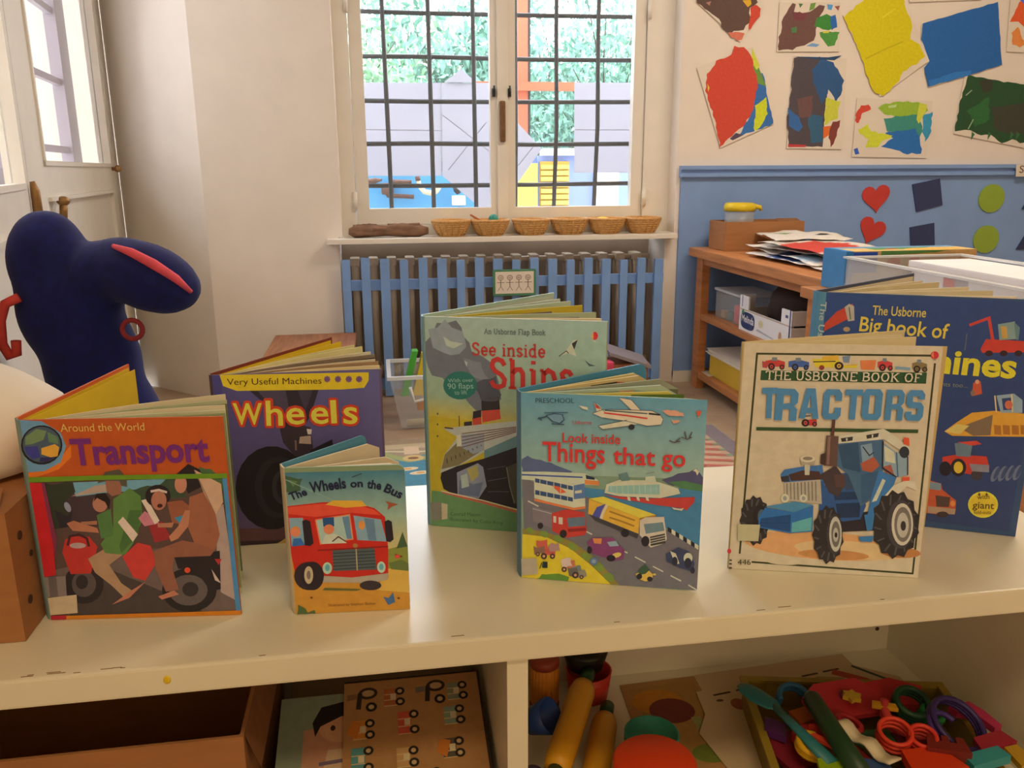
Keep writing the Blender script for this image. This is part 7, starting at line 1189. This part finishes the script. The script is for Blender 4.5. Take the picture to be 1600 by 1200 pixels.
tag(MB().lathe([(0, 0), (.03, .0), (.036, .045), (.033, .045), (.027, .004), (0, .003)], 24, (.295, 1.112, .1205)).build('red_cup', m_red), 'red cup at the back of the right compartment beside the orange roller', 'cup')
tag(MB().lathe([(0, 0), (.028, .002), (.036, .03), (.032, .035), (.018, .012), (0, .01)], 24, (.29, 1.118, .168)).build('black_bowl', mat('black_plastic', '22201e', 0.4, 0.05, 14)), 'black bowl resting in the red cup at the back', 'bowl')
t = thing('blue_scoop', 'dark blue scoop lying tilted below the orange roller', 'scoop', (.197, 1.0, .135))
X = RY(.9) @ RX(.5)
MB().lathe([(0, -.02), (.018, -.02), (.026, .018), (.023, .018), (.016, -.016), (0, -.016)], 24, (0, 0, .035), X).build('bowl', mat('royal_blue_plastic', '2a4a98', 0.4, 0.05, 14), t)
MB().tube([(-.02, .02, .035), (-.035, .045, .03), (-.04, .06, .022)], .007, 10).build('handle', mat('royal_blue_plastic', '2a4a98'), t)
tag(MB().ball((.170, .905, .142), (.02, .03, .021), 20, 14).build('purple_ball', mat('plum_plastic', '5a4668', 0.5, 0.05, 14)), 'plum coloured lump of dough beside the divider', 'dough')
def pot(label, c, r_, h_, colb, coll):
    t = thing('dough_pot', label, 'pot', c)
    MB().lathe([(0, 0), (r_ * .88, 0), (r_ * .95, h_ * .7), (0, h_ * .7)], 32).build('body', colb, t)
    MB().lathe([(r_ * .97, h_ * .66), (r_, h_ * .68), (r_, h_ * .96), (r_ * .94, h_), (0, h_)], 36).build('lid', coll, t)
pot('dough pot with a bright orange-red lid, front of the right compartment', (.3125, .850, FZ), .052, .085, m_cream, mat('orange_red_lid', 'e0451c', 0.45, 0.04, 12))
t = thing('dough_pot', 'low pot with a teal round lid behind the orange-red one', 'pot', (.345, .955, FZ + .03))
MB().lathe([(0, .002), (.034, .002), (.036, .012), (.038, .012), (.038, 0), (0, 0)], 32).build('lid', mat('teal_lid_plastic', '3a9a8a', 0.45, 0.05, 12), t)
MB().lathe([(0, -.03), (.03, -.03), (.03, -.0005), (0, -.0005)], 24).build('body', m_cream, t)
def flat(name, label, pts, z, m, cat='paper', inkf=None, th=.001):
    o = MB().prism(pts, th, lambda a, b_, c: Vector((a, b_, z + c))).build(name, m); tag(o, label, cat)
    if inkf:
        ik = Ink(); inkf(ik); ik.build('picture_print', lambda u_, v_, e: Vector((u_, v_, z + th + .0001 + e)) - o.location, o, M_PAINT)
def pic(k):
    k.poly([(.37, .93), (.46, .93), (.47, 1.12), (.36, 1.11)], 'b08c50'); k.ell((.395, 1.075), (.04, 0), (0, .03), 'c88a2c'); k.ell((.41, 1.05), (.035, 0), (0, .03), '7a3a34'); k.ell((.435, .95), (.03, 0), (0, .02), '7a8a3c'); k.stroke([(.44, .99), (.44, 1.03)], .015, 'a0a468')
flat('picture_sheet', 'brown printed picture sheet on the compartment floor behind the teal lid', [(.33, .87), (.50, .87), (.48, 1.13), (.35, 1.125)], FZ + .0005, mat('brown_print', 'b48a58', 0.7, 0.08, 14), 'paper', pic)
m_sheet = mat('cream_sheet', 'cdb89a', 0.7, 0.03, 10)
flat('paper_sheet', 'rear cream paper sheet in the right compartment, just its back edge showing', [(.47, 1.0), (.75, 1.0), (.745, 1.148), (.475, 1.13)], FZ + .0015, m_sheet)
def dashes(k):
    for q in range(6): k.stroke([(.485 + q * .04, 1.072 + q * .006), (.515 + q * .04, 1.076 + q * .006)], .004, '4a3828')
    k.ell((.515, 1.045), (.012, 0), (0, .014), '9a5a3c'); k.ell((.545, 1.06), (.004, 0), (0, .006), '3a3a3a'); k.ell((.585, 1.068), (.003, 0), (0, .006), '4a4030'); k.ell((.49, 1.058), (.006, 0), (0, .003), '6a5040')
    k.stroke([(.70, 1.10), (.74, 1.07), (.77, 1.03)], .016, 'b8503c'); k.stroke([(.74, 1.11), (.79, 1.05)], .006, '3f5a54'); k.stroke([(.62, 1.07), (.67, 1.09), (.71, 1.08)], .003, 'a88a68')
flat('paper_sheet', 'large cream paper sheet with a dashed line under the toy tray', [(.462, 1.085), (.455, 1.03), (.43, .99), (.46, .78), (.80, .78), (.80, 1.07), (.74, 1.115)], FZ + .003, m_sheet, 'paper', dashes)
# tray of cutters
t = thing('cutter_tray', 'shallow olive yellow tray heaped with dough cutters at the right', 'tray', (.65, .90, FZ + .0045))
TZ = RZ(-.22)
def tb(mb, lo, hi):
    return mb.box(lo, hi, TZ)
m_tray = clear_mat('olive_tray_plastic', '8f7a2a', 0.8, 0.4)
b = MB()
tb(b, (-.155, -.095, 0), (.125, .105, .003)); b.build('bottom', m_tray, t)
for lo, hi in (((-.160, -.10, 0), (-.155, .11, .045)), ((.125, -.10, 0), (.13, .11, .045)), ((-.155, -.10, 0), (.125, -.095, .045)), ((-.155, .105, 0), (.125, .11, .045))): tb(MB(), lo, hi).build('side', m_tray, t)
b = MB()
for lo, hi in (((-.165, -.105, .043), (-.154, .115, .047)), ((.124, -.105, .043), (.135, .115, .047)), ((-.154, -.105, .043), (.124, -.094, .047)), ((-.154, .104, .043), (.124, .115, .047))): tb(b, lo, hi)
b.build('rim', mat('olive_rim', '9a842c', 0.4, 0.05, 12), t)
t = thing('teal_spatula', 'teal plastic spatula leaning over the left rim of the tray', 'spatula', (.52, .93, .175))
b = MB().tube([(-.032, .062, .022), (-.027, .052, .022), (-.018, .034, .021), (-.006, .014, .02), (.0, .005, .02)], [.006, .0135, .0165, .0135, .006], 16, True, .25)
b.build('blade', mat('teal_spatula_plastic', '2f7a88', 0.4, 0.05, 14), t)
MB().tube([(-.004, .012, .02), (.005, -.045, .020), (.016, -.11, .018)], [.006, .008, .011], 12, True, .5).build('handle', mat('teal_spatula_plastic', '2f7a88'), t)
tag(MB().tube([(.568, .942, .206), (.567, .932, .206), (.560, .86, .205), (.552, .775, .204)], [.007, .0125, .0135, .014], 16).build('dough_knife', mat('bottle_green_plastic', '24442c', 0.4, 0.05, 14)), 'dark bottle green dough knife lying across the tray', 'knife')
b = MB(); pts = []
for k in range(13):
    s_ = k / 12; pts.append(Vector((.577 + .026 * s_, .882 - .088 * s_, .204 + .004 * math.sin(s_ * 14))))
vs = []
for p in pts:
    n_ = Vector((.96, .28, 0)) * .0105; vs += [p - n_, p + n_, p + n_ + Vector((0, 0, .003)), p - n_ + Vector((0, 0, .003))]
fc = []
for k in range(12):
    o = 4 * k; fc += [(o, o + 4, o + 5, o + 1), (o + 1, o + 5, o + 6, o + 2), (o + 2, o + 6, o + 7, o + 3), (o + 3, o + 7, o + 4, o)]
fc += [(0, 1, 2, 3), (48, 51, 50, 49)]
tag(b.add(vs, fc, True).build('wavy_scraper', mat('cream_scraper', 'e4d8bc', 0.4, 0.03, 12)), 'cream wavy scraper lying beside the dark green handle', 'scraper')
def ringt(label, c, R, r_, col, a0=0, a1=2 * PI, tilt=(0, 0), name='dough_cutter', hgt=0.0):
    X = RX(tilt[0]) @ RY(tilt[1])
    b = MB().ring(c, R, r_, 26, 8, X, a0, a1)
    if hgt:
        for q in (1, 2): b.ring(Vector(c) - (X @ Vector((0, 0, 1))) * hgt * q / 2, R, r_ * .9, 26, 8, X, a0, a1)
    tag(b.build(name, mat('cutter_' + col, col, 0.4, 0.04, 14)), label, 'cutter')
ringt('large purple ring cutter at the right of the tray', (.738, .858, .200), .036, .004, '3a2a6a', 0, 2 * PI, (.5, .2), hgt=.010)
ringt('purple crossbar cutter curled inside the large purple ring', (.718, .856, .196), .022, .004, '44307a', .5, 3.6, (.5, .2))
ringt('dark green round cutter behind the purple ring', (.712, .918, .194), .022, .0045, '245038', 0, 2 * PI, (.4, 0), hgt=.012)
ringt('green scalloped cutter next to the dark green one', (.735, .905, .182), .014, .004, '2c7a44', 0, 2 * PI, (.2, .3), hgt=.01)
ringt('pink red arch cutter wrapping around the green cutter', (.700, .905, .186), .034, .006, 'd84a4a', 2.4, 5.6, (.4, 0), hgt=.008)
ringt('orange-red ring cutter in front, left lobe of the heart pair', (.640, .850, .206), .020, .003, 'd8402c', 0, 2 * PI, (.3, -.1), hgt=.016)
ringt('orange-red ring cutter in front, right lobe of the heart pair', (.672, .838, .204), .016, .003, 'd83c2c', 0, 2 * PI, (.3, -.1), hgt=.016)
ringt('yellow C shaped cutter at the left rim of the tray', (.535, .868, .186), .017, .005, 'e0b024', .9, 5.2, (.2, .1), hgt=.008)
ringt('blue arc cutter behind the teal spatula', (.560, .965, .186), .021, .004, '2f6a98', .2, 3.2, (.4, 0), hgt=.01)
ringt('crimson small ring in the middle of the tray', (.610, .905, .182), .016, .004, 'b02a34', 0, 2 * PI, (.1, .3), hgt=.01)
ringt('violet small ring near the back of the tray', (.64, .955, .180), .014, .004, '8a2a5a', 0, 2 * PI, (.3, .2), hgt=.01)
def cutter_poly(label, c, pts, col, hgt, rz=0, tilt=0.0, name='dough_cutter'):
    X = RZ(rz) @ RX(tilt)
    tag(MB().prism(pts, hgt, lambda a, b_, d: Vector(c) + X @ Vector((a, b_, d))).build(name, mat('cutter_' + col, col, 0.4, 0.04, 14)), label, 'cutter')
star = lambda R, q, n=5: [((R if i % 2 == 0 else q) * math.cos(i * PI / n), (R if i % 2 == 0 else q) * math.sin(i * PI / n)) for i in range(2 * n)]
cutter_poly('wide pink red moulding plate at the back of the tray', (.620, .955, .178), [(-.05, -.03), (.055, -.035), (.065, .0), (.05, .03), (-.02, .032), (-.05, .012)], 'cc3a4a', .008, .1, .2)
cutter_poly('red moulding plate at the back right of the tray', (.705, .958, .176), [(-.05, -.018), (.04, -.025), (.05, .01), (.01, .028), (-.045, .018)], 'c83442', .008, -.1, .2)
cutter_poly('small yellow flower cutter on the pink red plate', (.636, .945, .190), star(.014, .009, 6), 'd8b83a', .006)
cutter_poly('amber chip between the red plates', (.668, .918, .190), [(-.016, -.005), (.018, -.006), (.016, .006), (-.014, .007)], 'e8b030', .005, -.4)
cutter_poly('red orange flat shape inside the yellow C cutter', (.541, .862, .192), [(-.008, .012), (.0, .014), (.022, -.014), (.012, -.018)], 'd24a34', .005)
cutter_poly('lime green wedge at the front left of the tray', (.533, .815, .188), [(-.026, -.02), (.026, -.02), (.02, .012), (-.012, .016)], '9ac01c', .008)
cutter_poly('blue blocky cutter near the front of the tray', (.575, .80, .186), [(-.022, -.02), (.028, -.02), (.026, .01), (.0, .02), (-.018, .012)], '3a5a98', .012)
cutter_poly('red five-pointed star cutter beneath the wavy scraper', (.575, .89, .182), star(.03, .013), 'c03a30', .01, .3)
cutter_poly('dark red comb-shaped cutter beside the orange-red rings', (.690, .822, .190), [(-.024, -.012), (-.016, .016), (-.008, .016), (-.009, .004), (-.001, .003), (.001, .015), (.009, .014), (.008, .002), (.016, .001), (.018, .013), (.027, .012), (.028, -.018)], '7a2622', .014, -.3)
cutter_poly('magenta squiggle at the right end of the tray', (.782, .890, .178), [(-.02, .02), (.015, .024), (.022, .002), (.024, -.03), (.01, -.034), (.006, -.004), (-.016, .006)], 'b83264', .01)
cutter_poly('crimson slab at the right front of the tray', (.772, .835, .180), [(-.03, -.02), (.028, -.01), (.022, .014), (-.024, .006)], 'a82a44', .01)
cutter_poly('turquoise block in the front right corner of the tray', (.735, .80, .184), [(-.03, -.012), (.03, -.008), (.028, .012), (-.028, .01)], '3aa0b0', .012, .1)
cutter_poly('yellow flat piece at the right rim of the tray', (.785, .80, .180), [(-.012, -.016), (.014, -.012), (.012, .022), (-.008, .02)], 'c8a030', .008)
cutter_poly('orange red big slab at the front of the tray', (.655, .805, .186), [(-.035, -.022), (.04, -.026), (.03, .018), (-.02, .022)], 'd8401c', .012, .1)
cutter_poly('maroon plate at the left side of the tray', (.527, .900, .150), [(-.03, -.03), (.03, -.035), (.034, .02), (-.01, .034), (-.034, .01)], '8a2438', .008, .3, .15)
cutter_poly('scarlet half-moon cutter under the teal spatula handle', (.548, .905, .163), [(-.026, -.008), (-.016, .014), (.0, .02), (.016, .014), (.026, -.008), (.014, -.002), (-.014, -.002)], 'd23a34', .01, .6)
cutter_poly('purple diamond cutter near the left rim of the tray', (.512, .925, .164), [(-.018, 0), (0, -.024), (.018, 0), (0, .024)], '5a2a6a', .01, .2)
cutter_poly('orange scrap of plastic below the blue arc cutter', (.566, .950, .160), [(-.016, -.012), (.02, -.016), (.024, .01), (-.01, .016)], 'd87828', .008, .4)
cutter_poly('deep red bar between the knife and the scraper', (.590, .870, .160), [(-.010, -.045), (.012, -.045), (.010, .045), (-.012, .045)], 'a82430', .012, .2)
cutter_poly('dark green leaf cutter under the orange-red rings', (.640, .885, .160), [(-.03, 0), (-.01, -.016), (.02, -.012), (.032, .004), (.012, .018), (-.014, .014)], '2a5a3c', .01, -.2)
cutter_poly('plum slab in the middle right of the tray', (.690, .862, .160), [(-.036, -.024), (.03, -.03), (.036, .02), (-.024, .03)], '5a2238', .012, .1)
cutter_poly('rose pink wedge at the far right of the tray', (.735, .955, .160), [(-.03, -.02), (.02, -.024), (.026, .014), (-.02, .02)], 'c8385a', .01, -.3)
